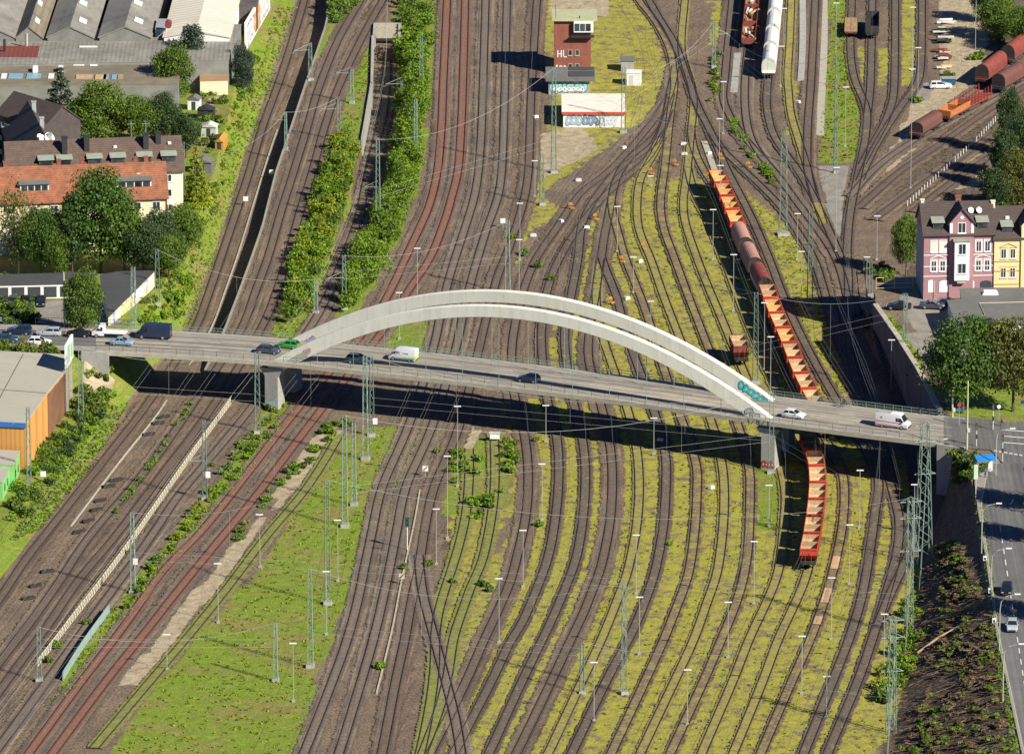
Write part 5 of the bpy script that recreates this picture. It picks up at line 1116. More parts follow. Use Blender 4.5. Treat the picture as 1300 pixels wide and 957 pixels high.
T_ = [(244, 34, 100, 30, 'cypress', 'leaf_blue', 'slender blue-green cypress beside the round maple behind the garden', 'conifer_tree'),
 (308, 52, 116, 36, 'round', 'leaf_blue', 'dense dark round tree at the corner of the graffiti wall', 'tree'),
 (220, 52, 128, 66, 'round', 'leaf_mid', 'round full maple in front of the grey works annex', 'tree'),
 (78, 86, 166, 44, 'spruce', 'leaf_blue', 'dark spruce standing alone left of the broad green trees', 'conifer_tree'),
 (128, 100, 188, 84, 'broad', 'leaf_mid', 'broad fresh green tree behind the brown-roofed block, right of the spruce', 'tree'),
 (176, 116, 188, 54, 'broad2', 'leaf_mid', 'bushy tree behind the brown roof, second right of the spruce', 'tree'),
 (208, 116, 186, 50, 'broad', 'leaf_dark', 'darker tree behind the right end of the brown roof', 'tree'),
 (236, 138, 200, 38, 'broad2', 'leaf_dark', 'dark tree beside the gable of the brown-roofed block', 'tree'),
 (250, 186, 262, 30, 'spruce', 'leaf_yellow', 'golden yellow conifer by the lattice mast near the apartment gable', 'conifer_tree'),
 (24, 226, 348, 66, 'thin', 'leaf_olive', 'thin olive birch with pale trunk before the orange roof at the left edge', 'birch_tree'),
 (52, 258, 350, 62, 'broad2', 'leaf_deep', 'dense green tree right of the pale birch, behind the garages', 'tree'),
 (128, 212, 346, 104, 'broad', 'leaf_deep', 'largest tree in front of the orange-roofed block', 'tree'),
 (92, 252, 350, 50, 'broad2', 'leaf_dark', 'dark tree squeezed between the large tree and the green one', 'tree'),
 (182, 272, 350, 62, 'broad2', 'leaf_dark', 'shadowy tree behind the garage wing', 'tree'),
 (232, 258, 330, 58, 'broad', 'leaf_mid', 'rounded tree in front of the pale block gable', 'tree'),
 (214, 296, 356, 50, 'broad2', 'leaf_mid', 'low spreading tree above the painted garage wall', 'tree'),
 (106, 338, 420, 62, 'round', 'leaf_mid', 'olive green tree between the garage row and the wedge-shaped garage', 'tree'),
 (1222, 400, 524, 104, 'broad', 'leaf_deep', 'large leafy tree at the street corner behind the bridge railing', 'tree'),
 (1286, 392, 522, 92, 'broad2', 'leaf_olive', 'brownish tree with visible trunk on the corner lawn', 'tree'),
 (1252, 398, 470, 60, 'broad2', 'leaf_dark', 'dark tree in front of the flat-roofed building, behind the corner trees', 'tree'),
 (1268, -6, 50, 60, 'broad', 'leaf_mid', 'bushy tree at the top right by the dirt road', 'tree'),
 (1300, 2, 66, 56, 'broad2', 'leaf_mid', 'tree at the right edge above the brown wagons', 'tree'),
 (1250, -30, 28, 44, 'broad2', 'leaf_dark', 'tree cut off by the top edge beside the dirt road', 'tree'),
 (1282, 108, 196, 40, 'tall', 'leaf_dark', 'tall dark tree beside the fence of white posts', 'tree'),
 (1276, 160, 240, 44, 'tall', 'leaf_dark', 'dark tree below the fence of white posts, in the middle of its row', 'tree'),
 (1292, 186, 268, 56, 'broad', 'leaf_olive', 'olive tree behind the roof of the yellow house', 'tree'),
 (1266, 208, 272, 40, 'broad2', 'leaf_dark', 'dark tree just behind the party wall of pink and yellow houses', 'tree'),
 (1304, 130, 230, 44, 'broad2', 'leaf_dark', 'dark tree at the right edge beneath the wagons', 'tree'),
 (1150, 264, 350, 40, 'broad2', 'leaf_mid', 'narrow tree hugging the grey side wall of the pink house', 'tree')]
T_ += [(158, 252, 348, 60, 'broad2', 'leaf_mid', 'green tree just right of the largest tree before the orange-roofed block', 'tree'), (74, 286, 352, 48, 'broad', 'leaf_mid', 'small green tree before the garages, left of the largest tree', 'tree'), (204, 262, 340, 50, 'broad', 'leaf_dark', 'dark tree before the gap between orange and pale blocks', 'tree'), (1334, 555, 648, 66, 'broad', 'leaf_mid', 'street tree just beyond the right edge, upper of three', 'tree'), (1330, 600, 690, 60, 'broad2', 'leaf_mid', 'street tree just beyond the right edge, middle of three', 'tree'), (1352, 690, 790, 62, 'broad', 'leaf_mid', 'street tree just beyond the right edge, lowest of three', 'tree')]
for a in T_:
    tree(*a[:7], name=a[7], bark='birch_bark' if 'birch' in a[7] else 'bark')

def poly_pts(poly, n, rs):
    us_, vs_ = [p[0] for p in poly], [p[1] for p in poly]; out = []
    A = np.array(poly)
    while len(out) < n:
        q = np.array([[rs.uniform(min(us_), max(us_)), rs.uniform(min(vs_), max(vs_))]])
        if pip(q[:, 0], q[:, 1], poly)[0]: out.append((q[0, 0], q[0, 1]))
    return out
def thicket(polys, n, r, h, mats, label, seed, per=190, size=.36, cat_='thicket'):
    """one tangle of bushes that nobody could count"""
    rs = np.random.RandomState(seed); rr = random.Random(seed); A = []; 
    root = None; sets = {m: [] for m in mats}
    for poly in polys:
        k = max(2, int(n * 1.0))
        for u, v in poly_pts(poly, k, rr):
            p = GT(u, v); q = rr.uniform(.6, 1.25); hh = h * rr.uniform(.5, 1.2); m = rr.choice(mats)
            for j in range(4):
                sets[m].append((p.x + rr.uniform(-.6, .6) * r * q, p.y + rr.uniform(-.6, .6) * r * q, p.z + hh * rr.uniform(.25, .75), r * q * rr.uniform(.4, .7), r * q * rr.uniform(.4, .7), hh * rr.uniform(.22, .42)))
    Vs, mi = [], []
    for i, m in enumerate(mats):
        if sets[m]: V = leaves(rs, sets[m], per // 4, size); Vs.append(V); mi += [i] * (len(V) // 4)
    V = np.concatenate(Vs); c = V.mean(0); c[2] = 0
    me = leafmesh('shrub_thicket', V - c, M[mats[0]])
    for m in mats[1:]: me.materials.append(M[m])
    me.polygons.foreach_set('material_index', mi)
    o = bpy.data.objects.new('shrub_thicket', me); COL.objects.link(o); o.location = c
    return tag(o, label, cat_, kind='stuff')
F3 = ['leaf_fresh', 'leaf_mid', 'leaf_fresh', 'leaf_yellow']
thicket([[(428, 168), (452, 182), (442, 240), (428, 285), (408, 340), (388, 398), (362, 414), (368, 372), (382, 320), (402, 245)]], 150, 1.7, 3.2, ['leaf_fresh', 'leaf_yellow', 'leaf_fresh', 'leaf_mid'], 'bright green bushes between the western main line and the single track', 1, 260)
thicket([[(506, 60), (540, 62), (536, 160), (528, 225), (508, 285), (480, 352), (444, 398), (428, 396), (446, 350), (474, 300), (496, 235), (508, 160)]], 230, 2.0, 5.0, ['leaf_fresh', 'leaf_mid', 'leaf_fresh'], 'bushes on the cutting slope right of the sunken single track', 2, 260)
thicket([[(502, -10), (550, -10), (546, 60), (508, 60)]], 60, 1.8, 3.0, ['leaf_fresh', 'leaf_mid'], 'bushes around the underpass mouth beside the red tracks', 3, 220)
thicket([[(420, -5), (462, -5), (430, 30), (412, 50)]], 22, 1.3, 1.7, ['leaf_mid', 'leaf_fresh'], 'bushes on the wall top at the upper edge between the western tracks', 4, 200)
thicket([[(200, 372), (238, 300), (256, 268), (262, 300), (232, 400), (205, 416), (160, 418)]], 60, 1.4, 1.5, F3, 'low bushes over the bank beside the painted garage wall', 5, 170)
thicket([[(262, 255), (282, 190), (300, 110), (322, 60), (332, 60), (318, 120), (290, 210), (268, 275)]], 46, 1.0, .9, F3, 'weeds and brambles on the western railway bank', 6, 120, .36)
thicket([[(98, 512), (128, 502), (150, 505), (118, 545), (72, 602), (36, 655), (6, 670), (28, 618), (66, 562)]], 105, 1.5, 1.7, ['leaf_fresh', 'leaf_mid', 'leaf_dark'], 'bushes covering the bank below the timber warehouse', 7, 190)
thicket([[(346, 512), (372, 514), (330, 570), (262, 652), (196, 735), (150, 792), (176, 738), (258, 628)]], 80, .9, 1.0, F3, 'low green growth between the two southern pairs of tracks', 8, 130, .36)
thicket([[(232, 528), (243, 508), (246, 516), (205, 575), (180, 612), (150, 650), (142, 655), (190, 588)]], 34, .6, .8, ['leaf_mid', 'leaf_fresh'], 'narrow line of weeds between the westernmost tracks', 9, 100, .32)
thicket([[(0, 400), (44, 398), (52, 412), (0, 414)], [(-20, 386), (44, 384), (44, 394), (-20, 396)]], 26, 1.1, 1.6, ['leaf_mid', 'leaf_dark'], 'clipped hedges between the parked cars and the street', 10, 260)
thicket([[(-20, 452), (40, 452), (74, 456), (78, 458), (40, 458), (-20, 460)]], 40, 1.2, 3.2, ['leaf_mid', 'leaf_olive', 'leaf_mid'], 'bushes along the street edge above the beige warehouse roof', 11, 260)
thicket([[(1146, 770), (1166, 760), (1172, 800), (1152, 867), (1120, 900), (1110, 867), (1138, 820)]], 46, 1.4, 2.0, ['leaf_fresh', 'leaf_mid', 'leaf_yellow'], 'green bushes at the foot of the pylons by the dark slope', 12, 220)
thicket([[(1212, 578), (1246, 580), (1250, 594), (1236, 612), (1222, 618), (1210, 606)]], 34, 1.3, 1.8, ['leaf_mid', 'leaf_dark'], 'hedge at the corner where the bridge meets the side street', 13, 230)
thicket([[(1118, 398), (1134, 404), (1172, 470), (1168, 484)], ], 34, .7, .8, F3, 'grassy weeds behind the concrete wall of the car park', 14, 120, .34)
thicket([[(1210, 400), (1300, 398), (1300, 420), (1205, 425), (1195, 408)]], 26, 1.6, 2.4, ['leaf_olive', 'leaf_mid'], 'bushes in front of the flat-roofed building', 15, 230)
thicket([[(1255, 20), (1310, 20), (1310, 62), (1268, 60)]], 26, 1.7, 2.4, ['leaf_mid', 'leaf_dark'], 'undergrowth beneath the trees at the top right', 16, 220)
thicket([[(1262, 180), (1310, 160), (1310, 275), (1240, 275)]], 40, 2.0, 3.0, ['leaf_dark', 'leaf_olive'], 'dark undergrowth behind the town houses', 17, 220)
thicket([[(902, 60), (915, 60), (912, 130), (902, 130)], [(925, 140), (940, 165), (960, 200), (955, 205), (930, 170)], [(968, 205), (985, 222), (980, 235), (966, 215)]], 18, .9, .9, ['leaf_mid', 'leaf_fresh'], 'weeds growing between the throat tracks of the yard', 18, 130, .36)
thicket([[(575, 570), (612, 572), (618, 600), (590, 610), (570, 600)], [(636, 560), (655, 565), (655, 604), (640, 606)], [(596, 640), (640, 620), (636, 640), (600, 660)]], 14, 1.1, 1.3, ['leaf_mid', 'leaf_fresh'], 'scrub on the overgrown sidings below the bridge', 19, 200)
thicket([[(415, 540), (440, 528), (452, 520), (446, 545), (420, 562), (372, 610), (330, 650), (300, 690), (296, 684), (352, 612)]], 40, .9, 1.0, ['leaf_mid', 'leaf_fresh'], 'weeds along the right side of the rusty red tracks', 20, 160, .38)
thicket([[(255, 110), (290, 112), (284, 170), (262, 200), (252, 170)]], 26, 1.1, 1.2, ['leaf_mid', 'leaf_fresh', 'leaf_olive'], 'garden shrubs below the graffiti wall', 21, 160)
thicket([[(220, 440), (262, 425), (300, 440), (280, 455), (225, 462)]], 20, 1.0, 1.0, F3, 'greenery on the bank beneath the western bridge span', 22, 160)
thicket([[(1098, 340), (1128, 336), (1140, 352), (1116, 362)]], 16, 1.2, 1.4, ['leaf_mid'], 'bushes in the shaded hollow left of the pink house', 23, 160)
thicket([[(104, 470), (140, 462), (146, 500), (120, 512), (100, 508)]], 16, 1.0, 1.6, ['leaf_mid', 'leaf_fresh', 'leaf_olive'], 'bushes on the pale debris slope below the western bridge end', 24, 170)
thicket([[(262, 440), (282, 436), (300, 450), (286, 470)], [(1098, 384), (1108, 372), (1112, 420), (1102, 430)]], 10, .8, .9, F3, 'scattered greenery at the foot of walls near the bridge', 25, 140)
# single weeds beside the rails
def bush_proto(seed, m):
    rs = np.random.RandomState(seed); cl = [(rs.uniform(-.5, .5), rs.uniform(-.5, .5), rs.uniform(.25, .75), .4, .4, .3) for _ in range(9)]
    return leafmesh('shrub', leaves(rs, cl, 34, .34), M[m])
bm0, bm1 = bush_proto(1, 'leaf_mid'), bush_proto(2, 'leaf_fresh')
SB = [(482, 848, 1.3), (511, 722, 1.0), (545, 718, 1.0), (685, 668, 1.1), (614, 744, 1.2), (555, 574, .9), (577, 612, 1.0), (665, 324, 1.2), (683, 340, 1.2), (650, 303, 1.1), (680, 560, .9), (268, 592, .8), (240, 656, .8), (180, 742, .9), (158, 702, .7),
      (1165, 130, 1.3), (1160, 128, 1.0), (1243, 75, 1.5), (1236, 76, 1.2), (700, 356, 1.1), (945, 455, 1.4), (950, 448, 1.1), (622, 750, .9), (575, 740, .9), (850, 692, .8), (1208, 100, 1.2), (1202, 96, 1.0), (72, 822, 1.3), (62, 840, 1.0), (110, 792, 1.0)]
for i, (u, v, s) in enumerate(SB):
    o = bpy.data.objects.new('shrub', bm0 if i % 3 else bm1); COL.objects.link(o); o.location = GT(u, v, -.05); o.scale = (s, s, s * 1.1); o.rotation_euler = (0, 0, i * 1.3)
    tag(o, 'small lone green shrub in the open, %s from the left of all such shrubs' % ordn(sum(1 for q in SB if (q[0], q[1]) < (u, v))), 'shrub', 'lone shrubs about the yard')
# felled brushwood on the dark slope
rs = np.random.RandomState(5); rr = random.Random(5); mb = MB()
for u, v in poly_pts([(1182, 700), (1225, 690), (1258, 760), (1268, 850), (1280, 960), (1130, 960), (1150, 860), (1162, 770)], 1700, rr):
    p = GT(u, v, .1); a = rr.uniform(-.6, .9); L_ = rr.uniform(.6, 3.0); d = Vector((math.cos(a), math.sin(a), rr.uniform(-.15, .3)))
    p.z += rr.uniform(0, .5); mb.tube([p - d * L_ / 2, p + d * L_ / 2 + Vector((0, 0, rr.uniform(-.2, .2)))], [.045 * rr.uniform(.5, 1.5), .012], 3, 0 if rr.random() < .9 else 1)
tag(mb.build('brushwood', [M['twig'], M['wood_plank']]), 'tangle of felled branches and brushwood covering the dark slope', 'brushwood', kind='stuff')
thicket([[(1190, 690), (1222, 688), (1250, 760), (1200, 760)], [(1200, 760), (1262, 800), (1268, 867), (1230, 867), (1180, 840)], [(1262, 860), (1285, 960), (1140, 960), (1180, 880)]], 110, 1.0, .5, ['leaf_mid', 'scrub', 'leaf_fresh', 'scrub', 'leaf_olive', 'scrub', 'leaf_mid'], 'dark brambles among the felled branches of the slope', 31, 130, .4)
for k, (a, c) in enumerate((((1165, 832), (1216, 800)), ((1170, 796), (1212, 786)), ((1188, 806), (1214, 802)))):
    p, q = GT(*a, .5), GT(*c, .7); mb = MB(); mb.tube([p, p.lerp(q, .5) + Vector((0, 0, .3)), q], [.22, .18, .07], 7); tag(mb.build('log', M['bin_tan']), 'pale fallen trunk on the dark slope, ' + ('the lowest and longest of three', 'the topmost of three', 'the middle one of three')[k], 'log')
# grass tufts over the open green fields
def tufts(polys, n, size, h, mats, label, seed):
    rs = np.random.RandomState(seed); rr = random.Random(seed); C = []
    for poly in polys:
        for u, v in poly_pts(poly, n, rr): p = GT(u, v); s = size * rr.uniform(.5, 1.5); C.append((p.x, p.y, p.z + h * .35, s, s, h * .5))
    V = leaves(rs, C, 10, .30, .3, .7, .1); c = V.mean(0); c[2] = 0; me = leafmesh('grass', V - c, M[mats[0]])
    for m in mats[1:]: me.materials.append(M[m])
    mi = rs.randint(0, len(mats), len(V) // 4); me.polygons.foreach_set('material_index', mi.astype(np.int32))
    o = bpy.data.objects.new('grass', me); COL.objects.link(o); o.location = c; return tag(o, label, 'grass', kind='stuff')
tufts([Z_LUSH[0]], 900, .4, .18, ['leaf_fresh', 'leaf_yellow', 'leaf_yellow'], 'rough grass of the green field below the bridge', 41)
tufts([Z_LUSH[2], Z_LUSH[4], Z_LUSH[5]], 420, .35, .3, ['leaf_fresh', 'leaf_yellow'], 'long grass on the strips between the tracks', 42)
tufts([[(240, 420), (272, 330), (302, 232), (342, 120), (376, 10), (352, 10), (318, 110), (282, 200), (256, 290), (210, 400)]], 1000, .4, .4, ['leaf_fresh', 'leaf_mid', 'leaf_yellow'], 'rough grass of the bank above the westernmost track', 43)
tufts([[(125, 585), (52, 672), (10, 690), (60, 610), (130, 520), (165, 510)]], 600, .4, .45, ['leaf_fresh', 'leaf_mid'], 'rough grass on the bank below the bushes by the warehouse', 44)
tufts([Z_MOSS[1], Z_MOSS[3]], 400, .3, .12, ['leaf_yellow', 'leaf_fresh'], 'mossy yellow tufts between the sidings north of the bridge', 45)
tufts([Z_MOSS[0]], 1100, .3, .12, ['leaf_yellow', 'leaf_fresh'], 'mossy yellow tufts between the sidings south of the bridge', 46)
# ------------------------------------------------------------------ rolling stock
def wheelset(par, x, r=.46):
    mb = MB(); mb.disc((x, -.75, r), (0, 1, 0), r, .13, 14); mb.disc((x, .75, r), (0, 1, 0), r, .13, 14); mb.tube([(x, -.9, r), (x, .9, r)], .08, 6); mb.build('wheelset', M['under'], par)
def bogie(par, x):
    mb = MB(); mb.box((x, 0, .62), (2.7, 1.9, .3)); b = mb.build('bogie', M['under'], par); wheelset(b, x - .9, .44); wheelset(b, x + .9, .44)
def frame(par, L, m='under', z0=.82, z1=1.12):
    mb = MB(); mb.box((0, 0, (z0 + z1) / 2), (L, 2.5, z1 - z0)); f = mb.build('underframe', M[m], par)
    for sx in (-1, 1):
        for y in (-.87, .87): mb = MB(); mb.tube([(sx * L / 2, y, 1.0), (sx * (L / 2 + .5), y, 1.0)], .13, 8); mb.disc((sx * (L / 2 + .52), y, 1.0), (1, 0, 0), .24, .06, 12); mb.build('buffer', M['steel_dark'], f)
    return f
def hopper(label, bin_m, body='signal_red', L=8.5, group=None):
    t = thing('hopper_wagon', label, 'wagon', group=group); frame(t, L + .1)
    for x in (-2.6, 2.6): wheelset(t, x, .48)
    hw, zt, zb, k = 1.46, 3.55, 1.35, .1; hl = L / 2 - .25
    mb = MB()      # outer shell with rims; the bins are left open
    o = [(-hl, -hw), (hl, -hw), (hl, hw), (-hl, hw)]; lo = [(-hl + .9, -1.25), (hl - .9, -1.25), (hl - .9, 1.25), (-hl + .9, 1.25)]
    for j in range(4):
        a, b = j, (j + 1) % 4
        mb.poly([(*lo[a], zb), (*lo[b], zb), (*o[b], zb + 1.0), (*o[a], zb + 1.0)]); mb.poly([(*o[a], zb + 1.0), (*o[b], zb + 1.0), (*o[b], zt), (*o[a], zt)])
    mb.poly([(*lo[3], zb), (*lo[2], zb), (*lo[1], zb), (*lo[0], zb)])
    bins = [(-hl + .13, -.06), (.06, hl - .13)]; yi = hw - k
    mb.poly([(-hl, -hw, zt), (hl, -hw, zt), (hl, -yi, zt), (-hl, -yi, zt)]); mb.poly([(-hl, yi, zt), (hl, yi, zt), (hl, hw, zt), (-hl, hw, zt)])
    for a, b in ((-hl, bins[0][0]), (bins[1][1], hl)): mb.poly([(a, -yi, zt), (b, -yi, zt), (b, yi, zt), (a, yi, zt)])
    mb.poly([(-.06, -yi, zt - .05), (.06, -yi, zt - .05), (.06, yi, zt - .05), (-.06, yi, zt - .05)], 1)
    for x in (-hl * .66, -hl * .33, hl * .33, hl * .66):
        for s in (-1, 1): mb.box((x, s * (hw + .05), zb + 1.55), (.12, .1, 1.1))
    for s in (-1, 1): mb.box((s * (hl + .06), 0, zt - .12), (.12, hw * 2, .22)); mb.box((s * (hl + .3), -.5, 2.1), (.06, .06, 1.9)); mb.box((s * (hl + .3), .5, 2.1), (.06, .06, 1.9))
    mb.build('body', [M[body], M[bin_m]], t)
    for a, b in bins:
        mb = MB(); T = [(a, -yi, zt - .02), (b, -yi, zt - .02), (b, yi, zt - .02), (a, yi, zt - .02)]; m = (a + b) / 2; zf = 1.75
        Bq = [(m - .75, -.95, zf), (m + .75, -.95, zf), (m + .75, .95, zf), (m - .75, .95, zf)]
        S_ = [(p[0], p[1], 2.75) for p in T]
        for j in range(4):
            p, q = j, (j + 1) % 4; mb.poly([T[q], T[p], S_[p], S_[q]]); mb.poly([S_[q], S_[p], Bq[p], Bq[q]])
        mb.poly([Bq[0], Bq[1], Bq[2], Bq[3]]); mb.build('bin', M[bin_m], t)
    return t
def covered(label, tarp, side='rust_red', L=12.4, top=4.15, end='under', stripes=False):
    t = thing('covered_wagon', label, 'wagon'); frame(t, L)
    for x in (-L * .33, L * .33): bogie(t, x)
    P = [(-1.42, 1.25), (-1.45, 2.3)]
    for k in range(1, 12): a = math.pi * (1 - k / 12); P.append((1.45 * math.cos(a), 2.3 + (top - 2.3) * math.sin(a) ** .8))
    P += [(1.45, 2.3), (1.42, 1.25)]; hl = L / 2 - .75; secs = []
    n = 15
    for i in range(n):
        x = -hl + 2 * hl * i / (n - 1); q = 1.0 if i % 2 == 0 else .975
        secs.append([(x, p[0] * q, 1.25 + (p[1] - 1.25) * q) for p in P])
    mb = MB(); mb.loft(secs, 0, True, False); recalc(mb.build('tarpaulin_hood', M[tarp], t))
    for s in (-1, 1): mb = MB(); mb.loft([[(s * (hl - .02), p[0] * 1.01, 1.24 + (p[1] - 1.25) * 1.01) for p in P], [(s * (hl + .12), p[0] * 1.01, 1.24 + (p[1] - 1.25) * 1.01) for p in P]]); recalc(mb.build('end_wall', M[end], t))
    for s in (-1, 1): mb = MB(); mb.box((s * (hl + .42), 0, 1.25), (.62, 2.6, .1)); mb.box((s * (hl + .7), 0, 1.75), (.05, 2.5, .08)); mb.build('end_platform', M[side], t)
    if stripes:
        for k in range(6): mb = MB(); mb.box((-hl + .9 + k * 1.75, -1.46, 1.9), (.8, .03, .9)); mb.build('side_stripe', M['wagon_white'], t)
    return t
def flatcar(label, L=12, deck_m='wood_plank', side_m=None, side_h=.7, cat_='wagon', stakes=0, dividers=0, name='flat_wagon', fm='rust_red'):
    t = thing(name, label, cat_); frame(t, L, fm, .8, 1.15)
    for x in (-L * .33, L * .33): bogie(t, x)
    mb = MB(); mb.box((0, 0, 1.21), (L, 2.7, .1)); mb.build('floor', M[deck_m], t)
    if side_m:
        for s in (-1, 1): mb = MB(); mb.box((0, s * 1.4, 1.26 + side_h / 2), (L, .08, side_h)); mb.build('side_wall', M[side_m], t)
        for x in [-L / 2, L / 2] + [L * (k + 1) / (dividers + 1) - L / 2 for k in range(dividers)]: mb = MB(); mb.box((x, 0, 1.26 + side_h / 2), (.08, 2.7, side_h)); mb.build('end_wall', M[side_m], t)
    for k in range(stakes):
        x = -L / 2 + L * (k + .5) / stakes
        for s in (-1, 1): mb = MB(); mb.box((x, s * 1.38, 2.2), (.14, .12, 2.1)); mb.build('stake', M['signal_red'], t)
    return t
def arclen(P):
    s = [0.0]
    for a, b in zip(P[:-1], P[1:]): s.append(s[-1] + (b - a).length)
    return s
def at_s(P, S, s):
    i = min(max(0, int(np.searchsorted(S, s)) - 1), len(P) - 2); f = (s - S[i]) / max(1e-6, S[i + 1] - S[i])
    return P[i].lerp(P[i + 1], f), (P[i + 1] - P[i]).normalized()
def s_of(P, S, u, v):
    w = GT(u, v); return S[min(range(len(P)), key=lambda i: (P[i].x - w.x) ** 2 + (P[i].y - w.y) ** 2)]
def put(o, P, S, s, half=3.0):
    a, _ = at_s(P, S, s - half); b, _ = at_s(P, S, s + half); d = b - a
    o.location = (a + b) / 2 + Vector((0, 0, .28)); o.rotation_euler = (0, 0, math.atan2(d.y, d.x)); return o
ORD = ['first', 'second', 'third', 'fourth', 'fifth', 'sixth', 'seventh', 'eighth', 'ninth', 'tenth', 'eleventh']
PR_O = hopper('proto', 'bin_orange'); PR_T = hopper('proto', 'bin_tan')
used = {'bin_orange': False, 'bin_tan': False}
def hopper_at(k, label, group):
    pr = PR_O if k == 'bin_orange' else PR_T
    o = copy_tree(pr) if used[k] else pr; used[k] = True
    tag(o, label, None, group); return o
P = PATH['T15']; S = arclen(P); s = s_of(P, S, 909, 240); GA = 'open hopper wagons of the long red train'
for k in range(4):
    o = hopper_at('bin_orange', 'red hopper wagon with orange-stained bins, %s from the top end of the long train' % ORD[k], GA); put(o, P, S, s + 4.8 + 9.6 * k)
s += 9.6 * 4
for k, (tp, lb, st) in enumerate((('tarp_pink', 'wagon with faded pink rounded tarpaulin hood, upper of the two pinkish ones', False), ('tarp_pink', 'wagon with dusty pink rounded hood just ahead of the red hooded one', False), ('rust_red', 'wagon with bright red rounded hood and white-striped side in the long train', True))):
    o = covered(lb, tp, 'signal_red', stripes=st); put(o, P, S, s + 6.9 + 13.9 * k, 4)
s += 13.9 * 3
for k in range(9):
    o = hopper_at('bin_orange' if k in (1, 3) else 'bin_tan', 'red hopper wagon with rusty tan bins, %s below the red hooded wagon' % ORD[k], GA); put(o, P, S, s + 4.8 + 9.6 * k)
P = PATH['T14']; S = arclen(P); s = s_of(P, S, 1026, 722)
for k in range(7):
    o = hopper_at('bin_tan', 'red hopper wagon with sandy bins, %s from the near end of the short train' % ORD[k], 'open hopper wagons of the short train'); put(o, P, S, s - 4.8 - 9.5 * k)
P = PATH['T13']; S = arclen(P); s = s_of(P, S, 941, 461)
o = hopper('single dark red hopper wagon standing alone on its siding beside the arch foot', 'bin_tan', 'rust_red', 7.6); put(o, P, S, s)
# white covered hoppers and rusty open wagons at the top
P = PATH['T20']; S = arclen(P); s = s_of(P, S, 976, 104)
for k in range(8):
    o = covered('white round-topped hopper wagon, %s from the near end of the white train' % ORD[k], 'wagon_white', 'wagon_white', 13.0, 4.3, 'steel_pale'); put(o, P, S, s - 6.8 - 14.0 * k, 4)
P = PATH['T19']; S = arclen(P); s = s_of(P, S, 949, 66)
for k in range(4):
    o = flatcar('rusty low-sided wagon loaded with scrap timber, %s from the near end of its row' % ORD[k], 13, 'wood_plank', 'rust_red', .9, name='scrap_wagon'); put(o, P, S, s - 7 - 14.2 * k, 4)
    rr = random.Random(k)
    for j in range(7):
        mb = MB(); mb.box((rr.uniform(-5, 5), rr.uniform(-.8, .8), 1.5 + .09 * j), (rr.uniform(2, 4.5), .35, .3), 0, rr.uniform(-.4, .4)); mb.build('timber_piece', M[('bin_tan', 'rust_red', 'white', 'wood_plank')[j % 4]], o)
P = PATH['T23']; S = arclen(P)
o = flatcar('short flat wagon with bare wooden floor near the top edge', 11.5, 'wood_plank', None); put(o, P, S, s_of(P, S, 1081, 43), 4)
P = PATH['T24']; S = arclen(P)
o = flatcar('dark low wagon beside the one with wooden floor', 12.5, 'under', 'steel_dark', 1.5, name='low_sided_wagon', fm='under'); put(o, P, S, s_of(P, S, 1105, 43), 4)
# wagons on the slanting sidings, right
M['orange_side'] = mat('orange_side', (.46, .16, .05), .7, .2, .8, dirt=(.25, .08, .04), dk=.5)
P = PATH['V1']; S = arclen(P)
def at_px(o, u, v): return put(o, P, S, s_of(P, S, u, v), 4)
at_px(covered('brown round-roofed wagon leading the slanting row, its black end towards the viewer', 'tarp_brown', 'rust_red', 11.5, 3.4), 1180, 168)
at_px(flatcar('orange low-sided wagon split in two bays, behind the leading brown wagon', 9.5, 'bin_tan', 'orange_side', 1.2, dividers=1, name='low_sided_wagon'), 1208, 151)
at_px(flatcar('empty stake wagon with a palisade of red posts', 13, 'rust_red', None, stakes=9, name='stake_wagon'), 1238, 136)
at_px(covered('very dark hopper wagon at the end of the red stake wagon', 'tarp_brown', 'under', 11.5, 3.9), 1275, 113)
at_px(flatcar('orange-red open wagon at the right edge, behind the dark hopper', 11, 'bin_tan', 'rust_red', 1.4, name='low_sided_wagon'), 1309, 94)
P = PATH['V0']; S = arclen(P)
at_px(covered('long brown wagon with white lettering-like marks, rear row on the right', 'rust_red', 'rust_red', 13.5, 4.2), 1254, 103)
at_px(covered('long brown wagon in the rear row cut by the right edge', 'rust_red', 'rust_red', 14, 4.2), 1290, 75)
mb = MB(); p, d = G(1163, 189, .3), G(1170, 184, .3); 
# ------------------------------------------------------------------ road vehicles
def carpaint(name, c): 
    if name not in M:
        m, t, p = newmat(name); p.inputs['Base Color'].default_value = (*c, 1); p.inputs['Roughness'].default_value = .28; p.inputs['Coat Weight'].default_value = .5; M[name] = m
        n = noise(t, 3, 3, objvec(t)); t.links.new(ramp(t, n, [(.3, cm(c, .88)), (.7, c)]), p.inputs['Base Color'])
    return M[name]
def wheels(par, xs, y, r=.32):
    for x in xs:
        for s in (-1, 1):
            mb = MB(); mb.disc((x, s * y, r), (0, 1, 0), r, .2, 16); w = mb.build('wheel', M['tyre'], par)
            mb = MB(); mb.disc((x, s * (y + .1), r), (0, 1, 0), r * .62, .03, 12); mb.build('rim', M['rim'], w)
def lights(par, xf, xr, y, z, w=.34, h=.16, zr=None):
    for s in (-1, 1):
        mb = MB(); mb.box((xf, s * y, z), (.08, w, h)); mb.build('headlight', M['headlight'], par)
        mb = MB(); mb.box((xr, s * y, zr or z + .12), (.06, w * .7, h * 1.3)); mb.build('taillight', M['taillight'], par)
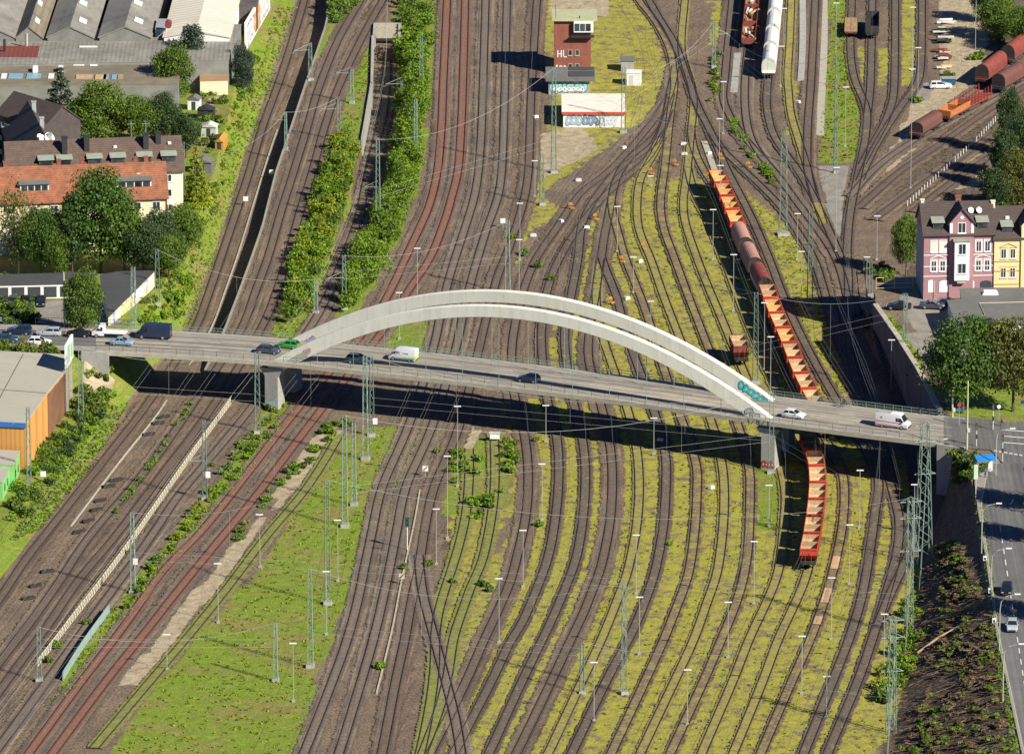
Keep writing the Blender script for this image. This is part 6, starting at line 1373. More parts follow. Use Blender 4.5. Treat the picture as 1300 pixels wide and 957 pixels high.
def car(label, paint, L=4.4, Wd=1.8, H=1.48, kind='hatch', name='car', cat_='car'):
    t = thing(name, label, cat_); hl, hw = L / 2, Wd / 2; hood = .95; belt = .98
    def sec(x, w, zt, zb=.22): return [(x, -w * .92, zb), (x, -w, zb + .25), (x, -w, zt - .12), (x, -w * .9, zt), (x, w * .9, zt), (x, w, zt - .12), (x, w, zb + .25), (x, w * .92, zb)]
    rear = {'hatch': .98, 'wagon': 1.0, 'sedan': 1.0, 'suv': 1.05}[kind]; k = H / 1.48
    mb = MB(); mb.loft([sec(-hl, hw * .86, rear * k * .9, .32), sec(-hl + .18, hw * .97, rear * k), sec(-hl * .5, hw, belt * k), sec(hl * .25, hw, belt * k), sec(hl * .55, hw, hood * k * .98), sec(hl - .25, hw * .95, .80 * k), sec(hl, hw * .78, .62 * k, .3)])
    b = recalc(mb.build('body', carpaint(*paint), t, True)); b.modifiers.new('e', 'EDGE_SPLIT').split_angle = R(35)
    xr = {'hatch': -hl + .12, 'wagon': -hl + .1, 'sedan': -hl * .62, 'suv': -hl + .12}[kind]; xt = {'hatch': -hl + .62, 'wagon': -hl + .42, 'sedan': -hl * .32, 'suv': -hl + .42}[kind]
    f0, f1 = hl * .42, hl * .02
    def g(z, xa, xb, w): return [(xa, -w, z), (xb, -w, z), (xb, w, z), (xa, w, z)]
    mb = MB(); mb.loft([g(belt * k - .06, xr, f0, hw * .93), g(H - .07, xt, f1, hw * .74)]); recalc(mb.build('glasshouse', M['glass'], t))
    mb = MB(); mb.loft([g(H - .08, xt - .03, f1 + .05, hw * .755), g(H - .02, xt + .02, f1, hw * .735), g(H, xt + .2, f1 - .2, hw * .62)]); recalc(mb.build('roof', M[paint[0]], t))
    mb = MB()
    for s in (-1, 1):
        xm = (xt + f1) / 2; mb.loft([[(xm - .06, s * hw * .94, belt * k - .05), (xm + .06, s * hw * .94, belt * k - .05), (xm + .06, s * hw * .90, belt * k - .05), (xm - .06, s * hw * .90, belt * k - .05)], [(xm - .06, s * hw * .755, H - .07), (xm + .06, s * hw * .755, H - .07), (xm + .06, s * hw * .72, H - .07), (xm - .06, s * hw * .72, H - .07)]])
        for (xa, xb) in ((xr, xt), (f0, f1)): mb.loft([[(xa - .05, s * hw * .94, belt * k - .05), (xa + .05, s * hw * .94, belt * k - .05), (xa + .05, s * hw * .88, belt * k - .05), (xa - .05, s * hw * .88, belt * k - .05)], [(xb - .05, s * hw * .755, H - .07), (xb + .05, s * hw * .755, H - .07), (xb + .05, s * hw * .7, H - .07), (xb - .05, s * hw * .7, H - .07)]])
    recalc(mb.build('pillars', M[paint[0]], t))
    wheels(t, (-hl * .6, hl * .62), hw - .12); lights(t, hl - .1, -hl + .01, hw * .62, .66 * k)
    for s in (-1, 1): mb = MB(); mb.box((hl * .36, s * (hw + .08), 1.0 * k), (.14, .2, .14)); mb.build('mirror', M[paint[0]], t)
    mb = MB(); mb.box((hl - .02, 0, .42), (.12, Wd * .62, .16)); mb.build('grille', M['steel_dark'], t)
    return t
def van(label, paint, L=5.9, Wd=2.0, H=2.6, nose=1.5, extra=None, windows=False):
    t = thing('van', label, 'van'); hl, hw = L / 2, Wd / 2
    def sec(x, w, zt, zb=.3): return [(x, -w * .95, zb), (x, -w, zb + .3), (x, -w, zt - .6 * (zt > 1.4) - .1), (x, -w * .9, zt), (x, w * .9, zt), (x, w, zt - .6 * (zt > 1.4) - .1), (x, w, zb + .3), (x, w * .95, zb)]
    xw = hl - nose
    mb = MB(); mb.loft([sec(-hl, hw * .97, H - .03), sec(-hl + .2, hw, H), sec(xw - .35, hw, H), sec(xw + .1, hw * .98, H - .12), sec(hl - .75, hw * .95, 1.28), sec(hl - .12, hw * .92, 1.02), sec(hl, hw * .84, .75, .36)])
    b = recalc(mb.build('body', carpaint(*paint), t, True)); b.modifiers.new('e', 'EDGE_SPLIT').split_angle = R(30)
    mb = MB(); xa, za, xb, zb = xw + .13, H - .2, hl - .74, 1.34; o = .05
    mb.loft([[(xa + o, -hw * .74, za), (xa + o, hw * .74, za), (xa + o + .02, hw * .74, za + .02), (xa + o + .02, -hw * .74, za + .02)], [(xb + o, -hw * .86, zb), (xb + o, hw * .86, zb), (xb + o + .02, hw * .86, zb + .02), (xb + o + .02, -hw * .86, zb + .02)]]); recalc(mb.build('windscreen', M['glass'], t))
    for s in (-1, 1):
        y = s * (hw + .012); mb = MB(); mb.poly([(xw - .75, y, 1.35), (xw + .62, y * .985, 1.35), (xw + .2, y * .97, H * .78), (xw - .75, y, H * .78)]); mb.build('side_window', M['glass'], t)
        if windows: mb = MB(); mb.poly([(-hl + .5, y, 1.4), (xw - 1.0, y, 1.4), (xw - 1.0, y, H * .78), (-hl + .5, y, H * .78)]); mb.build('side_window', M['glass'], t)
        mb = MB(); mb.box((xw + .55, s * (hw + .13), 1.45), (.14, .2, .3)); mb.build('mirror', M['steel_dark'], t)
    wheels(t, (-hl * .58, hl * .62), hw - .12, .36); lights(t, hl - .1, -hl, hw * .68, .85, .34, .24)
    mb = MB(); mb.box((hl - .0, 0, .5), (.16, Wd * .8, .26)); mb.box((-hl, 0, .45), (.14, Wd * .9, .2)); mb.build('bumper', M['steel_dark'], t)
    if extra: extra(t, hl, hw, H)
    return t
def on_deck(o, u, v, direction, z=.03):
    p = G(u, v, HD + z); d = ddir(min(max(u, -140), 1190)) * direction; o.location = p; o.rotation_euler = (0, 0, math.atan2(d.y, d.x)); return o
BLK = ('paint_black', (.012, .014, .022)); SIL = ('paint_silver', (.42, .46, .50)); WHT = ('paint_white', (.78, .79, .80)); DBL = ('paint_dark_blue', (.012, .025, .065)); LBL = ('paint_pale_blue', (.24, .36, .47)); GRY = ('paint_grey', (.06, .075, .10)); GRN = ('paint_green', (.05, .32, .03)); PET = ('paint_petrol', (.02, .06, .10))
on_deck(van('large dark blue panel van on the western bridge approach', DBL, 6.4, 2.05, 2.65, 1.5), 195, 429, -1)
on_deck(car('pale blue sedan beside the kerb, below the dark blue van', LBL, 4.3, 1.75, 1.42, 'sedan'), 155, 437.5, 1)
def flatbed():
    t = thing('flatbed_truck', 'white pickup truck with empty flat bed, parked behind the dark blue van', 'truck')
    mb = MB(); 
    def s_(x, w, zt, zb=.4): return [(x, -w, zb), (x, -w, zt - .25), (x, -w * .88, zt), (x, w * .88, zt), (x, w, zt - .25), (x, w, zb)]
    mb.loft([s_(.85, 1.0, 2.3), s_(1.7, 1.0, 2.3), s_(2.5, .97, 1.4), s_(3.0, .92, 1.1), s_(3.15, .85, .8)]); recalc(mb.build('cab', carpaint(*WHT), t))
    for y in (-1.01, 1.01): mb = MB(); mb.poly([(1.1, y, 1.3), (2.3, y, 1.3), (1.85, y * .98, 2.0), (1.1, y, 2.0)]); mb.build('side_window', M['glass'], t)
    mb = MB(); mb.loft([[(1.8, -.85, 2.2), (1.8, .85, 2.2), (1.83, .85, 2.22), (1.83, -.85, 2.22)], [(2.53, -.88, 1.42), (2.53, .88, 1.42), (2.56, .88, 1.44), (2.56, -.88, 1.44)]]); recalc(mb.build('windscreen', M['glass'], t))
    mb = MB(); mb.box((-1.2, 0, .95), (4.0, 2.1, .16)); mb.build('flat_bed', M['lamp_white'], t); mb = MB(); mb.box((-.3, 0, .7), (5.6, .9, .22)); mb.build('chassis', M['under'], t)
    wheels(t, (-1.9, 2.2), .92, .36); lights(t, 3.1, -3.2, .65, .8); return t
on_deck(flatbed(), 139, 427.5, -1)
on_deck(car('black car parked right behind the white flatbed truck', BLK, 4.4, 1.8, 1.45, 'sedan'), 99, 427, -1); on_deck(car('silver estate car parked behind the black car', SIL, 4.5, 1.8, 1.5, 'wagon'), 62, 425.5, -1)
on_deck(car('very dark off-road car with red rear lights, leftmost of the parked row', DBL, 4.7, 1.9, 1.7, 'suv'), 24, 424, -1); on_deck(car('blue-grey car half hidden by bushes at the left edge', PET, 4.4, 1.8, 1.45, 'hatch'), 8, 434, 1); on_deck(car('white car near the bushes above the warehouse roof', WHT, 4.3, 1.8, 1.55, 'hatch'), 50, 438, 1)
on_deck(car('slate grey hatchback at the western foot of the near arch', GRY, 4.3, 1.8, 1.5, 'hatch'), 341, 448, 1); on_deck(car('bright green car partly hidden by the western arch foot', GRN, 4.2, 1.8, 1.48, 'hatch'), 366, 441.5, -1)
on_deck(car('dark petrol blue off-road car in the near lane, left of the white van', PET, 4.6, 1.88, 1.7, 'suv'), 456, 461, 1)
def logos(t, hl, hw, H):
    for s in (-1, 1):
        y = s * (hw + .014)
        mb = MB(); mb.poly([(-hl + .3, y, .62), (hl - 1.2, y, .55), (hl - 1.6, y, .42), (-hl + .3, y, .4)]); mb.build('blue_stripe', M['blue_trim'], t)
        mb = MB(); mb.poly([(-hl + .02, y, .95), (hl - 1.3, y, .68), (hl - 1.3, y, .6), (-hl + .02, y, .66)]); mb.build('green_stripe', pcol((.45, .7, .02)), t)
        mb = MB(); mb.disc((.55, y, 1.55), (0, 1, 0), .24, .01, 14); mb.build('round_emblem', pcol((.35, .4, .42)), t)
        mb = MB(); mb.poly([(-1.3, y, 1.35), (-.35, y, 1.45), (-.25, y, 1.62), (-.7, y, 1.58), (-1.25, y, 1.62)]); mb.build('bird_emblem', pcol((.2, .3, .28)), t)
        mb = MB(); mb.disc((1.0, y, 1.5), (0, 1, 0), .16, .012, 12); mb.build('pink_emblem', pcol((.75, .35, .3)), t)
    mb = MB(); mb.b2((-hl - .02, -hw * .9, .55), (-hl - .012, hw * .9, 1.0)); mb.build('rear_band', pcol((.45, .7, .02)), t)
on_deck(van('white delivery van with green and blue lower stripes under the arch', WHT, 5.2, 1.95, 2.3, 1.5, logos), 512, 457, -1)
on_deck(car('dark blue compact car in the middle of the bridge', DBL, 4.1, 1.78, 1.55, 'hatch'), 671, 484.5, -1)
on_deck(car('white hatchback just past the eastern arch foot', WHT, 4.1, 1.78, 1.47, 'hatch'), 1008, 530, 1)
def amb(t, hl, hw, H):
    for s in (-1, 1):
        y = s * (hw + .014)
        mb = MB(); mb.poly([(-hl + .05, y, 1.28), (hl - 1.0, y * .99, 1.12), (hl - 1.0, y * .99, 1.0), (-hl + .05, y, 1.12)]); mb.build('red_stripe', M['red_trim'], t); mb = MB(); mb.poly([(-hl + .05, y, .62), (hl - 1.6, y, .55), (hl - 1.6, y, .45), (-hl + .05, y, .48)]); mb.build('red_stripe', M['red_trim'], t)
        mb = MB(); mb.poly([(-hl + .9, y, 1.7), (-hl + 1.4, y, 1.7), (-hl + 1.15, y, 2.1)]); mb.build('red_emblem', M['red_trim'], t)
    mb = MB(); mb.b2((-hl + .2, -.7, H + .002), (-.2, .7, H + .14)); mb.build('roof_rack', M['steel_grey'], t)
on_deck(van('white van with red stripes and roof rack near the eastern end', WHT, 6.0, 2.02, 2.55, 1.45, amb), 1134, 542, 1)
def in_lot(o, u, v, rz, z=HD): o.location = G(u, v, z); o.rotation_euler = (0, 0, R(rz)); return o
in_lot(car('black car parked at the railing of the car park', BLK, 4.5, 1.82, 1.46, 'sedan'), 1141, 392, 172); in_lot(car('blue-grey sedan parked below the pink house', GRY, 4.7, 1.82, 1.45, 'sedan'), 1184, 391, -6); in_lot(car('dark blue car half hidden by the flat roof beside the pink house', DBL, 4.3, 1.8, 1.48, 'hatch'), 1205, 388, 0)
in_lot(car('black car driving down the side street, upper of two', BLK, 4.5, 1.85, 1.5, 'hatch'), 1278, 752, -96); in_lot(car('silver-grey car driving down the side street, lower of two', SIL, 4.4, 1.82, 1.5, 'hatch'), 1285, 798, -94)
in_lot(car('white estate car parked on the dirt yard at the top right', WHT, 4.6, 1.8, 1.5, 'wagon'), 1194, 112, 6, 0)
for k, (u, c) in enumerate(((16, GRY), (33, BLK), (52, BLK))):
    in_lot(car(('grey car parked nose-in before the garages, leftmost of three', 'black car parked nose-in before the garages, between two others', 'black car parked nose-in before the garages, rightmost of three')[k], c, 4.2, 1.78, 1.5, 'hatch'), u, 387, -90, TZ(*G(u, 387, 7)[:2]))
# ------------------------------------------------------------------ people
def person(label, loc, rz, top, legs_c, skin=(.45, .28, .2), sit=False, hair=(.03, .02, .015)):
    if sit: J = {'hip': (0, 0, .98), 'ch': (.18, 0, 1.36), 'nk': (.25, 0, 1.50), 'hd': (.30, 0, 1.66), 'hdt': (.31, 0, 1.78), 'lk': (.34, .12, .74), 'la': (.1, .12, .36), 'lf': (.26, .12, .30), 'rk': (.30, -.12, .62), 'ra': (.12, -.12, .22), 'rf': (.28, -.12, .18), 'ls': (.2, .18, 1.42), 'le': (.36, .22, 1.22), 'lw': (.58, .22, 1.1), 'rs': (.2, -.18, 1.42), 're': (.36, -.22, 1.22), 'rw': (.58, -.22, 1.1)}
    else: J = {'hip': (0, 0, .92), 'ch': (.02, 0, 1.28), 'nk': (.02, 0, 1.46), 'hd': (.05, 0, 1.60), 'hdt': (.04, 0, 1.74), 'lk': (.14, .1, .5), 'la': (.18, .1, .08), 'lf': (.36, .1, .04), 'rk': (-.02, -.1, .5), 'ra': (-.22, -.1, .12), 'rf': (-.06, -.1, .04), 'ls': (.02, .19, 1.4), 'le': (-.1, .24, 1.12), 'lw': (.04, .25, .88), 'rs': (.02, -.19, 1.4), 're': (.1, -.24, 1.12), 'rw': (.26, -.24, .92)}
    E = [('hip', 'ch'), ('ch', 'nk'), ('nk', 'hd'), ('hd', 'hdt'), ('hip', 'lk'), ('lk', 'la'), ('la', 'lf'), ('hip', 'rk'), ('rk', 'ra'), ('ra', 'rf'), ('ch', 'ls'), ('ls', 'le'), ('le', 'lw'), ('ch', 'rs'), ('rs', 're'), ('re', 'rw')]
    RD = {'hip': .15, 'ch': .17, 'nk': .06, 'hd': .105, 'hdt': .08, 'lk': .07, 'rk': .07, 'la': .05, 'ra': .05, 'lf': .045, 'rf': .045, 'ls': .075, 'rs': .075, 'le': .05, 're': .05, 'lw': .04, 'rw': .04}
    K = list(J); me = bpy.data.meshes.new('person'); me.from_pydata([J[k] for k in K], [(K.index(a), K.index(b)) for a, b in E], [])
    o = bpy.data.objects.new('person', me); COL.objects.link(o); o.modifiers.new('s', 'SKIN'); o.modifiers.new('u', 'SUBSURF').levels = 1
    for i, k in enumerate(K): me.skin_vertices[0].data[i].radius = (RD[k], RD[k])
    me.skin_vertices[0].data[0].use_root = True
    dg = bpy.context.evaluated_depsgraph_get(); m2 = bpy.data.meshes.new_from_object(o.evaluated_get(dg)); o.modifiers.clear(); o.data = m2
    for m in (pcol(top), pcol(legs_c), pcol(skin), pcol((.03, .03, .03))): m2.materials.append(m)
    for f in m2.polygons:
        c = f.center; z = c.z; hz = J['hip'][2]
        f.material_index = 2 if z > J['nk'][2] + .03 else (0 if z > hz - .02 or abs(c.y) > .2 else 1)
        if z < min(J['lf'][2], J['rf'][2]) + .06: f.material_index = 3
    hb = MB(); h = Vector(J['hd']); secs = []
    for k in range(6): a = k / 5 * math.pi * .5; secs.append([(h.x - .02 + .125 * math.cos(a) * math.cos(q * math.pi / 5), h.y + .125 * math.cos(a) * math.sin(q * math.pi / 5), h.z + .05 + .13 * math.sin(a)) for q in range(10)])
    hb.loft(secs); hb.build('hair', pcol(hair), o, True)
    o.location = loc; o.rotation_euler = (0, 0, rz); return tag(o, label, 'person')
d = ddir(1072); rzd = math.atan2(d.y, d.x); pb = G(1073, 516, HD + .15)
person('cyclist in dark jacket riding on the far footway of the bridge', pb, rzd + math.pi, (.06, .05, .06), (.05, .05, .07), sit=True)
b = thing('bicycle', 'dark bicycle ridden along the far footway', 'bicycle', pb, rzd + math.pi)
for x in (-.52, .55): 
    mb = MB(); n = 18; ring = [(x + .33 * math.cos(2 * math.pi * k / n), 0, .34 + .33 * math.sin(2 * math.pi * k / n)) for k in range(n + 1)]; mb.tube(ring, .025, 5); mb.build('wheel', M['tyre'], b)
mb = MB(); mb.tube([(-.52, 0, .34), (-.1, 0, .32), (.42, 0, .8), (-.18, 0, .82), (-.52, 0, .34)], .025, 5); mb.tube([(.55, 0, .34), (.42, 0, .95)], .025, 5); mb.tube([(-.1, 0, .32), (-.22, 0, .95)], .025, 5); mb.build('frame', M['steel_dark'], b)
mb = MB(); mb.box((-.22, 0, .97), (.26, .14, .06)); mb.build('saddle', M['steel_dark'], b); mb = MB(); mb.tube([(.5, -.28, 1.02), (.42, 0, .98), (.5, .28, 1.02)], .02, 5); mb.build('handlebar', M['steel_dark'], b)
person('person in a brown coat walking beside the cyclist on the bridge', deck(1068, .87, .15), rzd, (.2, .11, .06), (.05, .05, .07))
person('pedestrian in dark clothes standing at the corner lawn', G(1272, 540, HD + .1), 2.6, (.10, .09, .08), (.03, .03, .045))
person('person in a blue jacket beside the blue shelter', G(1251, 606, HD + .1), -1.6, (.05, .12, .4), (.04, .04, .06))
# ------------------------------------------------------------------ overhead line masts
def lattice(mb, H, w0, w1, step=1.25, leg=.055, brace=.03):
    n = max(2, int(H / step)); cs = ((-1, -1), (1, -1), (1, 1), (-1, 1))
    def P(c, z): w = (w0 + (w1 - w0) * z / H) / 2; return Vector((c[0] * w, c[1] * w, z))
    for c in cs: mb.tube([P(c, 0), P(c, H)], leg, 4)
    for k in range(n):
        z0, z1 = H * k / n, H * (k + 1) / n
        for j in range(4):
            a, b = cs[j], cs[(j + 1) % 4]
            if (k + j) % 2: a, b = b, a
            mb.tube([P(a, z0), P(b, z1)], brace, 3)
MASTS = [(464, 583, 452, .95), (472, 553, 452, .8), (438, 668, 527, .95), (449.5, 641, 536, .8), (416, 766, 609, .95), (394, 846, 721, .9), (350, 864, 790, .7), (327, 549, 447, .95), (260, 634, 534, .8), (169, 752, 650, .8), (50, 864, 795, .8), (103, 535, 440, .9),
         (37, 618, 517, .7), (430, 179, 124, .7), (447, 131, 88, .7), (394, 102, 55, .8), (363, 190, 143, .5), (480, 292, 178, .9), (437, 392, 325, .8), (401, 398, 355, .7), (535, 122, 46, .8), (528, 206, 127, .7), (510, 138, 102, .6), (703, 219, 88, .95), (791.5, 168, 86, .9), (688, 260, 195, .8),
         (644.5, 372, 281, .9), (994, 298, 168, 1.5), (1028, 394, 268, 1.0), (959, 486, 372, .95), (979, 600, 497, .9), (906, 86, 28, .7), (1149, 440, 374, .8), (1105, 376, 334, .7), (200, 386, 318, .9), (170, 424, 340, .9), (233, 262, 182, .7), (739, 880, 815, .7), (792, 880, 738, .8), (1060.5, 219, 70, .55)]
MT = []
MS = sorted(MASTS, key=lambda m: m[0])
for u, vb, vt, w in MASTS:
    p = GT(u, vb); H = (vb - vt) / (scl(vb) * .957); i = [m for m in MS].index((u, vb, vt, w))
    t = thing('lattice_mast', 'green steel lattice mast of the overhead line, %s from the left' % ordn(i), 'mast', p, rnd.uniform(-.3, .3), 'overhead line masts')
    mb = MB(); lattice(mb, H, w, w * .62); mb.build('lattice_frame', M['steel_green'], t)
    mb = MB(); mb.box((0, 0, .1), (w * 1.5, w * 1.5, .7)); mb.build('footing', M['concrete_grey'], t)
    MT.append((u, vb, vt, p + Vector((0, 0, H)), t, H))
def mast(u, vb): return next(m for m in MT if m[0] == u and m[1] == vb)
# brackets carrying the contact wire of the sunken single track and others
for (u, vb), side, z in (((510, 138), -3.2, 5.2), ((480, 292), -2.6, 8.5), ((437, 392), -3.0, 6), ((430, 179), -3.4, 6.6), ((447, 131), -3.2, 6.2), ((394, 102), -3.4, 6.4), ((363, 190), -3.0, 6), ((260, 634), -2.8, 7), ((37, 618), -2.4, 12), ((906, 86), 3.0, 7)):
    m = mast(u, vb); mb = MB(); mb.tube([(0, 0, z), (side, 0, z)], .05, 5); mb.tube([(0, 0, z + 1.3), (side, 0, z)], .05, 5); mb.tube([(side * .9, 0, z), (side * 1.15, 0, z - .6)], .04, 4); o = mb.build('bracket', M['steel_grey'], m[4])
for (u, vb), z in (((169, 752), 5.6), ((472, 553), 2.8), ((260, 634), 4.6)):
    m = mast(u, vb); mb = MB(); mb.box((.55, -.5, z), (.8, .06, 1.1)); mb.build('signal_board', M['lamp_white'], m[4])
# two tall pylons on the eastern edge
for u, vb, vt, w0, w1, lb in ((1172, 716, 536, 2.6, 1.1, 'tallest steel pylon, tapering, standing at the eastern bridge end'), (1153.5, 806, 632, 1.1, .8, 'slim lattice pylon left of the tallest one, with cross arms'), (1131, 930, 782, 1.3, .9, 'lattice pylon nearest to the viewer by the green bushes at the lower right')):
    p = GT(u, vb); H = (vb - vt) / (scl(vb) * .957); t = thing('pylon', lb, 'pylon', p, .2)
    mb = MB(); lattice(mb, H, w0, w1, 1.6, .08, .045); mb.build('lattice_frame', M['steel_green'], t)
    for z in (H - .6, H - 3.4, H - 9): mb = MB(); mb.tube([(-1.7, 0, z), (1.9, 0, z)], .08, 5); mb.tube([(-1.7, 0, z), (0, 0, z + .9)], .05, 4); mb.tube([(1.9, 0, z), (0, 0, z + .9)], .05, 4); mb.build('cross_arm', M['steel_green'], t)
    for s in (1.6, 2.6): mb = MB(); mb.tube([(.5, .2, H - 4 - s), (-s * 1.8, -6 * s, -.2)], .035, 4); mb.build('stay', M['steel_green'], t)
    MT.append((u, vb, vt, p + Vector((0, 0, H)), t, H))
def sagw(a, b, sag, n=14):
    return [a.lerp(b, k / n) - Vector((0, 0, sag * 4 * (k / n) * (1 - k / n))) for k in range(n + 1)]
SP = [((103, 535), (327, 549)), ((327, 549), (464, 583)), ((472, 553), (979, 600)), ((979, 600), (1172, 716)), ((416, 766), (1153.5, 806)), ((394, 846), (792, 880)), ((438, 668), (979, 600)), ((644.5, 372), (959, 486)), ((480, 292), (703, 219)), ((703, 219), (994, 298)), ((791.5, 168), (906, 86)), ((535, 122), (703, 219)), ((437, 392), (644.5, 372)), ((994, 298), (1028, 394)),
      ((688, 260), (959, 486)), ((959, 486), (1149, 440)), ((260, 634), (438, 668)), ((50, 864), (350, 864)), ((200, 386), (401, 398)), ((363, 190), (430, 179)), ((233, 262), (363, 190)), ((739, 880), (1131, 930)), ((906, 86), (1060.5, 219)), ((169, 752), (416, 766))]
for i, (a, b) in enumerate(SP):
    A_, B_ = mast(*a)[3], mast(*b)[3]; L_ = (A_ - B_).length; c = (A_ + B_) / 2; z1 = min(A_.z, B_.z)
    t = thing('cross_span', 'cross-span wires slung between two lattice masts, %s span from the left' % ordn(sorted(range(len(SP)), key=lambda k: SP[k][0][0] + SP[k][1][0]).index(i)), 'wires', (c.x, c.y, 0), 0, 'cross-span wires')
    sg = min(5.0, L_ * .075); P = sagw(A_, B_, sg); mb = MB(); mb.tube([p - Vector((c.x, c.y, 0)) for p in P], .026, 4); mb.build('carrying_wire', M['wire'], t)
    for zz in (7.0, 5.7):
        if z1 > zz + 2: mb = MB(); a_, b_ = Vector((A_.x - c.x, A_.y - c.y, max(zz, A_.z - mast(*a)[5] + zz))), Vector((B_.x - c.x, B_.y - c.y, max(zz, B_.z - mast(*b)[5] + zz))); mb.tube([a_, b_], .015, 4); mb.build('steady_wire', M['wire'], t)
    nd = max(2, int(L_ / 16))
    for k in range(1, nd):
        p = P[int(len(P) * k / nd)] - Vector((c.x, c.y, 0)); mb = MB(); mb.tube([p, (p.x, p.y, 5.7)], .014, 4); mb.build('dropper', M['wire'], t)
# contact wires over the electrified tracks
EL = ['L1', 'M1', 'M2', 'S', 'R1', 'R2', 'T1', 'T2', 'T3', 'T4', 'T6', 'T7', 'T9', 'T12', 'T13', 'T14', 'T16', 'T17', 'T18', 'T20', 'T24', 'N19']
for i, k in enumerate(EL):
    P = PATH[k]; t = thing('contact_wire', 'contact wire pair above a railway track, %s from the left beneath the bridge' % ordn(i), 'wires', (0, 0, 0), 0, 'contact wires along the tracks')
    for z, r in ((5.55, .017), (6.9, .015)): mb = MB(); mb.tube([p + Vector((0, 0, z)) for p in P[::3]], r, 3); mb.build('wire', M['wire'], t)
# ------------------------------------------------------------------ yard lamps
LAMPS = [(581, 617, 516), (568, 683, 579), (554, 716, 646), (429, 737, 660), (414.5, 805, 725), (372.5, 890, 816), (633.5, 815, 734), (664, 745, 673), (688, 660, 589), (693, 560, 515), (830, 577, 531), (807.5, 753, 679), (811.5, 830, 757.5), (754, 915, 840), (924, 834, 764), (957, 766, 687), (872.5, 920, 849.5), (1091, 670, 597), (1078, 741, 666), (1055, 811, 733), (1017.5, 880, 807), (976, 668, 616), (1160, 700, 615), (330, 720, 653), (212, 850, 805), (277, 790, 715), (1049, 910, 858), (1122, 850, 779),
         (905, 330, 267), (931, 395, 324), (826, 236, 224), (660, 330, 259), (659, 380, 305), (783.5, 320, 263), (804, 372, 327), (826, 440, 383), (913, 222, 152), (914.5, 262, 211), (918, 170, 105), (995, 60, 12), (991, 110, 60), (1060.6, 110, 6), (1158, 90, 11), (1238, 74, -20), (1165, 130, 62), (1073, 186, 112), (1012, 330, 272), (1017, 385, 320), (970, 470, 385), (978, 500, 428), (530, 395, 316), (507, 430, 372), (679, 250, 205), (1113, 330, 275), (1100, 380, 327), (1131, 500, 432), (1156, 240, 90), (1274, 30, -30), (1061, 320, 214)]
LN, LS = sorted([l for l in LAMPS if l[1] < 480]), sorted([l for l in LAMPS if l[1] >= 480])
heads = {}
for u, vb, vt in LAMPS:
    p = GT(u, vb); H = (vb - vt) / (scl(vb) * .957); north = vb < 480; i = (LN if north else LS).index((u, vb, vt))
    t = thing('yard_lamp', 'slim yard lamp with white bar-shaped head %s of the bridge, %s from the left' % ('north' if north else 'south', ordn(i)), 'lamp post', p, 0, 'yard lamps')
    mb = MB(); mb.tube([(0, 0, -.1), (0, 0, H)], [.075, .05], 6); mb.build('pole', M['steel_grey'], t)
    mb = MB(); mb.box((0, 0, H + .05), (1.2, .3, .12)); mb.build('lamp_head', M['lamp_white'], t)
    mb = MB(); mb.box((0, 0, .1), (.5, .5, .4)); mb.build('footing', M['concrete_grey'], t)
# street lamps with curved arms along the side street
for k, (u, vb, vt) in enumerate(((1246, 702, 640), (1258, 762, 697), (1268.5, 826, 755), (1273, 890, 818), (1264, 603, 545))):
    p = G(u, vb, HD); H = (vb - vt) / (scl(vb) * .957); t = thing('street_lamp', 'grey street lamp with curved arm over the side street, %s' % ('second from the top', 'third from the top', 'fourth from the top', 'lowest of the row', 'topmost, by the junction')[k], 'street lamp', p, 0, 'street lamps')
    mb = MB(); P = [(0, 0, 0), (0, 0, H * .72), (.15, 0, H * .86), (.9, 0, H * .96), (2.4, 0, H)]; mb.tube(P, [.11, .09, .08, .07, .05], 7); mb.build('pole', M['steel_grey'], t)
    mb = MB(); mb.box((2.75, 0, H + .03), (.95, .34, .14)); mb.build('lamp_head', M['lamp_white'], t)
# tall yellowish poles at the eastern bridge end and western street
for u, vb, vt, z, lb in ((1227.5, 570, 485, HD, 'tall yellowish pole at the corner of bridge and side street'), (1209, 530, 495, HD, 'shorter yellowish pole in front of the large corner tree'), (82, 416, 347, HD - .2, 'tall pale yellow pole beside the olive tree at the western street')):
    p = G(u, vb, z); H = (vb - vt) / (scl(vb) * .957); t = thing('pole', lb, 'pole', p); mb = MB(); mb.tube([(0, 0, 0), (0, 0, H)], [.17, .12], 8); mb.build('shaft', mat('pole_yellow', (.50, .50, .26), .7, .1, 1), t); mb = MB(); mb.box((.25, -.1, H * .28), (.5, .3, .7)); mb.build('box', M['steel_pale'], t)
# traffic lights and signs
def traffic_light(u, vb, vt, lb, arm=False):
    p = G(u, vb, HD); H = (vb - vt) / (scl(vb) * .957); t = thing('traffic_light', lb, 'traffic light', p); mb = MB(); mb.tube([(0, 0, 0), (0, 0, H)], .09, 7); mb.build('post', M['steel_pale'], t)
    mb = MB(); mb.box((0, -.16, H - .35), (.4, .28, 1.15)); hd = mb.build('signal_head', M['steel_dark'], t)
    for z, c in ((.0, (.35, .02, .02)), (-.35, (.35, .2, .01)), (-.7, (.01, .3, .1))): mb = MB(); mb.disc((0, -.31, H + z), (0, 1, 0), .12, .03, 12); mb.build('lens', pcol(c), hd)
    mb = MB(); mb.box((0, -.1, H * .45), (.34, .24, .7)); mb.build('pedestrian_head', M['steel_dark'], t)
traffic_light(1239.5, 566, 539, 'traffic light on a pale post left of the junction'); traffic_light(1272.5, 586, 554, 'traffic light nearest the side street kerb'); traffic_light(1260.5, 545, 514, 'traffic light in front of the corner lawn')
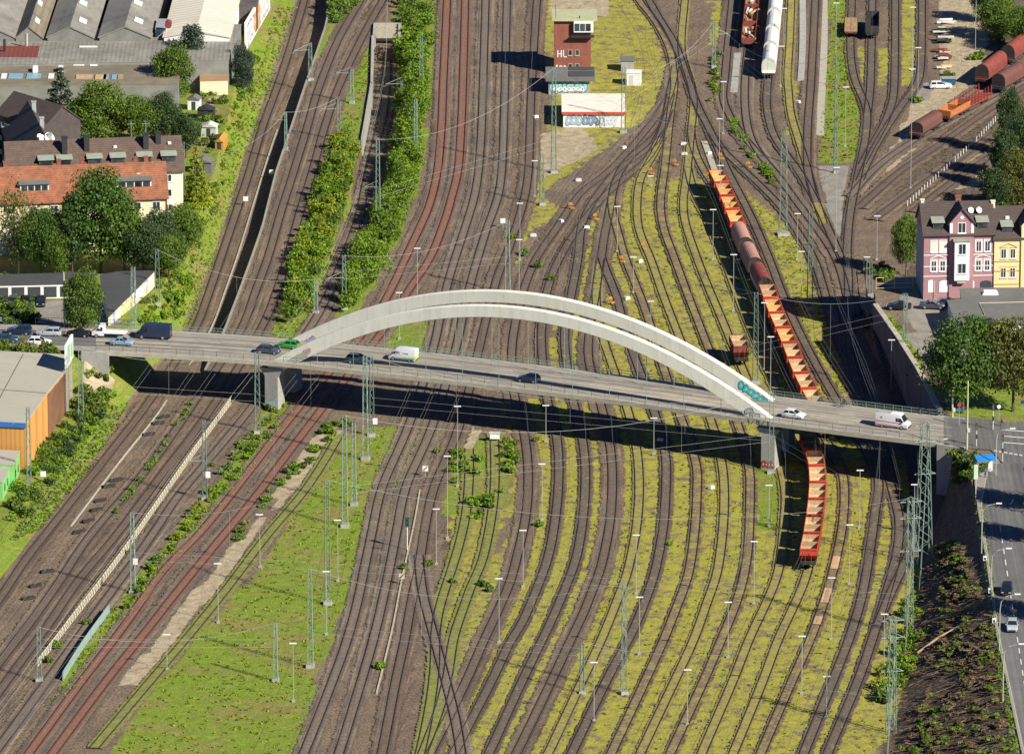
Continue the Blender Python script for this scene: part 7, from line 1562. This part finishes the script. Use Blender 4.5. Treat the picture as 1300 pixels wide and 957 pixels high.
for u, vb, vt, lb, c in ((1217.5, 540, 512, 'road sign with red and blue discs before the large tree', (.5, .04, .03)), (1268, 532, 514, 'small pale sign on the corner lawn', (.75, .76, .76)), (1298, 520, 508, 'dark blue notice board at the right edge of the lawn', (.02, .05, .12))):
    p = G(u, vb, HD); H = (vb - vt) / (scl(vb) * .957); t = thing('road_sign', lb, 'sign', p); mb = MB(); mb.tube([(0, 0, 0), (0, 0, H)], .05, 6); mb.build('post', M['steel_grey'], t)
    mb = MB(); mb.disc((0, -.08, H - .35), (0, 1, 0), .36, .04, 16); mb.build('disc', pcol(c), t)
    if u == 1217.5: mb = MB(); mb.disc((0, -.08, H - 1.15), (0, 1, 0), .34, .04, 16); mb.build('disc', M['blue_trim'], t)
# blue shelter at the bus stop
p = G(1251, 600, HD); t = thing('bus_shelter', 'small shelter with blue awning on the pavement of the side street', 'shelter', p, .25)
mb = MB(); mb.loft([[(-1.7, -.9, 2.3), (1.7, -.9, 2.3), (1.7, -.9, 2.36), (-1.7, -.9, 2.36)], [(-1.7, 1.1, 2.9), (1.7, 1.1, 2.9), (1.7, 1.1, 2.96), (-1.7, 1.1, 2.96)]]); recalc(mb.build('awning', pcol((.02, .20, .55)), t))
for x in (-1.6, 1.6):
    for y in (-.8, 1.0): mb = MB(); mb.tube([(x, y, 0), (x, y, 2.4)], .05, 6); mb.build('post', M['steel_grey'], t)
mb = MB(); mb.box((0, .2, .45), (2.2, .4, .08)); mb.build('bench', M['wood_plank'], t)
p = G(1257, 597, HD); t = thing('advertising_column', 'white box-shaped cabinet beside the blue awning', 'cabinet', p); mb = MB(); mb.box((0, 0, 1.1), (.7, .7, 2.2)); mb.build('body', M['white'], t); mb = MB(); mb.box((0, 0, 2.28), (.85, .85, .14)); mb.build('cap', M['steel_grey'], t)
p = G(1238.5, 634, HD); H = 6.2; t = thing('bus_stop_sign', 'white and green post sign at the kerb of the side street', 'sign', p); mb = MB(); mb.tube([(0, 0, 0), (0, 0, H)], .08, 6); mb.build('post', M['steel_pale'], t); mb = MB(); mb.box((0, -.1, H - 1.3), (.7, .08, 2.6)); mb.build('panel', pcol((.55, .72, .55)), t)
# roadside bollards of the verge
for k, (u, v) in enumerate(((1250.5, 711), (1257, 752), (1262, 790))):
    p = G(u, v, HD); t = thing('verge_box', 'small white box on the green verge, ' + ('topmost of three', 'middle one of three', 'lowest of three')[k], 'cabinet', p); mb = MB(); mb.box((0, 0, .35), (.6, .5, .7)); mb.build('body', M['white'], t); mb = MB(); mb.box((0, -.26, .35), (.34, .03, .4)); mb.build('door', M['steel_dark'], t)
vb_ = MB()      # grass verge between slope and street
PL = [G(float(np.interp(v, SL[:, 0], SL[:, 1])) - d, v, HD - .02) for v in () for d in ()]
tufts([[(1240, 610), (1249, 640), (1255, 690), (1262, 745), (1268, 800), (1278, 860), (1300, 1000), (1290, 1000), (1268, 860), (1258, 790), (1248, 700), (1237, 640)]], 420, .35, .35, ['leaf_fresh', 'leaf_mid'], 'green grass verge between the dark slope and the side street', 51)
# ------------------------------------------------------------------ billboard by the warehouse
a, c = G(83.5, 470, 10.6), G(92, 455, 10.6); d = (c - a).normalized(); rzb = math.atan2(d.y, d.x); L_ = (c - a).length
t = thing('billboard', 'large pale billboard on posts beside the warehouse, seen almost edge-on', 'billboard', Vector((a.x, a.y, 2.4)), rzb)
mb = MB(); mb.box((L_ / 2, 0, 10.6), (L_, .35, 4.2)); mb.build('board', M['white'], t); mb = MB(); mb.box((L_ * .3, -.2, 10.6), (L_ * .4, .03, 3.4)); mb.box((L_ * .75, -.2, 10.4), (L_ * .3, .03, 2.6)); mb.build('poster', pcol((.30, .5, .28)), t)
for f in (.2, .8): mb = MB(); mb.box((L_ * f, .1, 4.3), (.45, .45, 9.2)); mb.build('post', M['steel_grey'], t)
# ------------------------------------------------------------------ fences
def fence(name, px, h, m, label, post=2.0, rails=(.45, .95), pr=.05, cross=False, z=None):
    P = smooth_path([GT(u, v) if z is None else G(u, v, z) for u, v in px], 2.0); S = arclen(P); t = thing(name, label, 'fence', P[len(P) // 2]); o = t.location.copy(); mb = MB(); tops = []
    n = int(S[-1] / post)
    for k in range(n + 1): p, _ = at_s(P, S, min(S[-1], k * post)); p = p - o; mb = MB(); mb.tube([p, p + Vector((0, 0, h))], pr, 4); tops.append(p); mb.build('post', m, t)
    for r in rails: mb = MB(); mb.tube([p - o + Vector((0, 0, r * h)) for p in P], pr * .9, 4); mb.build('rail', m, t)
    if cross:
        mb = MB()
        for a, b in zip(tops[:-1], tops[1:]): mb.tube([a + Vector((0, 0, .1)), b + Vector((0, 0, h * .95))], pr * .8, 3); mb.tube([b + Vector((0, 0, .1)), a + Vector((0, 0, h * .95))], pr * .8, 3)
        mb.build('bracing', m, t)
    return t
CREAM = mat('cream_paint', (.52, .48, .36), .7, .08, 1)
fence('parapet_railing', [(48, 846), (90, 792), (150, 714), (205, 636), (250, 572), (294, 512)], 1.35, CREAM, 'long cream concrete lattice railing beside the south-western tracks', 1.65, (.08, .97), .06, True)
fence('post_fence', [(1152, 262), (1180, 236), (1208, 210), (1240, 180), (1275, 142)], 1.15, M['white'], 'row of white fence posts between the slanting sidings and the trees', 2.0, (), .085)
fence('handrail', [(1112, 368), (1140, 367), (1166, 367)], 2.3, mat('yellow_rail', (.55, .47, .2), .6, .1, 1), 'yellowish railing at the head of the car park', 3.4, (.12, .5, .98), .07, z=HD)
fence('bridge_fence', [(45, 414), (90, 415), (130, 416), (180, 418)], 1.6, M['steel_dark'], 'dark wire fence along the western street', 2.4, (.5, .98), .04, z=HD - .2)
P = [GT(u, v) for u, v in ((80, 864), (96, 838), (115, 810), (138, 779))]; o0 = P[0].copy(); t = thing('sheet_fence', 'low pale blue-green sheet fence beside the south-western track', 'fence', o0); mb = MB()
for a, b in zip(P[:-1], P[1:]): mb.poly([a - o0, b - o0, b - o0 + Vector((0, 0, 1.5)), a - o0 + Vector((0, 0, 1.5))])
s = mb.build('sheet', mat('sheet_teal', (.28, .38, .36), .6, .1, 1), t); sm_ = s.modifiers.new('s', 'SOLIDIFY'); sm_.thickness = .1
for k, p in enumerate(P): mb = MB(); mb.box(p - o0 + Vector((.1, .1, .8)), (.14, .14, 1.7)); mb.build('post', M['steel_grey'], t)
# ------------------------------------------------------------------ small railway furniture
SIG = sorted([(724, 266), (755.5, 280), (825.5, 222), (856, 211), (914, 203), (949.5, 214), (816, 317), (788, 334), (775, 386), (899, 228), (906, 236)])
for i, (u, v) in enumerate(SIG):
    t = thing('shunting_signal', 'small orange shunting signal beside a switch, %s from the left' % ordn(i), 'signal', GT(u, v), rnd.uniform(-.4, .4), 'orange shunting signals')
    mb = MB(); mb.tube([(0, 0, 0), (0, 0, 1.1)], .05, 5); mb.build('post', M['steel_grey'], t); mb = MB(); mb.box((0, 0, 1.15), (.75, .4, .5), 0, 0, .8); mb.build('lamp_box', pcol((.62, .25, .02)), t); mb = MB(); mb.box((.45, 0, .3), (.7, .5, .3)); mb.build('lever', pcol((.55, .28, .05)), t)
WB = sorted([(796, 380), (812.5, 333), (791.6, 189), (734.6, 230), (900, 196), (677, 300), (680, 150), (712, 282), (869, 197), (1013, 131), (838, 560), (903, 620), (868, 184), (745, 290)])
for i, (u, v) in enumerate(WB):
    t = thing('point_machine', 'small whitish switch box lying between the yard tracks, %s from the left' % ordn(i), 'switch box', GT(u, v), rnd.uniform(-1, 1), 'whitish switch boxes')
    mb = MB(); mb.box((0, 0, .25), (1.1, .7, .5), 0, 0, .85); mb.build('housing', M['lamp_white'], t); mb = MB(); mb.box((.0, 0, .53), (.7, .45, .06)); mb.build('lid', M['steel_pale'], t)
for i, (u, v, c) in enumerate(((540, 605, 'white'), (510, 742, 'cream'), (638.5, 290, 'white'), (312, 562 - 300, 'white'), (345, 228, 'white'), (55, 612, 'white'), (258, 246, 'white'))):
    lb = ('white square board with dark slash between the curved main tracks', 'cream square board farther down the same curved tracks', 'white board on a short post left of the yard throat', 'white board on the western bank, lower of two', 'white board between western tracks near the green bushes', 'grey-white cabinet on the green bank below the warehouse', 'white box on the western bank, upper of two')[i]
    t = thing('board_sign', lb, 'sign', GT(u, v)); mb = MB(); mb.tube([(0, 0, 0), (0, 0, 1.2)], .05, 5); mb.build('post', M['steel_grey'], t)
    mb = MB(); mb.box((0, 0, 1.5), (.95, .08, .95)); mb.build('panel', M['white'] if c == 'white' else CREAM, t)
    if i < 2: mb = MB(); mb.poly([(-.4, -.05, 1.1), (-.25, -.05, 1.1), (.4, -.05, 1.8), (.4, -.05, 1.9), (.25, -.05, 1.9), (-.4, -.05, 1.25)]); mb.build('slash', M['steel_dark'], t)
t = thing('railway_signal', 'light signal with dark green head on a white post between the main tracks', 'signal', GT(517, 698)); mb = MB(); mb.tube([(0, 0, 0), (0, 0, 4.2)], .09, 6); mb.build('post', M['white'], t); mb = MB(); mb.box((0, -.05, 5.0), (.75, .3, 1.6)); hd = mb.build('signal_head', pcol((.02, .07, .06)), t)
for z in (4.6, 5.3): mb = MB(); mb.disc((0, -.22, z), (0, 1, 0), .14, .04, 10); mb.build('lens', M['glass'], hd)
t = thing('relay_cabinet', 'white relay cabinet with posts at the edge of the bridge shadow', 'cabinet', GT(628, 560)); mb = MB(); mb.box((0, 0, 1.0), (1.7, .8, .95)); mb.build('body', M['white'], t); mb = MB(); mb.box((0, 0, 1.55), (1.9, 1.0, .12)); mb.build('roof', M['steel_pale'], t)
for x in (-.7, .85): mb = MB(); mb.tube([(x, 0, 0), (x, 0, 1.9)], .06, 5); mb.build('post', M['steel_grey'], t)
SLP = [(148, 610), (138, 618), (128, 636), (122, 648), (112, 662), (100, 676), (200, 538), (208, 530), (190, 552), (60, 726), (46, 744), (36, 760)]
for i, (u, v) in enumerate(SLP):
    o = thing('sleeper_stack', 'dark stack of old sleepers beside the westernmost track, %s from the left' % ordn(sorted(SLP).index((u, v))), 'stack', GT(u, v), .5, 'stacks of old sleepers')
    for k in range(3): mb = MB(); mb.box((rnd.uniform(-.2, .2), .3 * k - .3, .2 + .1 * (k % 2)), (2.2, .27, .34)); mb.build('sleeper', M['under'], o)
for k, (u, v, n, m, lb) in enumerate(((1197, 76, 7, 'rust_red', 'pile of brown rails and beams beside the dirt yard'), (1196, 66, 6, 'rust_red', 'second pile of rusty beams, just above the first'), (1198, 54, 9, 'under', 'dark scrap pile at the edge of the dirt yard'), (1195, 42, 8, 'under', 'upper dark scrap pile with pale pieces'), (1198, 86, 4, 'bin_orange', 'orange-brown pile of timber beside the dirt yard'), (1204, 30, 4, 'lamp_white', 'white heap of rubble at the top of the scrap piles'))):
    t = thing('scrap_pile', lb, 'pile', GT(u, v)); rr = random.Random(k)
    for j in range(n): mb = MB(); mb.box((rr.uniform(-1, 1), rr.uniform(-1.6, 1.6), .2 + .12 * j), (rr.uniform(1.5, 3.2), rr.uniform(.25, .8), .28), 0, rr.uniform(-.25, .25)); mb.build('beam', M[m] if rr.random() < .75 else M['steel_pale'], t)
t = thing('skip_container', 'blue skip next to the white estate car on the dirt yard', 'skip', GT(1204, 107)); mb = MB(); mb.box((0, 0, .7), (2.6, 1.8, 1.3), 0, 0, 1.15); mb.build('tub', pcol((.02, .09, .16)), t); mb = MB(); mb.box((0, 0, 1.38), (2.9, 2.0, .06)); mb.build('lid', M['steel_grey'], t)
# light coloured dump of planks between tracks
for k, (u, v, L_, lb) in enumerate(((1064, 712, 6.5, 'upper tan plank platform between the rails at the lower right'), (1047, 762, 7.5, 'middle tan plank platform between the rails at the lower right'), (1044, 768 + 20, 4.0, 'lower tan plank platform between the rails at the lower right'))):
    P = PATH['T15']; S = arclen(P); s = s_of(P, S, u, v); a, d = at_s(P, S, s); t = thing('plank_crossing', lb, 'crossing', a + Vector((0, 0, .1)), math.atan2(d.y, d.x))
    for j in range(3): mb = MB(); mb.box((0, -.42 + .42 * j, .18), (L_, .4, .1)); mb.build('plank', M['bin_tan'], t)
